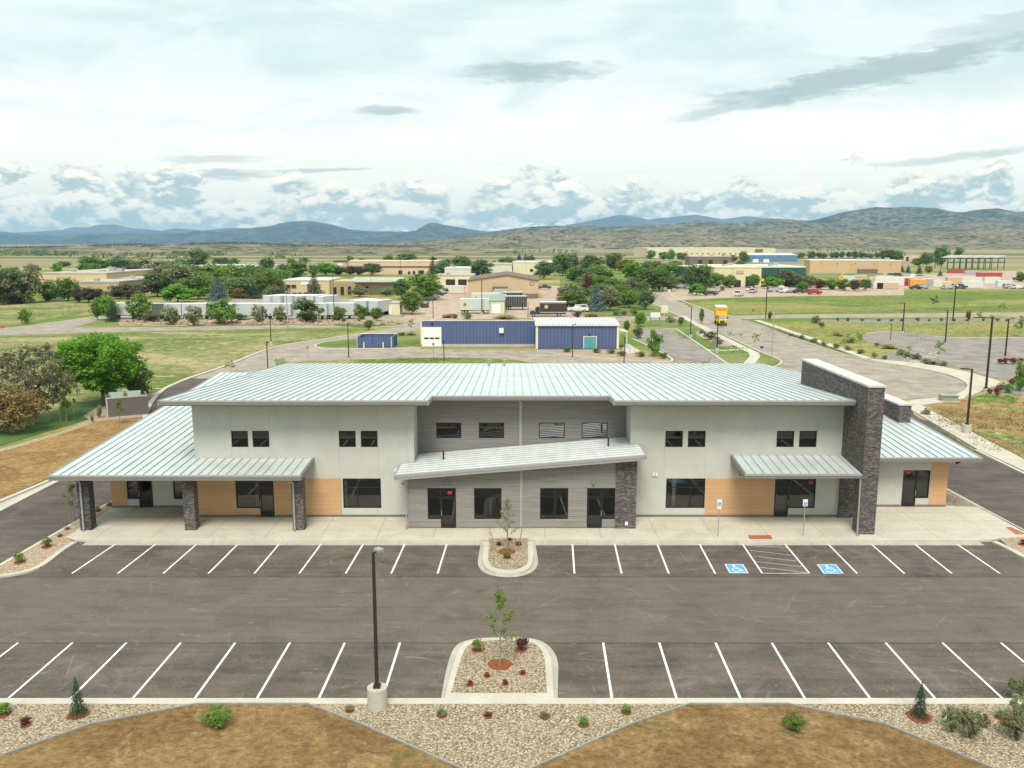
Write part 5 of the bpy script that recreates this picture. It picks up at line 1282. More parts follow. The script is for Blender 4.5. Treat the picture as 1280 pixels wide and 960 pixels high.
# ---- young trees with stakes in the foreground
def sapling(px, py, ph, seed, label, tufts, bark='palebark', col='lime', stakes=True, z=0.0, leafn=16, wide=.9, dense=1.0):
    rng = np.random.default_rng(seed); X, Y = G(px, py, z); H_ = HZ(py - ph, Y) - z
    r_ = empty('young_tree', (X, Y, z), 0, label, 'tree', 'staked young trees in the foreground')
    mb = MB(); mb.tube((0, 0, 0), (.02, 0, H_ * .5), .045, .03, 8); mb.tube((.02, 0, H_ * .5), (-.02, 0, H_ * .98), .03, .01, 6); P, N = [], []
    for i in range(tufts):
        t = .30 + .62 * i / tufts; a = i * 2.399 + rng.uniform(-.3, .3); L = wide * (1.05 - t) * rng.uniform(.7, 1.15)
        s = Vector((0.01, 0, H_ * t)); e = s + Vector((math.cos(a) * L, math.sin(a) * L * .8, L * .55)); mb.tube(s, e, .014, .004, 5)
        for q in np.linspace(.35, 1, 5):
            c = s.lerp(e, q); k = int(leafn * rng.uniform(.3, 1.2) * dense)
            P += [tuple(c + Vector(rng.normal(0, .07, 3))) for _ in range(k)]; N += [(0, 0, 1)] * k
    for _ in range(int(110 * dense)): P.append((rng.normal(0, .12), rng.normal(0, .12), H_ * rng.uniform(.74, 1.0))); N.append((0, 0, 1))
    obj('trunk', mb, bark, r_); leaves('crown', np.array(P), np.array(N), .055, 'leaf_' + col, rng, r_, .3)
    return r_, X, Y
MULCH = MB()
def mulch(px, py, r, z=.02):
    X, Y = G(px, py, 0); n = 14; MULCH.face([(X + r * (1 + random.uniform(-.15, .15)) * math.cos(2 * math.pi * i / n), Y + r * (1 + random.uniform(-.15, .15)) * math.sin(2 * math.pi * i / n), z) for i in range(n)])
def stake(px, py, dx, h, label):
    X, Y = G(px, py, 0); mb = MB(); mb.tube((0, 0, -.05), (dx, 0, h), .028, .028, 6); o = obj('tree_stake', mb, 'wood'); o.location = (X, Y, 0); tag(o, label, 'stake', 'wooden tree stakes')
sapling(625, 832, 99, 3, 'thin staked young tree in the near kerbed island', 10, leafn=14, wide=1.45, dense=1.3); mulch(625, 831, .55, .02)
stake(608, 829, -.28, 1.15, 'leaning wooden stake left of the near island tree'); stake(642, 826, .16, 1.45, 'wooden stake right of the near island tree')
sapling(634, 689, 68, 4, 'silvery staked young tree in the island before the entrance wing', 16, leafn=9, wide=1.25, col='silver', dense=.9); mulch(634, 690, .55)
stake(621, 690, -.38, 1.3, 'leaning wooden stake left of the far island tree'); stake(647, 689, .28, 1.45, 'leaning wooden stake right of the far island tree')
sapling(83, 528, 28, 12, 'bright young tree on the soil bank left of the enclosure', 14, leafn=14, wide=1.3, col='bright', z=ZA, dense=1.3)
sapling(150, 530, 31, 13, 'young tree before the grey enclosure wall', 12, leafn=14, wide=1.2, col='green', z=ZA, dense=1.2)
sapling(92, 652, 50, 14, 'young tree behind the leftmost stone column', 9, leafn=12, wide=1.1, col='lime', z=0)
for px, py, dx, h, lab in ((90, 655, -.25, 1.3, 'leaning stake beside the leftmost stone column'), (76, 527, -.1, 1.2, 'stake left of the bright young tree on the bank'), (92, 526, .1, 1.2, 'stake right of the bright young tree on the bank'), (61, 528, 0, .8, 'short stake at the top of the soil bank')): stake(px, py, dx, h, lab)
# small plants in the gravel, each with its ring of mulch
for k, px, py, w_, h_, lab in (('b_lime', 598, 812, .75, .62, 'leafy green shrub at the island\'s top left'), ('b_purple', 651, 812, .75, .85, 'purple-red shrub at the island\'s top right'),
    ('b_red', 609, 845, .38, .25, 'tiny red plant left of the island tree\'s mulch ring'), ('b_red', 587, 856, .40, .3, 'tiny red plant at the island\'s bottom left'), ('b_red', 631, 855, .38, .3, 'tiny red plant at the island\'s bottom middle'), ('b_red', 653, 842, .38, .25, 'tiny red plant at the island\'s right'),
    ('b_lime', 634, 697, .62, .5, 'green shrub before the far island tree'), ('b_red', 624, 681, .5, .28, 'small red plant at the far island\'s left'), ('b_red', 648, 681, .5, .32, 'small red plant at the far island\'s right'), ('b_red', 637, 675, .45, .2, 'small red plant behind the far island tree'),
    ('b_olive', 437, 888, .45, .3, 'low olive plant in the gravel left of the lamp base'), ('b_olive', 552, 894, .5, .35, 'low olive plant in the gravel below the island\'s left corner'), ('b_rust', 610, 895, .42, .2, 'flat rusty plant in the gravel below the island'), ('b_olive', 681, 896, .48, .28, 'flat olive plant in the gravel below the island\'s right corner'), ('b_lime', 783, 890, .5, .42, 'green plant in the gravel right of the island'), ('b_green', 729, 906, .5, .4, 'dark green plant in the gravel near the soil edging'),
    ('b_lime', 3, 893, .8, .55, 'green shrub in the gravel at the left edge'), ('b_purple', 32, 906, .5, .4, 'purple plant in the gravel at lower left'), ('b_lime', 1252, 897, .6, .4, 'small green plant between the dark right-hand bushes'),
    ('b_lime', 25, 702, .8, .75, 'nearest green shrub in the pointed gravel bed at left'), ('b_lime', 58, 683, .75, .7, 'second green shrub in the pointed gravel bed at left'), ('b_olive', 75, 670, .4, .25, 'tiny plant in the pointed gravel bed'), ('b_olive', 84, 661, .4, .2, 'tiny plant near the leftmost stone column'), ('b_olive', 122, 638, .55, .3, 'first low plant behind the leftmost column'), ('b_olive', 137, 631, .55, .3, 'second low plant behind the leftmost column'), ('b_red', 1278, 680, .6, .45, 'red shrub in the gravel at right edge')):
    X, Y = G(px, py, 0); q_ = .72 if k == 'b_red' else .85; place(PROTO[k], (X, Y, .0), random.uniform(0, 6), (w_ * q_, w_ * q_, h_ * q_), lab, 'small plants in the gravel')
    mulch(px, py + .5, w_ * .42, .016 + .001 * random.random())
for px, py, r in ((98, 893, .42), (1149, 896, .5)): mulch(px, py, r)
for px, py, w_, h_, lab in ((98, 893, .72, 1.6, 'small dark spruce in the gravel at lower left'), (1149, 896, .72, 1.45, 'small dark spruce in the gravel at lower right')):
    X, Y = G(px, py, 0); o = place(PROTO['spruce'], (X, Y, 0), 1.0, (w_, w_, h_), lab, 'young spruces at the lot edge')
for px, py, w_, h_, lab in ((271, 909, 1.25, .9, 'round dark bush in the soil patch left of the lamp'), (993, 912, 1.0, .7, 'round dark bush in the right soil patch'), (1190, 915, .9, 1.15, 'first dark bush in the gravel at lower right'), (1212, 922, 1.1, 1.25, 'second dark bush in the gravel at lower right'), (1228, 908, .55, .55, 'rusty little bush in the gravel at lower right'), (1274, 872, 1.0, 1.0, 'upper dark bush cut by the right picture edge'), (1275, 898, 1.0, 1.1, 'middle dark bush cut by the right picture edge'), (1270, 922, 1.2, 1.2, 'lowest dark bush cut by the right picture edge')):
    X, Y = G(px, py, 0); place(PROTO['b_rust' if 'rusty' in lab else 'b_juniper' if px > 1100 else 'b_pinebush'], (X, Y, 0), random.uniform(0, 6), (w_, w_, h_), lab, 'bushes at the bottom of the lot')
tag(obj('mulch', MULCH, 'mulch'), kind='stuff')
# weeds in the meadows: tufts too many to count
def tufts(name, polys, n, mat, size, seed):
    rng = np.random.default_rng(seed); P = []
    for (px0, px1, py0, py1), m_ in zip(polys, n):
        for _ in range(m_):
            X, Y = G(rng.uniform(px0, px1), rng.uniform(py0, py1))
            if mnoise.noise(Vector((X * .06, Y * .06, seed))) < .12: continue
            for _ in range(5): P.append((X + rng.normal(0, .25), Y + rng.normal(0, .25), ZA + (.12 if Y < 33 else 0) + rng.uniform(.02, .12 if Y < 33 else .35)))
    o = leaves(name, np.array(P), np.tile((0, 0, .3), (len(P), 1)), size, mat, rng, None, .2, .35); tag(o, kind='stuff'); return o
tufts('grass', [(345, 620, 449, 458), (-40, 120, 385, 405), (850, 935, 412, 452), (1210, 1300, 495, 560)], (900, 400, 500, 250), 'leaf_lime', .16, 3)
tufts('weeds', [(120, 440, 884, 912), (800, 1090, 884, 912)], (500, 420), 'leaf_olive', .055, 6)
tufts('weeds', [(0, 170, 545, 610), (1160, 1290, 500, 575)], (260, 500), 'leaf_olive', .11, 8)
tufts('dry_grass', [(1170, 1300, 500, 580), (480, 640, 452, 458), (950, 1280, 404, 420)], (700, 400, 300), 'leaf_straw', .18, 4)
HAZE_DENSITY = 6.0e-5
# ================================================================ hills, mountains, air
def ridge(name, pts, D, front, back, mat, amp, seed, zbase=-12, nx_=220, ny_=34, fr=.0022, sharp=1.15):
    """a range with its crest about D metres away: silhouette heights surveyed from the photograph, slopes falling towards us and beyond"""
    xs = np.linspace(pts[0][0], pts[-1][0], nx_); ys = np.interp(xs, [p[0] for p in pts], [p[1] for p in pts])
    mb = MB(); crest = []
    for i, x_ in enumerate(xs):
        X = (x_ - 640) / FOC / CP * D * 1.0; hgt = CAM_H + (303 - ys[i]) / FOC * D * 1.03
        for j in range(ny_):
            t = j / (ny_ - 1); u = t * 2 - 1 if False else None
            if t < .68: q = t / .68; Yv = D - front * (1 - q); prof = q ** sharp
            else: q = (t - .68) / .32; Yv = D + back * q; prof = 1 - q ** 1.4
            n1 = mnoise.fractal(Vector((X * fr, Yv * fr, seed)), 1.0, 2.1, 6); n2 = mnoise.ridged_multi_fractal(Vector((X * fr * .8, Yv * fr * .35, seed + 5)), 1.0, 2.2, 5, 1.0, 2.0)
            env = math.sin(math.pi * min(1, prof)) * 1.35 + .10
            z = zbase + (hgt - zbase) * prof + amp * (n1 * .8 + (n2 - 1.2) * .55) * env
            mb.v.append((X * (Yv / D) ** .25, Yv, z))
    for i in range(nx_ - 1):
        for j in range(ny_ - 1):
            a = i * ny_ + j; mb.f.append([a, a + ny_, a + ny_ + 1, a + 1]); mb.mi.append(0)
    o = obj(name, mb, mat, smooth=True); tag(o, kind='structure'); return fix_up(o)
def fix_up(o): return o
M['h_near'] = hill_mat('foothill_brush', (0.255, 0.205, 0.135), (0.115, 0.12, 0.07), (0.03, 0.04, 0.022), dot=.055, amt=.55, patch=.006)
M['h_mid'] = hill_mat('hill_scrub', (0.215, 0.18, 0.125), (0.075, 0.088, 0.052), (0.022, 0.034, 0.02), dot=.035, amt=.62, patch=.0042)
M['h_dark'] = hill_mat('wooded_hill', (0.17, 0.165, 0.12), (0.038, 0.058, 0.038), (0.014, 0.028, 0.018), dot=.028, amt=.85, patch=.0036)
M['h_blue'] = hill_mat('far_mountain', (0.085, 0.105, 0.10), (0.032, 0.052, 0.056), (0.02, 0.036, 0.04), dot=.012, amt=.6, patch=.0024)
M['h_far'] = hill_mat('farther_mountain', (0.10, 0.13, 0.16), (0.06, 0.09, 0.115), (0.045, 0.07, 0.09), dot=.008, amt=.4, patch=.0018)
M['h_snow'] = hill_mat('snowy_mountain', (0.70, 0.72, 0.72), (0.17, 0.24, 0.28), (0.12, 0.17, 0.2), dot=.006, amt=.35, patch=.0024)
ridge('mountain', [(400, 291), (430, 289), (470, 288), (500, 287.5), (560, 289), (598, 287.7), (623, 284), (640, 285), (652, 281.6), (666, 278.7), (682, 281), (698, 276), (706, 279), (730, 283), (1000, 286), (1600, 286)], 14200, 2000, 900, 'h_snow', 26, 1.0, nx_=300)
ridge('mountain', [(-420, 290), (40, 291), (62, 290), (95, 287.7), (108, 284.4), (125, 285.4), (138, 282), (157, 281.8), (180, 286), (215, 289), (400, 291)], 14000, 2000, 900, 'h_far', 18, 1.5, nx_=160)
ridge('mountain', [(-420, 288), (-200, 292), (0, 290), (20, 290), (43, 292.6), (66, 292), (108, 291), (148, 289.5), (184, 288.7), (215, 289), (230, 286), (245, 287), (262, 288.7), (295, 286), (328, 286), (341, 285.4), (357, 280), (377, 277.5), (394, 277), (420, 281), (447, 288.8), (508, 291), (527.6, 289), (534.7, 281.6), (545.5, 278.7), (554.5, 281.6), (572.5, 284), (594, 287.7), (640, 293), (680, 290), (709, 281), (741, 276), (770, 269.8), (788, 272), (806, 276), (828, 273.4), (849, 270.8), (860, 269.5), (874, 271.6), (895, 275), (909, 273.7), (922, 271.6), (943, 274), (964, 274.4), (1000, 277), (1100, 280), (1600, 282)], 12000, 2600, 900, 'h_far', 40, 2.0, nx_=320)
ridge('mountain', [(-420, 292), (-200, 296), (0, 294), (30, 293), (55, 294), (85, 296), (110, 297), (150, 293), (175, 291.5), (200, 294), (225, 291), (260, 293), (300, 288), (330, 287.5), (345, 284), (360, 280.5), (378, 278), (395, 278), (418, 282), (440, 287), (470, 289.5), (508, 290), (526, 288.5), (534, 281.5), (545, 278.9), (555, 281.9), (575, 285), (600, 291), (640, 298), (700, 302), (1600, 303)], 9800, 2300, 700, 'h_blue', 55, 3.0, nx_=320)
ridge('hill', [(560, 306), (700, 296), (860, 290), (940, 284), (985, 279.5), (1005, 277), (1019, 273.5), (1046, 266), (1062, 263.5), (1077, 260.5), (1095, 261.8), (1115, 260.3), (1135, 261), (1149, 261.5), (1173, 267), (1188, 267.5), (1204, 264.2), (1225, 262.7), (1245, 267.5), (1262, 265.5), (1280, 267.3), (1400, 264), (1600, 270)], 6600, 2000, 700, 'h_dark', 42, 4.0, nx_=300)
ridge('hill', [(380, 309), (470, 303), (520, 301), (560, 297), (590, 293.5), (620, 289), (660, 284), (690, 282.2), (720, 282.8), (760, 284), (800, 283.5), (840, 279.5), (867, 276.6), (890, 279), (909, 280.2), (935, 277), (960, 274.2), (975, 275), (991, 277.5), (1030, 282), (1080, 283), (1130, 283), (1180, 279), (1230, 277.5), (1280, 279), (1400, 276), (1600, 280)], 5000, 1700, 500, 'h_mid', 32, 5.0, nx_=300)
ridge('hill', [(420, 312), (470, 306.5), (520, 305), (560, 300), (600, 296), (650, 292.5), (700, 292), (760, 293), (830, 290.5), (900, 291), (960, 293), (1010, 291), (1060, 292), (1130, 290), (1200, 286.5), (1280, 285), (1400, 283), (1600, 287)], 3500, 1300, 420, 'h_near', 20, 6.0, nx_=320, fr=.0035)
LOW = [(-420, 305), (-200, 308), (0, 309.5), (60, 309), (110, 308), (150, 306.5), (190, 305.5), (225, 308), (250, 305), (290, 303.8), (330, 304), (365, 306.5), (400, 307.5), (470, 307), (520, 308), (580, 310), (650, 314)]
ridge('hill', LOW, 2100, 900, 300, 'h_near', 5, 8.0, nx_=260, fr=.006, zbase=-3)
# low dark belt of trees along the crest of the nearest ridge and the far river, beyond counting
rng = np.random.default_rng(9); P = []
for _ in range(5200):
    px = rng.uniform(-60, 520); Yv = rng.normal(2080, 45)
    P.append(((px - 640) / FOC / CP * Yv, Yv, CAM_H + (303 - np.interp(px, [q[0] for q in LOW], [q[1] for q in LOW])) / FOC * Yv + rng.uniform(-6, 2.2)))
tag(leaves('woodland', np.array(P), np.tile((0, -.6, .4), (len(P), 1)), 2.6, 'leaf_spruce', rng, None, .4), kind='stuff')
# far shelter belts across the plain
P = []
for x0, x1, Yv, n_ in ((-900, -420, 1250, 1500), (-700, -250, 1000, 700), (350, 900, 1700, 500), (-60, 300, 1500, 300), (900, 1500, 1400, 500)):
    for _ in range(n_):
        X = rng.uniform(x0, x1)
        if mnoise.fractal(Vector((X * .008, Yv, 0)), 1, 2, 4) < .05: continue
        P.append((X, Yv + rng.normal(0, 18), rng.uniform(.5, 6.5)))
tag(leaves('shelter_belt', np.array(P), np.tile((0, -.5, .5), (len(P), 1)), 2.4, 'leaf_dark', rng, None, .4), kind='stuff')
# haze
hm = bpy.data.materials.new('haze'); hm.use_nodes = True; t = NT(hm.node_tree); t.n.clear()
pv = t.new('ShaderNodeVolumePrincipled')
for i_ in ('Density Attribute', 'Color Attribute', 'Temperature Attribute'): pv.inputs[i_].default_value = ''
pv.inputs['Color'].default_value = (0.46, 0.74, 1.0, 1); pv.inputs['Density'].default_value = HAZE_DENSITY; pv.inputs['Anisotropy'].default_value = 0.0
ho = t.new('ShaderNodeOutputMaterial'); t.l.new(pv.outputs[0], ho.inputs['Volume'])
hm.cycles.homogeneous_volume = True; M['haze'] = hm
mb = MB(); mb.box(-15800, 15800, -420, 15400, -30, 480); tag(obj('haze', mb, 'haze'), kind='stuff')

# ================================================================ neighbouring buildings
M['bluesiding'] = planks_mat('blue_ribbed_siding', (0.082, 0.115, 0.235), (0.078, 0.108, 0.222), 60, 0.62, .05, gap=(.035, .05, .14), mortar=.05)
M['whitemetal'] = plain('white_roof', (0.62, 0.62, 0.58), .5, .1, .08, .4)
M['tanwall'] = plain('tan_wall', (0.50, 0.38, 0.23), .8, 0, .06, .3)
M['tanbright'] = plain('sandy_wall', (0.60, 0.46, 0.28), .8, 0, .05, .3)
M['peach'] = plain('peach_wall', (0.62, 0.45, 0.30), .8, 0, .05, .3)
M['orange'] = plain('orange_wall', (0.56, 0.375, 0.21), .8, 0, .05, .2)
M['cream'] = plain('cream_wall', (0.68, 0.60, 0.40), .8, 0, .05, .2)
M['greenwall'] = plain('dark_green_wall', (0.02, 0.09, 0.055), .7, 0, .1, .2)
M['bluewall'] = plain('steel_blue_wall', (0.09, 0.19, 0.32), .6, 0, .06, .2)
M['whitewall'] = plain('white_wall', (0.62, 0.59, 0.50), .8, 0, .06, .2)
M['brownroof'] = plain('brown_roof', (0.17, 0.125, 0.095), .8, 0, .12, .4)
M['greyroof'] = plain('grey_roof', (0.42, 0.39, 0.34), .8, 0, .12, .3)
M['darkgap'] = plain('dark_opening', (0.02, 0.02, 0.018), .8)
M['tealdoor'] = plain('teal_door', (0.08, 0.30, 0.36), .5)
M['stripe'] = plain('navy_stripe', (0.05, 0.06, 0.14), .6)
M['greytube'] = plain('grey_green_metal', (0.30, 0.33, 0.27), .5, .2, .08, .5)
M['palegreen'] = plain('pale_green_wall', (0.55, 0.58, 0.38), .6, 0, .06)
def site(name, px, py, label, rz=0.0, cat='building'):
    X, Y = G(px, py); return empty(name, (X, Y, ZA), rz, label, cat), X, Y
def mpp(py, Y=None):                                  # metres per surveyed pixel at the ground line py
    Y = G(640, py)[1] if Y is None else Y; return (Y * CP + 19 * SP) / FOC
def wallbox(root, x0, x1, y0, y1, h, wall, roof, par=.4, name='wall', roofname='roof', pitch=0.0):
    mb = MB(); mb.box(x0, x1, y0, y1, 0, h); obj(name, mb, wall, root)
    mb = MB()
    if pitch: mb.hexa([(x0 - .3, y0 - .3, h + .01), (x1 + .3, y0 - .3, h + .01), (x1 + .3, y1, h + pitch), (x0 - .3, y1, h + pitch), (x0 - .3, y0 - .3, h + .25), (x1 + .3, y0 - .3, h + .25), (x1 + .3, y1, h + pitch + .25), (x0 - .3, y1, h + pitch + .25)])
    else: mb.box(x0 - .15, x1 + .15, y0 - .15, y1 + .15, h + .005, h + par)
    return obj(roofname, mb, roof, root)
def openings(root, rects, mat='darkgap', name='window', y=-.02, d=.18, frame=None):
    for a, b2, c, e in rects:
        mb = MB(); mb.box(a, b2, y - d, y, c, e); o = obj(name, mb, mat, root)
        if frame:
            f = MB(); w_ = .1; f.box(a - w_, a, y - d - .03, y, c - w_, e + w_); f.box(b2, b2 + w_, y - d - .03, y, c - w_, e + w_); f.box(a, b2, y - d - .03, y, e, e + w_); f.box(a, b2, y - d - .03, y, c - w_, c); obj('frame', f, frame, o)
# blue metal building: low left hall, right hall nearer with a white roof
r, X, Y = site('metal_building', 526, 433.5, 'blue ribbed metal building with white door and teal door behind the new roof')
k = mpp(433.5); W = (669 - 526) * k
hb_ = HZ(401.2, Y) + .1
mb = MB(); mb.hexa([(0, 0, 0), (W, 0, 0), (W, 12, 0), (0, 12, 0), (0, 0, hb_), (W, 0, hb_), (W, 12, hb_ - 1.6), (0, 12, hb_ - 1.6)]); obj('wall', mb, 'bluesiding', r)
mb = MB(); mb.hexa([(-.2, -.12, hb_ + .004), (W, -.12, hb_ + .004), (W, 12.2, hb_ - 1.6), (-.2, 12.2, hb_ - 1.6), (-.2, -.12, hb_ + .16), (W, -.12, hb_ + .16), (W, 12.2, hb_ - 1.45), (-.2, 12.2, hb_ - 1.45)]); obj('roof', mb, 'whitemetal', r)
mb = MB(); mb.box((528 - 526) * k, (552 - 526) * k, -.12, -.01, .05, HZ(408, Y)); o = obj('overhead_door', mb, 'white', r)
mb = MB()
for q in (.22, .5, .78): mb.box((2 + 24 * q) * k - .4, (2 + 24 * q) * k + .4, -.15, -.125, 1.45, 1.75)
obj('door_window', mb, 'darkgap', o)
mb = MB(); mb.box(98 * k, 103.5 * k, -.5, -.01, 2.6, 3.5); obj('vent_hood', mb, 'white', r)
mb = MB(); mb.box(13.5 * k, 15.5 * k, -.3, -.01, 4.1, 4.4); obj('wall_lamp', mb, 'black', r)
mb = MB(); mb.box(0, W, -.06, -.005, 0, .5); obj('wall_base', mb, 'conc', r); mb = MB(); mb.box(.0, .3, -.1, -.005, .5, 4.7); obj('corner_trim', mb, 'offwhite', r)
X2 = G(670, 436)[0] - X; Y2 = G(670, 436)[1] - Y; k2 = mpp(436)
mb = MB(); mb.box(X2, X2 + 103 * k2, Y2, Y2 + 14, 0, 4.15); obj('wall', mb, 'bluesiding', r)
mb = MB(); a, b2 = X2 - .2, X2 + 103 * k2 + .2
mb.hexa([(a, Y2 - .3, 4.16), (b2, Y2 - .3, 4.16), (b2, Y2 + 7, 4.72), (a, Y2 + 7, 4.72), (a, Y2 - .3, 4.45), (b2, Y2 - .3, 4.45), (b2, Y2 + 7, 5.02), (a, Y2 + 7, 5.02)]); mb.hexa([(a, Y2 + 7, 4.72), (b2, Y2 + 7, 4.72), (b2, Y2 + 14.2, 4.16), (a, Y2 + 14.2, 4.16), (a, Y2 + 7, 5.02), (b2, Y2 + 7, 5.02), (b2, Y2 + 14.2, 4.45), (a, Y2 + 14.2, 4.45)])
mb.use(1)
for i in range(26): q = a + .2 + i * .6; mb.hexa([(q, Y2 - .3, 4.44), (q + .06, Y2 - .3, 4.44), (q + .06, Y2 + 7, 5.01), (q, Y2 + 7, 5.01), (q, Y2 - .3, 4.52), (q + .06, Y2 - .3, 4.52), (q + .06, Y2 + 7, 5.09), (q, Y2 + 7, 5.09)])
obj('roof', mb, ['whitemetal', 'trimlight'], r)
for a_, c_ in ((X2 - .08, X2 + .35), (b2 - .55, b2 - .12)): mb = MB(); mb.box(a_, c_, Y2 - .1, Y2 - .005, 0, 4.15); obj('corner_trim', mb, 'offwhite', r)
mb = MB(); mb.box(X2 + 60 * k2, X2 + 67.1 * k2, Y2 - .1, Y2 - .004, .05, 2.15); mb.box(X2 + 67.5 * k2, X2 + 74.6 * k2, Y2 - .1, Y2 - .004, .05, 2.15); d_ = obj('door', mb, 'tealdoor', r)
mb = MB(); mb.box(X2 + 58.9 * k2, X2 + 59.9 * k2, Y2 - .13, Y2 - .004, .05, 2.3); mb.box(X2 + 74.7 * k2, X2 + 75.7 * k2, Y2 - .13, Y2 - .004, .05, 2.3); mb.box(X2 + 59.9 * k2, X2 + 74.7 * k2, Y2 - .13, Y2 - .004, 2.16, 2.3); obj('frame', mb, 'offwhite', d_)
mb = MB(); mb.box(X2 + 66 * k2, X2 + 67.6 * k2, Y2 - .25, Y2 - .005, 2.45, 2.7); obj('wall_lamp', mb, 'black', r)
mb = MB(); mb.hexa([(b2, Y2 + .5, 3.2), (b2 + 1.6, Y2 + .5, 2.9), (b2 + 1.6, Y2 + 4, 2.9), (b2, Y2 + 4, 3.2), (b2, Y2 + .5, 3.35), (b2 + 1.6, Y2 + .5, 3.05), (b2 + 1.6, Y2 + 4, 3.05), (b2, Y2 + 4, 3.35)]); mb.box(b2 + 1.3, b2 + 1.45, Y2 + .6, Y2 + .75, 0, 2.9); obj('porch', mb, 'whitemetal', r)
# blue bin enclosure with gates
r, X, Y = site('bin_enclosure', 447, 434.5, 'blue bin enclosure with two gates on the small lawn', cat='enclosure'); k = mpp(434.5); W = 45 * k; H_ = HZ(420, Y)
mb = MB(); mb.box(0, .3, 0, 5, 0, H_); mb.box(W - .3, W, 0, 5, 0, H_); mb.box(.3, W - .3, 4.7, 5, 0, H_); obj('wall', mb, 'bluesiding', r)
for a, b2 in ((.35, W * .42), (W * .44, W * .72), (W * .74, W - .5)):
    mb = MB(); mb.box(a, b2, -.05, .08, .1, H_ - .1); obj('gate', mb, 'bluesiding', r)
mb = MB(); mb.box(-.1, .0, -.05, .3, 0, H_ + .1); mb.box(W - .45, W - .32, -.12, -.06, 0, H_); mb.box(-.1, W, 4.6, 5.1, H_ + .002, H_ + .12); obj('post', mb, 'offwhite', r)
for px in (455, 479):
    X, Y = G(px, 435.6); mb = MB(); mb.tube((0, 0, 0), (0, 0, 1.1), .12, n=10); mb.blob((0, 0, 1.1), .12, .12, .08); o = obj('bollard', mb, 'cream'); o.location = (X, Y, ZA); tag(o, 'cream bollard before the %s blue enclosure gate' % ('left' if px < 460 else 'right'), 'bollard', 'bollards before the blue enclosure')
# gabled tan hall with a loading tunnel
r, X, Y = site('gabled_hall', 585, 373, 'tan metal hall with brown low-pitched gable roof'); k = mpp(373); W = 88 * k; he, hr_ = HZ(350.5, Y), HZ(343.5, Y)
mb = MB(); k0 = [(0, 0, 0), (W, 0, 0), (W, 0, he), (W * .55, 0, hr_), (0, 0, he)]; mb.face(k0); mb.face([(q[0], 34, q[2]) for q in reversed(k0)]); mb.face([(W, 0, 0), (W, 34, 0), (W, 34, he), (W, 0, he)]); mb.face([(0, 34, 0), (0, 0, 0), (0, 0, he), (0, 34, he)]); obj('wall', mb, 'tanwall', r)
mb = MB()
for a, za, b2, zb in ((-.3, he - .05, W * .55, hr_), (W * .55, hr_, W + .3, he - .05)): mb.hexa([(a, -.4, za + .02), (b2, -.4, zb + .02), (b2, 34.4, zb + .02), (a, 34.4, za + .02), (a, -.4, za + .25), (b2, -.4, zb + .25), (b2, 34.4, zb + .25), (a, 34.4, za + .25)])
obj('roof', mb, 'brownroof', r)
mb = MB(); mb.box(W * .35, W * .56, -2, -.01, 3.3, 4.1); obj('canopy', mb, 'brownroof', r)
mb = MB(); mb.box(W * .80, W - .1, -.12, -.01, 0, 1.6); obj('wall_base', mb, 'brownroof', r)
mb = MB(); mb.tube((W * .905, -.08, he * .83), (W * .905, -.02, he * .83), .75, n=18); mb.use(1).tube((W * .905, -.12, he * .83), (W * .905, -.085, he * .83), .5, n=18); obj('round_sign', mb, ['brownroof', 'tanwall'], r)
X3, Y3 = G(611, 392); k3 = mpp(392); W3 = 19.5 * k3
r, _, _ = site('loading_tunnel', 611, 392, 'grey-green loading tunnel with white door reaching from the tan hall', 0.0)
L_ = Y - Y3 - 2.2; dx = XA(628, 352, Y) - X3 - W3 / 2
mb = MB(); mb.hexa([(0, 0, 0), (W3, 0, 0), (W3 + dx * .62, L_, 0), (dx * .62, L_, 0), (0, 0, 3.3), (W3, 0, 3.3), (W3 + dx * .62, L_, 3.3), (dx * .62, L_, 3.3)]); obj('wall', mb, 'palegreen', r)
mb = MB(); mb.hexa([(-.15, -.15, 3.31), (W3 + .15, -.15, 3.31), (W3 + .15 + dx * .62, L_, 3.31), (dx * .62 - .15, L_, 3.31), (-.15, -.15, 3.5), (W3 + .15, -.15, 3.5), (W3 + .15 + dx * .62, L_, 3.5), (dx * .62 - .15, L_, 3.5)]); obj('roof', mb, 'greytube', r)
mb = MB(); mb.box(W3 * .2, W3 * .75, -.1, -.01, .1, 2.5); obj('door', mb, 'white', r)
# two-storey tan building with dock porch
r, X, Y = site('office_building', 355, 371, 'two-storey tan building with small square windows and dock porch at its right'); k = mpp(371); W = 57 * k; H_ = HZ(350.5, Y)
wallbox(r, 0, W, 0, 22, H_, 'tanbright', 'whitemetal', .35)
openings(r, [(W * .07, W * .15, 3.2, 4.2), (W * .18, W * .27, 3.2, 4.2), (W * .19, W * .28, .5, 1.4), (W * .32, W * .39, .6, 1.5), (W * .44, W * .51, .6, 1.5)], 'darkgap', frame='trim')
mb = MB(); mb.box(W * .38, W * .56, -.15, -.01, 4.1, 5.3); obj('sign_board', mb, 'white', r)
mb = MB(); mb.hexa([(W + .1, 2, 0), (W + 9, 14, 0), (W + 9, 24, 0), (W + .1, 22, 0), (W + .1, 2, H_ - .3), (W + 9, 14, H_ - .8), (W + 9, 24, H_ - .8), (W + .1, 22, H_ - .3)]); obj('wall', mb, 'tanwall', r)
mb = MB()
for i in range(4): a = W + .8 + i * 2.1; b0 = 2 + (a - W) * 1.33; mb.hexa([(a, b0 - .35, .4), (a + .9, b0 + .85, .4), (a + .9, b0 + 1.0, .4), (a, b0 - .2, .4), (a, b0 - .35, 3.2), (a + .9, b0 + .85, 3.2), (a + .9, b0 + 1.0, 3.2), (a, b0 - .2, 3.2)])
obj('dock_door', mb, 'darkgap', r)
XD = XA(439, 368, Y + 12) - X
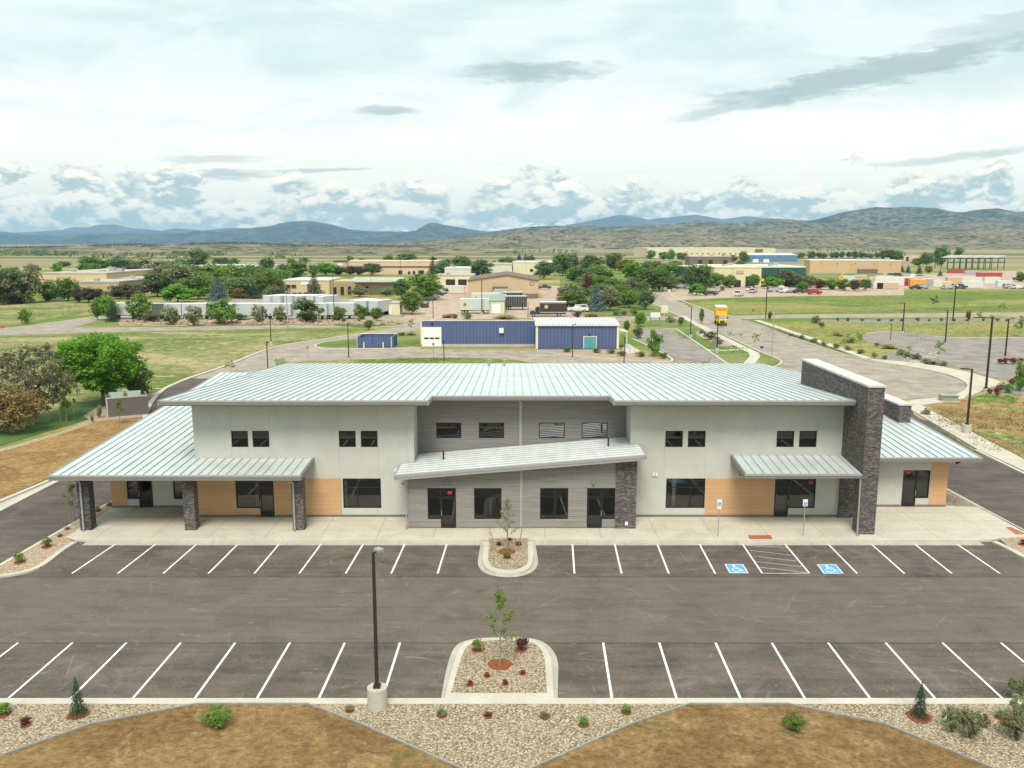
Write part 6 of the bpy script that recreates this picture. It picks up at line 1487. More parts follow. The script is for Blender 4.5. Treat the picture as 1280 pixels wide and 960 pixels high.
mb = MB(); mb.box(XD, XD + 17, 15, 26, 0, 5.2); obj('wall', mb, 'tanwall', r)
mb = MB(); mb.hexa([(XD - 1, 11, 4.6), (XD + 18, 11, 4.6), (XD + 18, 27, 5.6), (XD - 1, 27, 5.6), (XD - 1, 11, 4.9), (XD + 18, 11, 4.9), (XD + 18, 27, 5.9), (XD - 1, 27, 5.9)]); obj('porch_roof', mb, 'greyroof', r)
openings(r, [(XD + 6.5, XD + 10, .3, 3.6), (XD + 11.4, XD + 15, .3, 3.6)], 'greyroof', 'dock_door', 14.98)
openings(r, [(XD + 5, XD + 5.8, 2, 3), (XD + 15.5, XD + 16.3, 2, 3)], 'darkgap', 'window', 14.98)
# peach shop building with navy stripe
r, X, Y = site('shop_building', 418, 343, 'long peach building with navy stripe and small tower at its left end'); k = mpp(343); W = 127 * k; H_ = HZ(327, Y)
wallbox(r, 7 * k, W, 0, 40, H_, 'peach', 'peach', .3)
mb = MB(); mb.box(0, 16.5 * k, -1.2, 8, 0, H_ + .4); obj('tower', mb, 'tanwall', r); mb = MB(); mb.box(-.5, 17 * k, -1.8, 8.5, H_ + .41, H_ + .95); obj('tower_roof', mb, 'brownroof', r)
mb = MB(); mb.box(16.6 * k, W, -.08, -.01, 4.0, 4.9); obj('stripe', mb, 'stripe', r)
mb = MB(); mb.box(4 * k, 12 * k, -1.35, -1.21, H_ - 2.2, H_ - .8); obj('sign_board', mb, 'white', r)
mb = MB(); mb.box(37 * k, 54 * k, -1.5, -.09, 5.7, 6.4); obj('awning', mb, 'brownroof', r)
openings(r, [(80 * k, 85 * k, 0, 2.4), (105 * k, 112 * k, 0, 2.4), (92 * k, 95 * k, 0, 1.8), (98 * k, 101 * k, 0, 2)], 'darkgap', 'doorway')
# plainer sheds, far off
def shed(name, px0, px1, pyb, pyt, dep, wall, roof, label, wins=(), winmat='darkgap', rz=0.0, pitch=0.0, fac=1.0, par=.5):
    r, X, Y = site(name, px0, pyb, label, rz); k = mpp(pyb); W = (px1 - px0) * k / max(.2, math.cos(rz)); H_ = HZ(pyt, Y) - ZA
    wallbox(r, 0, W, 0, dep, H_, wall, roof, par, pitch=pitch)
    for i in range(min(5, int(W / 9))):
        mb = MB(); ux, uy, us = W * (.12 + .78 * ((i * .37 + .2) % 1)), dep * (.2 + .5 * ((i * .61) % 1)), 1 + (i % 3) * .4; mb.box(ux, ux + us * 1.6, uy, uy + us * 1.3, H_ + par + .002 + pitch, H_ + par + us * .8 + pitch); obj('roof_unit', mb, 'galv', r)
    mb = MB(); mb.box(-.02, W + .02, -.1, -.005, 0, .5); obj('wall_base', mb, 'conc', r)
    for q in range(1, int(W / 8)):
        mb = MB(); mb.box(q * 8 - .07, q * 8 + .07, -.09, -.004, .5, H_ - .05); obj('downpipe', mb, 'trimlight', r)
    openings(r, [(W * a, W * b2, H_ * c, H_ * d) for a, b2, c, d in wins], winmat, d=.22); return r, W, H_
shed('warehouse', 641, 692, 344, 328.5, 40, 'cream', 'whitemetal', 'cream warehouse with white roof behind the gabled hall', [(.42, .5, .3, .5)])
shed('warehouse', 590, 640, 345, 331, 45, 'whitewall', 'greyroof', 'white warehouse half hidden behind dark trees left of the cream one', [(.1, .2, .0, .35)])
shed('warehouse', 556, 588, 349, 336, 30, 'whitewall', 'whitemetal', 'low white shed behind the large dark tree', [])
shed('garage_building', 544, 592, 360, 345, 18, 'cream', 'greyroof', 'cream garage with two dark bays left of the gabled hall', [(.28, .52, .25, .72), (.60, .82, .25, .72)])
shed('warehouse', 50, 134, 358, 342.5, 60, 'tanbright', 'greyroof', 'long tan warehouse with pale roof at far left', [])
shed('warehouse', 97, 150, 373, 353.5, 20, 'tanwall', 'greyroof', 'low tan building with plain wall below the long warehouse', [(.9, .99, .15, .5)])
shed('warehouse', 150, 182, 365, 349, 16, 'tanbright', 'greyroof', 'small tan building right of the low plain one', [(.05, .25, .2, .5)])
shed('warehouse', 244, 345, 339, 332.5, 30, 'whitewall', 'whitemetal', 'long white low shed above the grove of trees', [(.3, .36, .2, .6)])
shed('house', 176, 196, 354, 347, 10, 'whitewall', 'greyroof', 'small white house below the light olive tree', [])
shed('house', 240, 262, 352, 343, 10, 'tanbright', 'whitemetal', 'small pale house at the left of the grove', [])
r, W, H_ = shed('home_store', 892, 951, 359, 335, 45, 'cream', 'cream', 'cream store front with wide dark entrance behind the car park', [(.67, .84, .0, .56), (.42, .57, .0, .36)])
mb = MB(); mb.box(W * .46, W * .62, -.3, -.02, H_ * .72, H_ * .88); s_ = obj('sign_board', mb, 'yellowpaint' if 'yellowpaint' in M else 'tanwall', r)
shed('home_store', 951.6, 1006, 358, 334.6, 40, 'greenwall', 'whitemetal', 'dark green store wing with small windows right of the cream front', [(.06, .09, .40, .62), (.11, .15, .40, .62), (.7, .78, .4, .62)])
shed('home_store', 870, 891.4, 358, 336, 40, 'greenwall', 'whitemetal', 'dark green store wing left of the cream front', [(.45, .65, .3, .5)])
shed('warehouse', 838, 872, 350, 338, 18, 'cream', 'greyroof', 'cream wall showing between yellow trees and the green wing', [])
shed('retail_building', 862, 914, 331.5, 321, 20, 'brownroof', 'greyroof', 'low brown shop with dark openings before the huge cream warehouse', [(.2, .3, 0, .6), (.45, .55, 0, .6), (.8, .9, 0, .6)])
r, X, Y = site('warehouse', 809, 322.3, 'huge cream warehouse with a row of small windows below the hills'); k = mpp(322.3); W = 160 * k; H_ = HZ(310.3, Y)
wallbox(r, 0, W, 0, 120, H_, 'cream', 'cream', .3); openings(r, [(W * (.30 + i * .043), W * (.308 + i * .043), H_ * .42, H_ * .52) for i in range(15)], 'darkgap', d=.6)
mb = MB(); mb.box(W * .84, W * .9, -.8, -.02, H_ * .62, H_ * .92); obj('sign_board', mb, 'brownroof', r)
shed('metal_shed', 936, 994, 328, 319, 40, 'bluewall', 'whitemetal', 'steel blue metal shed with white sloping roof', [(.08, .2, 0, .45), (.3, .42, 0, .45)], 'white', rz=R(-8), pitch=1.5)
r, W, H_ = shed('warehouse', 1012, 1116, 341, 326, 30, 'orange', 'whitemetal', 'long orange-tan warehouse with blank wall at right', [(.12, .125, .75, .85), (.3, .305, .72, .82), (.5, .505, .75, .85), (.7, .705, .7, .82), (.88, .885, .68, .82)], rz=R(-12))
mb = MB(); mb.box(W * .53, W * .74, -2.5, -.02, 0, 2.6); obj('dock_shelter', mb, 'brownroof', r)
shed('retail_building', 1128, 1150, 326, 319, 15, 'peach', 'greyroof', 'small peach building behind the trees beside the orange warehouse', [(.2, .35, .0, .7)])
# steel frame under erection
r, X, Y = site('steel_frame', 1184, 337, 'open steel building frame with five sloping roof panels beside red containers'); k = mpp(337); W = 72 * k; H_ = HZ(323, Y)
for i in range(10):
    for y_ in (0, 18):
        mb = MB(); mb.box(i * W / 9.2, i * W / 9.2 + .4, y_, y_ + .4, 0, H_); obj('post', mb, 'greenwall', r)
mb = MB(); mb.box(0, W, -.05, .35, H_ * .62, H_ * .70); mb.box(0, W, 18, 18.4, H_ - .5, H_); mb.box(0, W, -.05, .35, H_ + .002, H_ + .4); obj('beam', mb, 'greenwall', r)
for i in range(5):
    a, b2 = (i + .6) * W / 5.6, (i + 1.5) * W / 5.6; mb = MB(); mb.hexa([(a, -1, H_ + .2), (b2, -1, H_ + 1.9), (b2, 19, H_ + 1.9), (a, 19, H_ + .2), (a, -1, H_ + .5), (b2, -1, H_ + 2.3), (b2, 19, H_ + 2.3), (a, 19, H_ + .5)]); obj('roof_panel', mb, 'greyroof', r)
# yellow shed beside the trailers
r, X, Y = site('storage_shed', 486, 393.5, 'small pale yellow shed right of the angled trailers'); k = mpp(393.5)
wallbox(r, 0, 14 * k, 0, 6, HZ(378.5, Y), 'cream', 'greyroof', .2); openings(r, [(.1, 4 * k, .1, 2.1)], 'white', 'door')
mb = MB(); mb.box(14 * k + .01, 24 * k, 1, 6, 2.6, 2.8); mb.box(23 * k, 24 * k, 1, 1.3, 0, 2.6); obj('lean_to_roof', mb, 'greyroof', r)
# grey bin enclosure by the lane
r, X, Y = site('bin_enclosure', 134.5, 523, 'grey bin enclosure with pale green panels beside the dark lane', R(27), 'enclosure'); k = mpp(523); W = 47 * k; H_ = HZ(499, Y) - ZA
M['greyboard'] = planks_mat('grey_board', (0.135, 0.115, 0.115), (0.125, 0.108, 0.108), 0.3, 4, .06)
mb = MB(); mb.box(.12, W - .1, 0, .14, .1, H_); mb.box(0, .12, 0, 3.6, 0, H_); mb.box(W - .1, W + .1, 0, 3.6, 0, H_); obj('wall', mb, 'greyboard', r)
mb = MB(); mb.box(0, W, -.03, .16, H_ + .005, H_ + .12); mb.box(-.05, .1, -.06, -.0, 0, H_ + .1); mb.box(0, W, -.05, -.002, 0, .12); obj('trim', mb, 'conc', r)
M['palepanel'] = plain('pale_green_panel', (0.46, 0.55, 0.46), .6, 0, .08)
for a, b2 in ((.4, W * .47), (W * .53, W - .4)):
    mb = MB(); mb.box(a, b2, 3.5, 3.58, .2, H_ + .15); mb.use(1)
    for q in (a, b2 - .08): mb.box(q, q + .08, 3.42, 3.49, .1, H_)
    obj('gate', mb, ['palepanel', 'galv'], r)
# ================================================================ lamp posts and other poles
LAMPG = 'dark lamp posts on concrete bases'
def lamp(px, py, pyt, label, base=(.3, .75), r=.07, arm=1.0, adir=0.0, z=ZA, mat='bronze', style='box', group=LAMPG, name='lamp_post'):
    X, Y = G(px, py, z); H_ = HZ(pyt, Y) - z; root = empty(name, (X, Y, z), 0, label, 'lamp post', group)
    b0 = 0
    if base:
        mb = MB(); mb.tube((0, 0, -.1), (0, 0, base[1]), base[0], base[0], 24); obj('base', mb, 'conc', root); b0 = base[1]
        mb = MB(); mb.box(-r * 2, r * 2, -r * 2, r * 2, b0 + .001, b0 + .12); obj('base_plate', mb, mat, root)
    mb = MB(); q = r * .8
    mb.hexa([(-r, -r, b0), (r, -r, b0), (r, r, b0), (-r, r, b0), (-q, -q, H_), (q, -q, H_), (q, q, H_), (-q, q, H_)]); obj('pole', mb, mat, root)
    ca, sa = math.cos(adir), math.sin(adir)
    mb = MB(); mb.tube((0, 0, H_ - .06), (ca * arm * .45, sa * arm * .45, H_ - .03), r * .55, r * .5, 6); obj('arm', mb, mat, root)
    mb = MB(); u = Vector((ca, sa, 0)); v = Vector((-sa, ca, 0)); a = u * (arm * .35); c = u * arm
    pts = [a - v * .17, c - v * .17, c + v * .17, a + v * .17]
    mb.hexa([(p.x, p.y, H_ - .04) for p in pts] + [(p.x, p.y, H_ + .07) for p in pts]); h = obj('lamp_head', mb, mat if style == 'box' else 'galv', root)
    mb = MB(); pts = [a + u * .05 - v * .13, c - u * .05 - v * .13, c - u * .05 + v * .13, a + u * .05 + v * .13]; mb.hexa([(p.x, p.y, H_ - .055) for p in pts] + [(p.x, p.y, H_ - .041) for p in pts]); obj('lens', mb, 'lens', h)
    return root
lamp(472, 883, 690, 'nearest dark lamp post on a round concrete base at the bottom of the lot', (.41, .86), .072, .42, R(50), 0.0, style='galv')
lamp(1208, 542, 461, 'dark lamp post on a square-looking concrete base in the dry grass right of the building', (.45, .95), .085, 1.1, R(180))
lamp(1232, 490, 397, 'tallest dark lamp post beside the turning circle at right', (.32, .5), .11, 2.2, R(170))
lamp(1181.5, 428, 388.6, 'dark lamp post at the car park\'s far edge left of the tall one', None, .10, .7, R(90))
lamp(1128, 417, 378.5, 'dark lamp post beside the grey bollard posts', (.3, .6), .10, 1.2, R(180))
lamp(1191, 401, 356, 'dark lamp post rising from the far street at right', None, .12, .8, R(90))
lamp(1256.5, 445, 398.5, 'dark lamp post in the right car park', None, .10, 1.0, R(0))
lamp(964.5, 453, 385.5, 'galvanised street lamp with a long arm beside the road', None, .075, 1.9, R(10), mat='galv')
lamp(957, 398, 357, 'dark street lamp on the corner of the cross street', None, .10, .8, R(90))
lamp(863, 423, 383, 'lamp post on concrete base left of the rocky bed', (.34, .8), .085, .7, R(180))
lamp(896, 441, 395, 'lamp post on concrete base nearest the lawn path', (.34, .9), .085, .7, R(90))
lamp(436, 451, 405, 'lamp post on concrete base left of the blue bin enclosure', (.3, .6), .07, .7, R(90))
lamp(335, 464, 428, 'dark lamp post just behind the roof\'s left end', None, .07, .6, R(90))
lamp(339, 431, 393, 'lamp post on concrete base in the left meadow', (.32, .7), .07, .6, R(90))
lamp(555, 453, 426.5, 'short dark post just behind the middle of the roof', None, .07, .4, R(90))
lamp(715.5, 450, 405.5, 'dark lamp post before the blue building\'s right hall', (.3, .5), .07, .5, R(0))
lamp(780, 455, 422, 'dark lamp post at the blue building\'s right corner', None, .07, .4, R(90))
lamp(360, 411, 365, 'tall grey street lamp before the trailers', None, .10, 1.2, R(120), mat='galv')
lamp(541.5, 398, 376.5, 'lamp post in the loading yard left of the light trailer', None, .09, .5, R(90))
lamp(602.4, 393, 351, 'tall dark lamp post before the light green trailer', (.35, .6), .12, .6, R(90))
lamp(660, 398, 379, 'thin pole left of the black truck', None, .08, .4, R(90))
lamp(1113, 425, 405.5, 'thin post among the grey bollard posts', None, .05, .3, R(90))
for px, py, pyt, lab in ((142, 325, 303, 'tall lattice pylon on the plain at left'), (269, 324, 312, 'thin power pole beyond the dark skyline tree'), (379, 326, 312, 'lattice pylon right of the skyline trees'), (388, 333, 319, 'power pole above the two-storey building'), (418, 400, 340, 'tall pole at the two-storey building\'s right corner'), (501, 347, 318, 'slim pole before the peach building'), (464, 370, 344, 'slim pole beside the dock porch')):
    X, Y = G(px, py); H_ = HZ(pyt, Y) - ZA; r_ = H_ * .012; root = empty('power_pole', (X, Y, ZA), 0, lab, 'pole', 'poles in the distance')
    mb = MB(); mb.tube((0, 0, 0), (0, 0, H_), r_, r_ * .6, 6); obj('pole', mb, 'galv' if 'pylon' in lab else 'bark', root)
    mb = MB()
    for q in ((.92, .8, .68) if 'pylon' in lab else (.93,)): mb.box(-H_ * .10, H_ * .10, -r_ * .6, r_ * .6, H_ * q, H_ * (q + .012))
    obj('crossarm', mb, 'galv' if 'pylon' in lab else 'bark', root)
# grey posts on the right car park
for i, (px, py, h) in enumerate(((1131, 417, 9), (1136, 419, 11), (1139, 421, 10), (1144, 421, 11), (1147, 424, 9), (1151.5, 424.5, 9), (1155.5, 425.5, 9))):
    X, Y = G(px, py); H_ = HZ(py - h, Y) - ZA; mb = MB(); mb.tube((0, 0, 0), (0, 0, H_), .11, .11, 8); mb.blob((0, 0, H_), .11, .11, .07); o = obj('bollard', mb, 'galv'); o.location = (X, Y, ZA)
    tag(o, 'grey steel post in the cluster on the right car park', 'post', 'grey steel posts in a cluster')
# signs
def post_sign(px, py, pyt, kind, label, z=0.0, plates=1, w=.31, h=.46):
    X, Y = G(px, py, z); H_ = HZ(pyt, Y) - z; root = empty('parking_sign' if kind == 'isa' else 'street_sign', (X, Y, z), 0, label, 'sign', 'signs on posts')
    mb = MB(); mb.tube((0, 0, 0), (0, 0, H_ - .02), .03, .03, 8); obj('post', mb, 'galv', root)
    if kind == 'isa':
        mb = MB(); mb.box(-w / 2, w / 2, -.05, -.032, H_ - h, H_); mb.use(1); mb.box(-w * .36, w * .36, -.054, -.0505, H_ - h * .93, H_ - h * .42); mb.use(2)
        y = -.056; c = (0, H_ - h * .68)
        def s_(a, b2, t_=.022):
            a, b2 = Vector(a), Vector(b2); d = (b2 - a).normalized(); n = Vector((-d.y, d.x)) * t_ / 2
            mb.face([(a.x - n.x, y, a.y - n.y), (b2.x - n.x, y, b2.y - n.y), (b2.x + n.x, y, b2.y + n.y), (a.x + n.x, y, a.y + n.y)])
        s_((-.01, c[1] + .075), (-.01, c[1] + .05), .03); s_((-.01, c[1] + .045), (-.01, c[1] - .01)); s_((-.01, c[1] - .01), (.045, c[1] - .01)); s_((.045, c[1] - .01), (.065, c[1] - .075)); 
        for k in range(8): a0, a1 = 2.0 + k * .5, 2.0 + (k + 1) * .5; s_((-.01 + .05 * math.cos(a0), c[1] - .035 + .045 * math.sin(a0)), (-.01 + .05 * math.cos(a1), c[1] - .035 + .045 * math.sin(a1)), .014)
        obj('sign_plate', mb, ['white', 'bluepaint', 'white'], root)
        if plates > 1:
            mb = MB(); mb.box(-w * .42, w * .42, -.05, -.032, H_ - h - .2, H_ - h - .03); obj('sign_plate', mb, 'white', root)
    elif kind == 'stop':
        mb = MB(); n = 8; c = H_ - .38; mb.tube((0, -.05, c), (0, -.03, c), .38, .38, 8); obj('sign_plate', mb, 'red', root)
    else:
        mb = MB(); mb.box(-w / 2, w / 2, -.05, -.03, H_ - h, H_); obj('sign_plate', mb, kind, root)
    return root
post_sign(897.5, 670.5, 624, 'isa', 'accessible parking sign on a post left of the red kerb tile', plates=2)
post_sign(1004, 669.5, 624, 'isa', 'accessible parking sign on a post before the right entrance', plates=1)
post_sign(941, 399, 386, 'stop', 'red stop sign on the corner of the cross street', ZA)
post_sign(952, 438, 432.5, 'stripe', 'little blue mailbox by the road kerb', ZA, w=.6, h=.42)
post_sign(3.5, 420, 407, 'redtile', 'small red sign on a post at the left picture edge', ZA, w=1.2, h=.5)
post_sign(696.7, 454, 436, 'galv', 'thin sign post seen behind the roof before the blue building', ZA, w=.3, h=.4)
post_sign(385, 449, 432.5, 'trim', 'small sign post on the left loop road', ZA, w=.32, h=.45)
post_sign(542, 449, 428.5, 'trim', 'small sign post before the white overhead door', ZA, w=.32, h=.45)
post_sign(836.5, 369.5, 362, 'white', 'small white sign at the car park entrance', ZA, w=.7, h=.9)
X, Y = G(819, 401); k = mpp(401); root = empty('sign_board', (X, Y, ZA), 0, 'blank white board on two posts at the avenue junction', 'sign')
mb = MB(); mb.box(-6 * k, 6 * k, -.06, .06, 4.5 * k, 10.5 * k); obj('board', mb, 'white', root)
for s in (-1, 1): mb = MB(); mb.box(s * 5.6 * k - .08, s * 5.6 * k + .08, .07, .2, 0, 10.3 * k); obj('post', mb, 'bark', root)
X, Y = G(830.5, 394); mb = MB(); mb.box(-.9, .9, -.06, .06, .6, 2.6); mb.box(-.1, .1, .061, .15, 0, 2.5); tag(obj('sign_board', mb, 'cream'), 'small cream board right of the blank white one', 'sign').location = (X, Y, ZA)
X, Y = G(845, 436); mb = MB(); mb.box(-.5, .5, -.05, .05, .8, 2.0); mb.box(-.48, -.38, .051, .1, 0, .8); mb.box(.38, .48, .051, .1, 0, .8); X, Y = G(893, 438); tag(obj('sign_board', mb, 'trim'), 'small grey board at the foot of the lawn lamp post', 'sign').location = (X, Y, ZA)
# transformer cabinet by the turning circle
X, Y = G(1178, 502.5); k = mpp(502); root = empty('utility_cabinet', (X, Y, ZA), R(-4), 'long green-grey utility cabinet beside the turning circle', 'cabinet')
mb = MB(); mb.box(0, 19 * k, 0, 1.2, .12, 7.3 * k); obj('housing', mb, 'greytube', root)
mb = MB(); mb.box(-.12, 19 * k + .12, -.12, 1.32, 7.31 * k, 7.31 * k + .1); obj('lid', mb, 'greytube', root); mb = MB(); mb.box(-.2, 19 * k + .2, -.2, 1.4, 0, .115); obj('plinth', mb, 'conc', root)
# bicycle racks before the blue building
for px in (790.5, 784.5):
    X, Y = G(px, 440.5); mb = MB(); pts = [Vector((.45 * math.cos(a), 0, .55 + .35 * math.sin(a))) for a in np.linspace(0, math.pi, 9)]; mb.path([(.45, 0, 0)] + [tuple(p) for p in pts] + [(-.45, 0, 0)], .035, 6)
    o = obj('bicycle_rack', mb, 'galv'); o.location = (X, Y, ZA); tag(o, 'hooped steel bicycle rack on the concrete pad by the blue building', 'bicycle rack', 'bicycle racks on the pad')
flat('pavement', gp([(781, 431), (786, 430), (802, 440), (784, 442), (778, 437)]), 'kerb', ZA + .06, zbot=-.15)

# ================================================================ vehicles
for n, c in (('yellowpaint', (0.70, 0.43, 0.02)), ('truckyellow', (0.70, 0.50, 0.03)), ('brown', (0.05, 0.032, 0.022)), ('carwhite', (0.62, 0.62, 0.60)), ('cardark', (0.035, 0.038, 0.042)), ('carblue', (0.05, 0.08, 0.16)), ('carred', (0.35, 0.02, 0.03)), ('carsilver', (0.36, 0.37, 0.38)), ('trailerbody', (0.46, 0.50, 0.49)), ('trailergreen', (0.44, 0.53, 0.47)), ('orangebox', (0.66, 0.33, 0.06)), ('redbox', (0.42, 0.06, 0.06)), ('tanbox', (0.55, 0.40, 0.26))): M[n] = plain(n, c, .4, 0, .05)
def wheel(root, x, y, r, w=.22):
    mb = MB(); mb.tube((x, y - w / 2, r), (x, y + w / 2, r), r, r, 14); o = obj('wheel', mb, 'rubber', root); mb = MB(); mb.tube((x, y - w / 2 - .01, r), (x, y + w / 2 + .01, r), r * .55, r * .55, 10); obj('rim', mb, 'galv', o)
def make_car(body, kind):
    """nose along +X, wheels on the ground"""
    root = empty('parked_car', label='car', cat='car'); L, W, = (4.6, 1.8) if kind != 'pickup' else (5.5, 1.95)
    prof = {'sedan': [(-2.3, .35), (-2.3, .85), (-1.6, .95), (-.9, 1.40), (.45, 1.42), (1.1, .98), (2.2, .82), (2.3, .4)], 'suv': [(-2.3, .4), (-2.32, 1.05), (-2.0, 1.70), (.5, 1.72), (1.15, 1.12), (2.2, 1.0), (2.3, .45)],
            'pickup': [(-2.75, .5), (-2.75, 1.1), (-.5, 1.1), (-.4, 1.75), (.8, 1.75), (1.3, 1.15), (2.6, 1.05), (2.75, .5)]}[kind]
    mb = MB(); n = len(prof)
    for s in (-1, 1):
        pts = [(q[0], s * W / 2 * (1 if q[1] < 1.2 else .86), q[1]) for q in prof]; mb.face(pts if s < 0 else pts[::-1])
    for i in range(n):
        a, b2 = prof[i], prof[(i + 1) % n]; wa, wb = W / 2 * (1 if a[1] < 1.2 else .86), W / 2 * (1 if b2[1] < 1.2 else .86)
        mb.face([(a[0], wa, a[1]), (b2[0], wb, b2[1]), (b2[0], -wb, b2[1]), (a[0], -wa, a[1])])
    fix(obj('body', mb, body, root))
    mb = MB(); top = max(q[1] for q in prof); z0, z1 = top - .48, top - .08; xa, xb = {'sedan': (-1.15, .75), 'suv': (-2.0, .8), 'pickup': (-.38, .95)}[kind]
    for s in (-1, 1): y = s * (W / 2 * .94 + .012); y2 = s * (W / 2 * .87 + .012); mb.face([(xa, y, z0), (xb + .15, y, z0), (xb - .35, y2, z1), (xa + .2, y2, z1)])
    ws = {'sedan': ((.53, 1.40), (1.12, .99)), 'suv': ((.56, 1.69), (1.16, 1.14)), 'pickup': ((.86, 1.72), (1.31, 1.17))}[kind]; rs = {'sedan': ((-.96, 1.38), (-1.6, .98)), 'suv': ((-2.04, 1.65), (-2.30, 1.12)), 'pickup': ((-.43, 1.7), (-.51, 1.2))}[kind]
    for (xt, zt), (xl, zl) in (ws, rs): o_ = .02 if xl > xt else -.02; mb.face([(xt + o_, -W * .40, zt + .015), (xt + o_, W * .40, zt + .015), (xl + o_, W * .45, zl + .015), (xl + o_, -W * .45, zl + .015)])
    obj('window_glass', mb, 'carglass', root)
    for x in (-L * .31, L * .31):
        for s in (-1, 1): wheel(root, x, s * (W / 2 - .1), .34)
    for s in (-1, 1):
        mb = MB(); mb.box(L / 2 - .04, L / 2 + .01, s * W * .36 - .15, s * W * .36 + .15, .62, .76); obj('headlight', mb, 'lens', root)
        mb = MB(); mb.box(-L / 2 - .02, -L / 2 + .03, s * W * .36 - .13, s * W * .36 + .13, .72, .9); obj('tail_light', mb, 'red', root)
    return root
CARS = {}
for px, py, col, kind, rz, lab in (
    (881, 366.5, 'cardark', 'suv', 80, 'dark car at the left end of the store car park'), (888.5, 369, 'cardark', 'sedan', 10, 'low dark car in front of the store car park'), (897, 364.5, 'carsilver', 'suv', 75, 'silver car left of a dark one in the store car park'), (902, 363, 'cardark', 'sedan', 75, 'dark car right of the silver one in the store car park'),
    (924, 370, 'carwhite', 'suv', 60, 'white car nearest the grass in the store car park'), (937, 363.5, 'carwhite', 'sedan', 60, 'white car under the yellow van'), (941, 366, 'carsilver', 'sedan', 60, 'silver car below the white one in the store car park'), (967.5, 365, 'carsilver', 'suv', 10, 'silver car below the bright round tree'), (976, 361.5, 'carwhite', 'sedan', 0, 'white car under the brownish tree'), (982, 366, 'carwhite', 'sedan', 5, 'long white car left of the dark sedan'), (989.5, 366, 'carsilver', 'sedan', 5, 'silver sedan in the middle of the right row'), (999, 366.3, 'cardark', 'sedan', 5, 'dark sedan left of the red car'), (1018, 368, 'carred', 'suv', 5, 'red car at the edge of the store car park'), (917, 358, 'cardark', 'pickup', 20, 'dark pickup before the cream store'), (955.5, 358, 'carblue', 'sedan', 70, 'blue car before the dark green wall'), (842, 361.5, 'cardark', 'sedan', 0, 'dark car under the trees at the car park\'s left'), (851, 360.5, 'carsilver', 'suv', 0, 'silver car under the trees at the car park\'s left'), (848, 357, 'carwhite', 'suv', 70, 'white car behind the others at the car park\'s left'), (860, 357.5, 'carwhite', 'sedan', 70, 'white car beside the tall dark tree'),
    (537, 375, 'carsilver', 'sedan', 30, 'silver car nearest in the row beside the big tree'), (541.5, 372.5, 'carsilver', 'sedan', 30, 'second car in the row beside the big tree'), (547, 369.7, 'cardark', 'sedan', 30, 'third, dark car in the row beside the big tree'), (551, 367.6, 'carsilver', 'sedan', 30, 'fourth car in the row beside the big tree'), (556, 366, 'cardark', 'sedan', 30, 'fifth, dark car in the row beside the big tree'), (561, 366.5, 'cardark', 'suv', 30, 'last dark car in the row beside the big tree'), (531, 384, 'cardark', 'suv', 90, 'dark car behind the yellow shed\'s tree'),
    (680, 361.5, 'cardark', 'pickup', 0, 'dark pickup beside the tan hall\'s right wall'), (709, 362, 'carwhite', 'sedan', 60, 'white car half under the avenue tree'), (710, 374, 'carwhite', 'sedan', 60, 'white car under the round light green tree'), (712, 388, 'cardark', 'suv', 40, 'dark car behind the black truck'), (73, 373.5, 'cardark', 'suv', 0, 'dark car under the green trees at left'),
    (1192, 361, 'carwhite', 'pickup', 0, 'first white pickup at the storage yard\'s front'), (1199, 361, 'cardark', 'pickup', 0, 'dark pickup at the storage yard\'s front'), (1184, 361.5, 'carsilver', 'sedan', 0, 'silver car at the storage yard\'s front'), (1262, 360.5, 'carsilver', 'suv', 0, 'silver car right of the white campers'), (1272, 361, 'carwhite', 'sedan', 0, 'white car at the storage yard\'s right end'), (1273, 350, 'cardark', 'pickup', 20, 'dark pickup on the track at right edge'), (1145, 361.5, 'cardark', 'sedan', 0, 'dark car before the orange container'), (1153, 361, 'carsilver', 'suv', 0, 'silver car before the orange container'),
    (1106, 345, 'carsilver', 'sedan', 0, 'silver car behind the storage yard at left'), (1113, 345, 'cardark', 'sedan', 0, 'dark car behind the storage yard at left'), (1122, 345.5, 'cardark', 'suv', 0, 'dark suv behind the storage yard'), (1131, 345.5, 'carsilver', 'suv', 0, 'silver suv behind the storage yard'), (1140, 346, 'carwhite', 'sedan', 0, 'white car behind the storage yard'), (1150, 347, 'carblue', 'sedan', 0, 'blue car behind the storage yard')):
    if (col, kind) not in CARS: CARS[(col, kind)] = make_car(col, kind)
    X, Y = G(px, py); o = place(CARS[(col, kind)], (X, Y, ZA), R(rz), (1.15, 1.15, 1.15), lab, 'parked cars in the distance')
    if col == 'carred': del o['group']
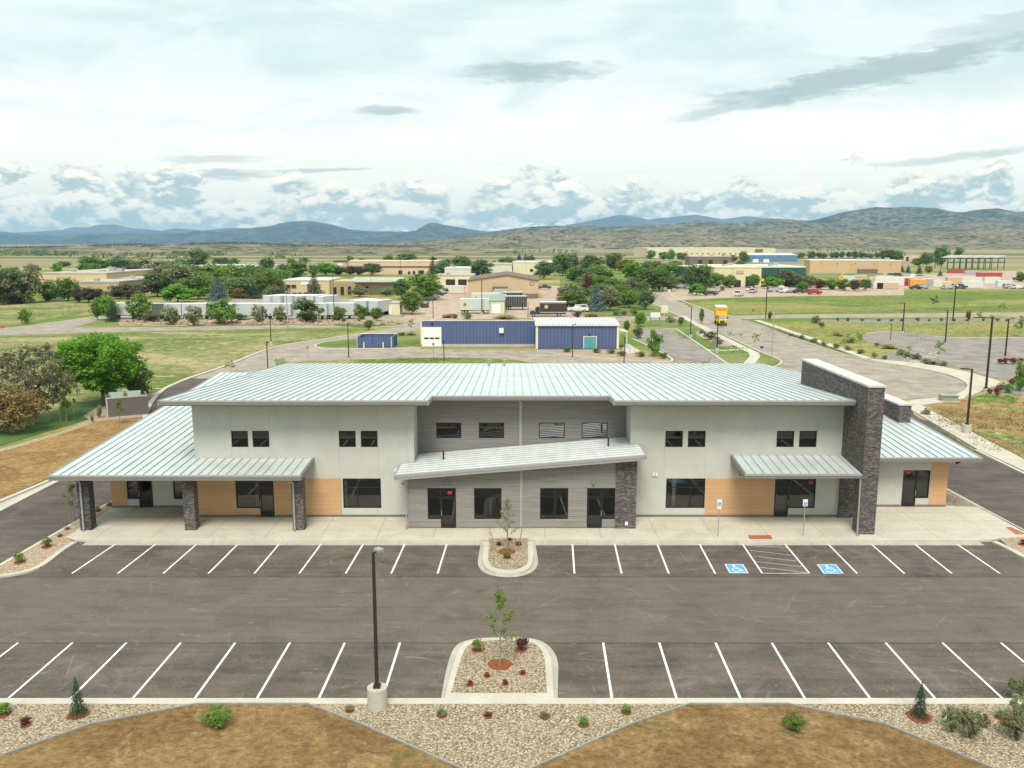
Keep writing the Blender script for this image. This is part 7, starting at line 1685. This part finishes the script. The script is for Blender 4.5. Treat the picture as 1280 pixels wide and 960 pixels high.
# freight trailers
def make_trailer(body, L=8.6, cab=None):
    root = empty('freight_trailer', label='trailer', cat='trailer')
    mb = MB(); mb.box(-L / 2, L / 2, -1.28, 1.28, 1.05, 3.95); mb.use(1); mb.box(-L / 2 - .02, L / 2 + .02, -1.30, 1.30, 3.951, 4.03)
    for i in range(int(L / .6)): q = -L / 2 + .3 + i * .6; mb.box(q, q + .05, -1.305, -1.281, 1.1, 3.9)
    obj('box', mb, [body, 'white'], root)
    mb = MB(); mb.box(-L / 2, L / 2, -.5, .5, .82, 1.04); mb.box(L * .28, L * .32, -1.1, 1.1, .1, .8); obj('chassis', mb, 'black', root)
    for x in (-L * .40, -L * .29):
        for y in (-1.0, 1.0): wheel(root, x, y, .5, .35)
    return root
tp = make_trailer('trailerbody')
GT = 'pale freight trailers parked in a row'
for px, py, rz, lab in ((157, 398.5, 0, 'pale freight trailer at the left end of the row'), (190, 399, 0, 'second pale trailer, behind the low olive tree'), (212, 399, 0, 'third pale trailer, behind the rounded olive bush'), (248, 399, 0, 'pale trailer behind a rounded olive evergreen'), (279, 399, 0, 'pale trailer hidden behind the large pale round tree'), (311, 399, 0, 'pale trailer between the large pale tree and a rounded evergreen'), (347, 399.2, 0, 'pale trailer behind the smaller rounded evergreen'), (392, 399, 0, 'pale trailer behind the broad dark tree'), (426, 398.5, 0, 'pale trailer with round yellow emblem behind the small street tree')):
    X, Y = G(px, py); o = place(tp, (X, Y, ZA), R(rz), (.86, 1, 1.0), lab, GT)
for px, py, rz, lab in ((452, 393, 70, 'angled trailer leftmost of three beside the shed'), (462, 393.5, 70, 'angled trailer in the middle of three beside the shed'), (476, 394, 70, 'angled trailer rightmost of three beside the shed'), (345, 386, 68, 'white-roofed trailer first in the second row'), (357, 386, 68, 'white-roofed trailer second in the second row'), (371, 386, 68, 'white-roofed trailer third in the second row'), (384, 386, 68, 'white-roofed trailer fourth in the second row'), (398, 386, 68, 'white-roofed trailer fifth in the second row'), (410, 387, 68, 'white-roofed trailer last in the second row')):
    X, Y = G(px, py); place(tp, (X, Y, ZA), R(rz), (.95, 1, 1.0), lab, GT)
def emblem(px, py, Y, r_, label):
    X = XA(px, py, Y); z = HZ(py, Y); mb = MB(); mb.tube((0, 0, 0), (0, .02, 0), r_, r_, 14); mb.use(1).tube((.05, -.03, .02), (.05, -.005, .02), r_ * .55, r_ * .5, 10); o = obj('emblem', mb, ['yellowpaint', 'greenwall']); return o, X, z
tg = make_trailer('trailergreen', 8.4)
X, Y = G(593.5, 392); tt = place(tg, (X, Y, ZA), 0, (.93, 1, 1.02), 'light green freight trailer with round yellow emblem beside the loading tunnel', GT)
mb = MB(); mb.tube((-2.9, -1.35, 2.5), (-2.9, -1.31, 2.5), .6, .6, 16); mb.use(1).tube((-2.75, -1.37, 2.55), (-2.75, -1.352, 2.55), .32, .32, 12); obj('emblem', mb, ['yellowpaint', 'greenwall'], tt)
for px, py, lab in ((607, 383, 'second trailer behind the light green one'),):
    X, Y = G(px, py); place(tg, (X, Y, ZA), 0, (1.0, 1, 1.0), lab, GT)
for px, py, lab in ((645, 387, 'nearer dark truck body parked right of the loading tunnel'), (641, 381, 'farther dark truck body parked right of the loading tunnel')):
    if 'tb' not in globals(): tb = make_trailer('black', 7.5)
    X, Y = G(px, py); place(tb, (X, Y, ZA), 0, (.82, 1, .98), lab, 'dark trucks beside the tunnel')
# box trucks: cab, body, wheels
def make_truck(name, body, cab, label, L=6.6, H_=3.7, stripe=None):
    root = empty(name, label=label, cat='truck')
    mb = MB(); mb.box(-L, 0, -1.25, 1.25, .95, H_); mb.use(1); mb.box(-L - .02, .02, -1.27, 1.27, H_ + .001, H_ + .08)
    obj('box', mb, [body, 'white'], root)
    mb = MB(); mb.hexa([(.1, -1.1, .55), (1.35, -1.1, .55), (1.35, 1.1, .55), (.1, 1.1, .55), (.1, -1.05, 2.55), (.85, -1.0, 2.5), (.85, 1.0, 2.5), (.1, 1.05, 2.55)])
    mb.hexa([(1.35, -1.0, .55), (2.6, -.85, .55), (2.6, .85, .55), (1.35, 1.0, .55), (1.35, -1.0, 1.6), (2.5, -.8, 1.4), (2.5, .8, 1.4), (1.35, 1.0, 1.6)]); c = obj('cab', mb, cab, root)
    mb = MB(); mb.face([(1.30, -.85, 1.68), (1.30, .85, 1.68), (.90, .8, 2.42), (.90, -.8, 2.42)])
    for s in (-1, 1): mb.face([(.25, s * 1.095, 1.6), (1.05, s * 1.095, 1.6), (.8, s * 1.06, 2.35), (.25, s * 1.07, 2.35)])
    obj('windscreen', mb, 'carglass', c); mb = MB(); mb.box(2.55, 2.62, -.55, .55, .75, 1.25); obj('grille', mb, 'black', c)
    mb = MB(); mb.box(2.55, 2.7, -1.0, 1.0, .45, .68); obj('bumper', mb, 'black', root)
    for s in (-1, 1):
        mb = MB(); mb.tube((2.58, s * .68, 1.05), (2.64, s * .68, 1.05), .13, .13, 10); obj('headlight', mb, 'lens', c)
        mb = MB(); mb.box(1.1, 1.2, s * 1.32 - .12, s * 1.32 + .12, 1.6, 2.1); mb.box(1.13, 1.17, min(s * 1.0, s * 1.2), max(s * 1.0, s * 1.2), 1.8, 1.84); obj('mirror', mb, 'black', c)
        wheel(root, 1.7, s * .95, .48, .3); wheel(root, -L * .72, s * .95, .48, .45)
    mb = MB(); mb.box(-L, 1.4, -.45, .45, .6, .94); obj('chassis', mb, 'black', root); return root
X, Y = G(906, 407.5); t1 = make_truck('delivery_truck', 'yellowpaint', 'truckyellow', 'yellow delivery truck driving towards us on the main road', 6.2, 4.2); t1.location = (X - .3, Y + 2.2, ZA - .01); t1.rotation_euler = (0, 0, R(-99))
cv = bpy.data.curves.new('lettering', 'FONT'); cv.body = 'PENSKE'; cv.size = .62; cv.extrude = .01; cv.align_x = 'CENTER'
lt = bpy.data.objects.new('lettering', cv); COL.objects.link(lt); lt.parent = t1; lt.location = (.035, 0, 3.45); lt.rotation_euler = (R(90), 0, R(90)); cv.materials.append(M['redbox'])
me = bpy.data.meshes.new_from_object(lt.evaluated_get(bpy.context.evaluated_depsgraph_get())); lm = bpy.data.objects.new('lettering', me); COL.objects.link(lm); lm.parent = t1; lm.location = lt.location; lm.rotation_euler = lt.rotation_euler
bpy.data.objects.remove(lt); lm.name = 'lettering'
X, Y = G(676, 396); t2 = make_truck('delivery_truck', 'brown', 'cardark', 'dark brown box truck parked behind the blue building', 6.8, 3.8); t2.location = (X - .2, Y + 1.3, ZA); t2.rotation_euler = (0, 0, R(180))
mb = MB(); mb.tube((-1.6, 1.252, 2.6), (-1.6, 1.29, 2.6), .5, .5, 14); obj('emblem', mb, 'tanbox', t2); mb = MB(); mb.box(-6.75, -.05, 1.252, 1.28, 1.0, 1.25); mb.box(-6.75, -.05, 1.252, 1.28, 3.5, 3.75); obj('trim', mb, 'carsilver', t2)
X, Y = G(722, 390); v = make_car('carwhite', 'suv'); v['used'] = 1; v.location = (X, Y, ZA); v.rotation_euler = (0, 0, R(182)); v.scale = (1.25, 1.15, 1.2); v.name = 'parked_van'; v['category'] = 'van'; v['label'] = 'white van parked right of the brown box truck'
X, Y = G(951.5, 358.5); t3 = make_truck('delivery_truck', 'yellowpaint', 'yellowpaint', 'yellow truck parked before the cream store', 3.6, 3.4); t3.location = (X, Y, ZA); t3.rotation_euler = (0, 0, R(-80))
X, Y = G(934, 357.5); t4 = make_truck('delivery_truck', 'redbox', 'redbox', 'red truck parked beside the store\'s wide door', 3.6, 3.4); t4.location = (X, Y, ZA); t4.rotation_euler = (0, 0, R(-80))
# storage yard: containers and campers
def make_container(mat, L=6, H_=2.6, name='shipping_container', cat='container', roof='white'):
    root = empty(name, label='c', cat=cat); mb = MB(); mb.box(-L / 2, L / 2, -1.2, 1.2, .1, H_)
    for i in range(int(L / .5)): q = -L / 2 + .2 + i * .5; mb.box(q, q + .2, -1.26, -1.201, .2, H_ - .15)
    obj('body', mb, mat, root); mb = MB(); mb.box(-L / 2 - .03, L / 2 + .03, -1.23, 1.23, H_ + .002, H_ + .08); obj('roof', mb, roof, root)
    mb = MB(); mb.box(L / 2 + .001, L / 2 + .06, -1.1, -.02, .2, H_ - .1); mb.box(L / 2 + .001, L / 2 + .06, .02, 1.1, .2, H_ - .1); obj('door', mb, mat, root); return root
CON = {}
def cont(px, py, mat, L, H_, lab, rz=0, name='shipping_container', cat='container', group='containers in the storage yard', roof='white'):
    key = (mat, L, H_, name)
    if key not in CON: CON[key] = make_container(mat, L, H_, name, cat, roof)
    X, Y = G(px, py); return place(CON[key], (X, Y, ZA), R(rz), (1, 1, 1), lab, group)
cont(1110, 357.5, 'carwhite', 13, 3.6, 'long white trailer box left of the red container'); cont(1108, 361, 'tanbox', 9, 2.6, 'tan container below the long white trailer box'); cont(1096, 361, 'whitewall', 4, 2.8, 'short cream container left of the tan one')
cont(1133, 357, 'redbox', 4.5, 3.4, 'red container touching the orange one'); cont(1146, 357.5, 'orangebox', 7, 3.0, 'orange container right of the red one'); cont(1160, 357, 'carsilver', 5, 3, 'grey container right of the orange one'); cont(1170, 359, 'whitewall', 3.5, 3, 'cream container left of the peach ones')
cont(1180, 358, 'peach', 6, 2.2, 'low peach container in the middle of the yard'); cont(1192, 354, 'tanbox', 7, 2.8, 'tan container behind the white pickups'); cont(1105, 351, 'cream', 9, 2.5, 'pale container in the yard\'s back row at left'); cont(1128, 351.5, 'cream', 10, 2.2, 'pale container in the back row behind the red one'); cont(1148, 351, 'tanbox', 8, 2.2, 'tan container in the back row behind the orange one'); cont(1238, 355, 'carwhite', 7, 3.2, 'large white camper box in the right half of the yard', 0, 'camper', 'camper', 'white campers in the storage yard')
cont(1254, 359.5, 'carwhite', 6, 2.9, 'white camper right of the large one', 0, 'camper', 'camper', 'white campers in the storage yard'); cont(1208, 360.5, 'carwhite', 5.2, 2.9, 'first white camper right of the pickups', 0, 'camper', 'camper', 'white campers in the storage yard'); cont(1219, 360, 'carwhite', 5.2, 2.9, 'second white camper right of the pickups', 0, 'camper', 'camper', 'white campers in the storage yard'); cont(1214, 352, 'whitewall', 10, 2.2, 'long white roofed camper behind the pickups', 0, 'camper', 'camper', 'white campers in the storage yard')
cont(1196, 341.5, 'redbox', 11, 2.3, 'red container below the left of the steel frame', -8, roof='redbox'); cont(1236, 346, 'redbox', 13, 2.3, 'red container below the right of the steel frame', -8, roof='redbox'); cont(1214, 343, 'carsilver', 8, 2.0, 'grey container between the two red ones', -8)
cont(568, 366.5, 'whitewall', 7.5, 2.8, 'white panelled container beside the tan hall', 0); cont(1075, 350, 'tanbox', 6, 2.4, 'tan container before the orange warehouse', 0); cont(1060, 351, 'carwhite', 6, 2.4, 'white container before the orange warehouse', 0)
# boom lift
X, Y = G(1051, 352); root = empty('boom_lift', (X, Y, ZA), 0, 'orange boom lift raised before the orange warehouse', 'machine'); mb = MB(); mb.box(-1.5, 1.5, -1, 1, .5, 1.8); obj('body', mb, 'orangebox', root); mb = MB(); mb.tube((-1, 0, 1.7), (5, 0, 8.2), .3, .18, 8); mb.box(4.7, 6, -.6, .6, 7.6, 8.6); obj('boom', mb, 'orangebox', root)
for x in (-1, 1):
    for y in (-1, 1): wheel(root, x, y, .5, .4)
# boulders on the rocky bank before the trailers
rng2 = random.Random(4); mb = MB()
for _ in range(260):
    px = rng2.uniform(150, 500); py = rng2.uniform(401, 406.5); X, Y = G(px, py); q = rng2.uniform(.25, .8); mb.blob((X, Y, ZA + q * .2), q, q * .8, q * .6, 6, 4, .25, rng2)
tag(obj('rubble', mb, 'pinkgravel'), kind='stuff')
mb = MB()
for _ in range(90):
    px = rng2.uniform(1130, 1180); py = rng2.uniform(440, 458); X, Y = G(px, py); q = rng2.uniform(.12, .35)
    mb.blob((X, Y, ZA + q * .2), q, q * .8, q * .6, 6, 4, .25, rng2)
for _ in range(70):
    px = rng2.uniform(876, 915); py = 417 + (px - 876) * .38 + rng2.uniform(-3, 4); X, Y = G(px, py); q = rng2.uniform(.15, .4); mb.blob((X, Y, ZA + q * .2), q, q * .8, q * .6, 6, 4, .25, rng2)
tag(obj('rubble', mb, 'conc'), kind='stuff')
# remove prototypes that were never planted
for r_ in list(PROTO.values()):
    if not r_.get('used'):
        for c in list(r_.children): bpy.data.objects.remove(c)
        bpy.data.objects.remove(r_)
for o in list(bpy.data.objects):
    if 'used' in o: del o['used']
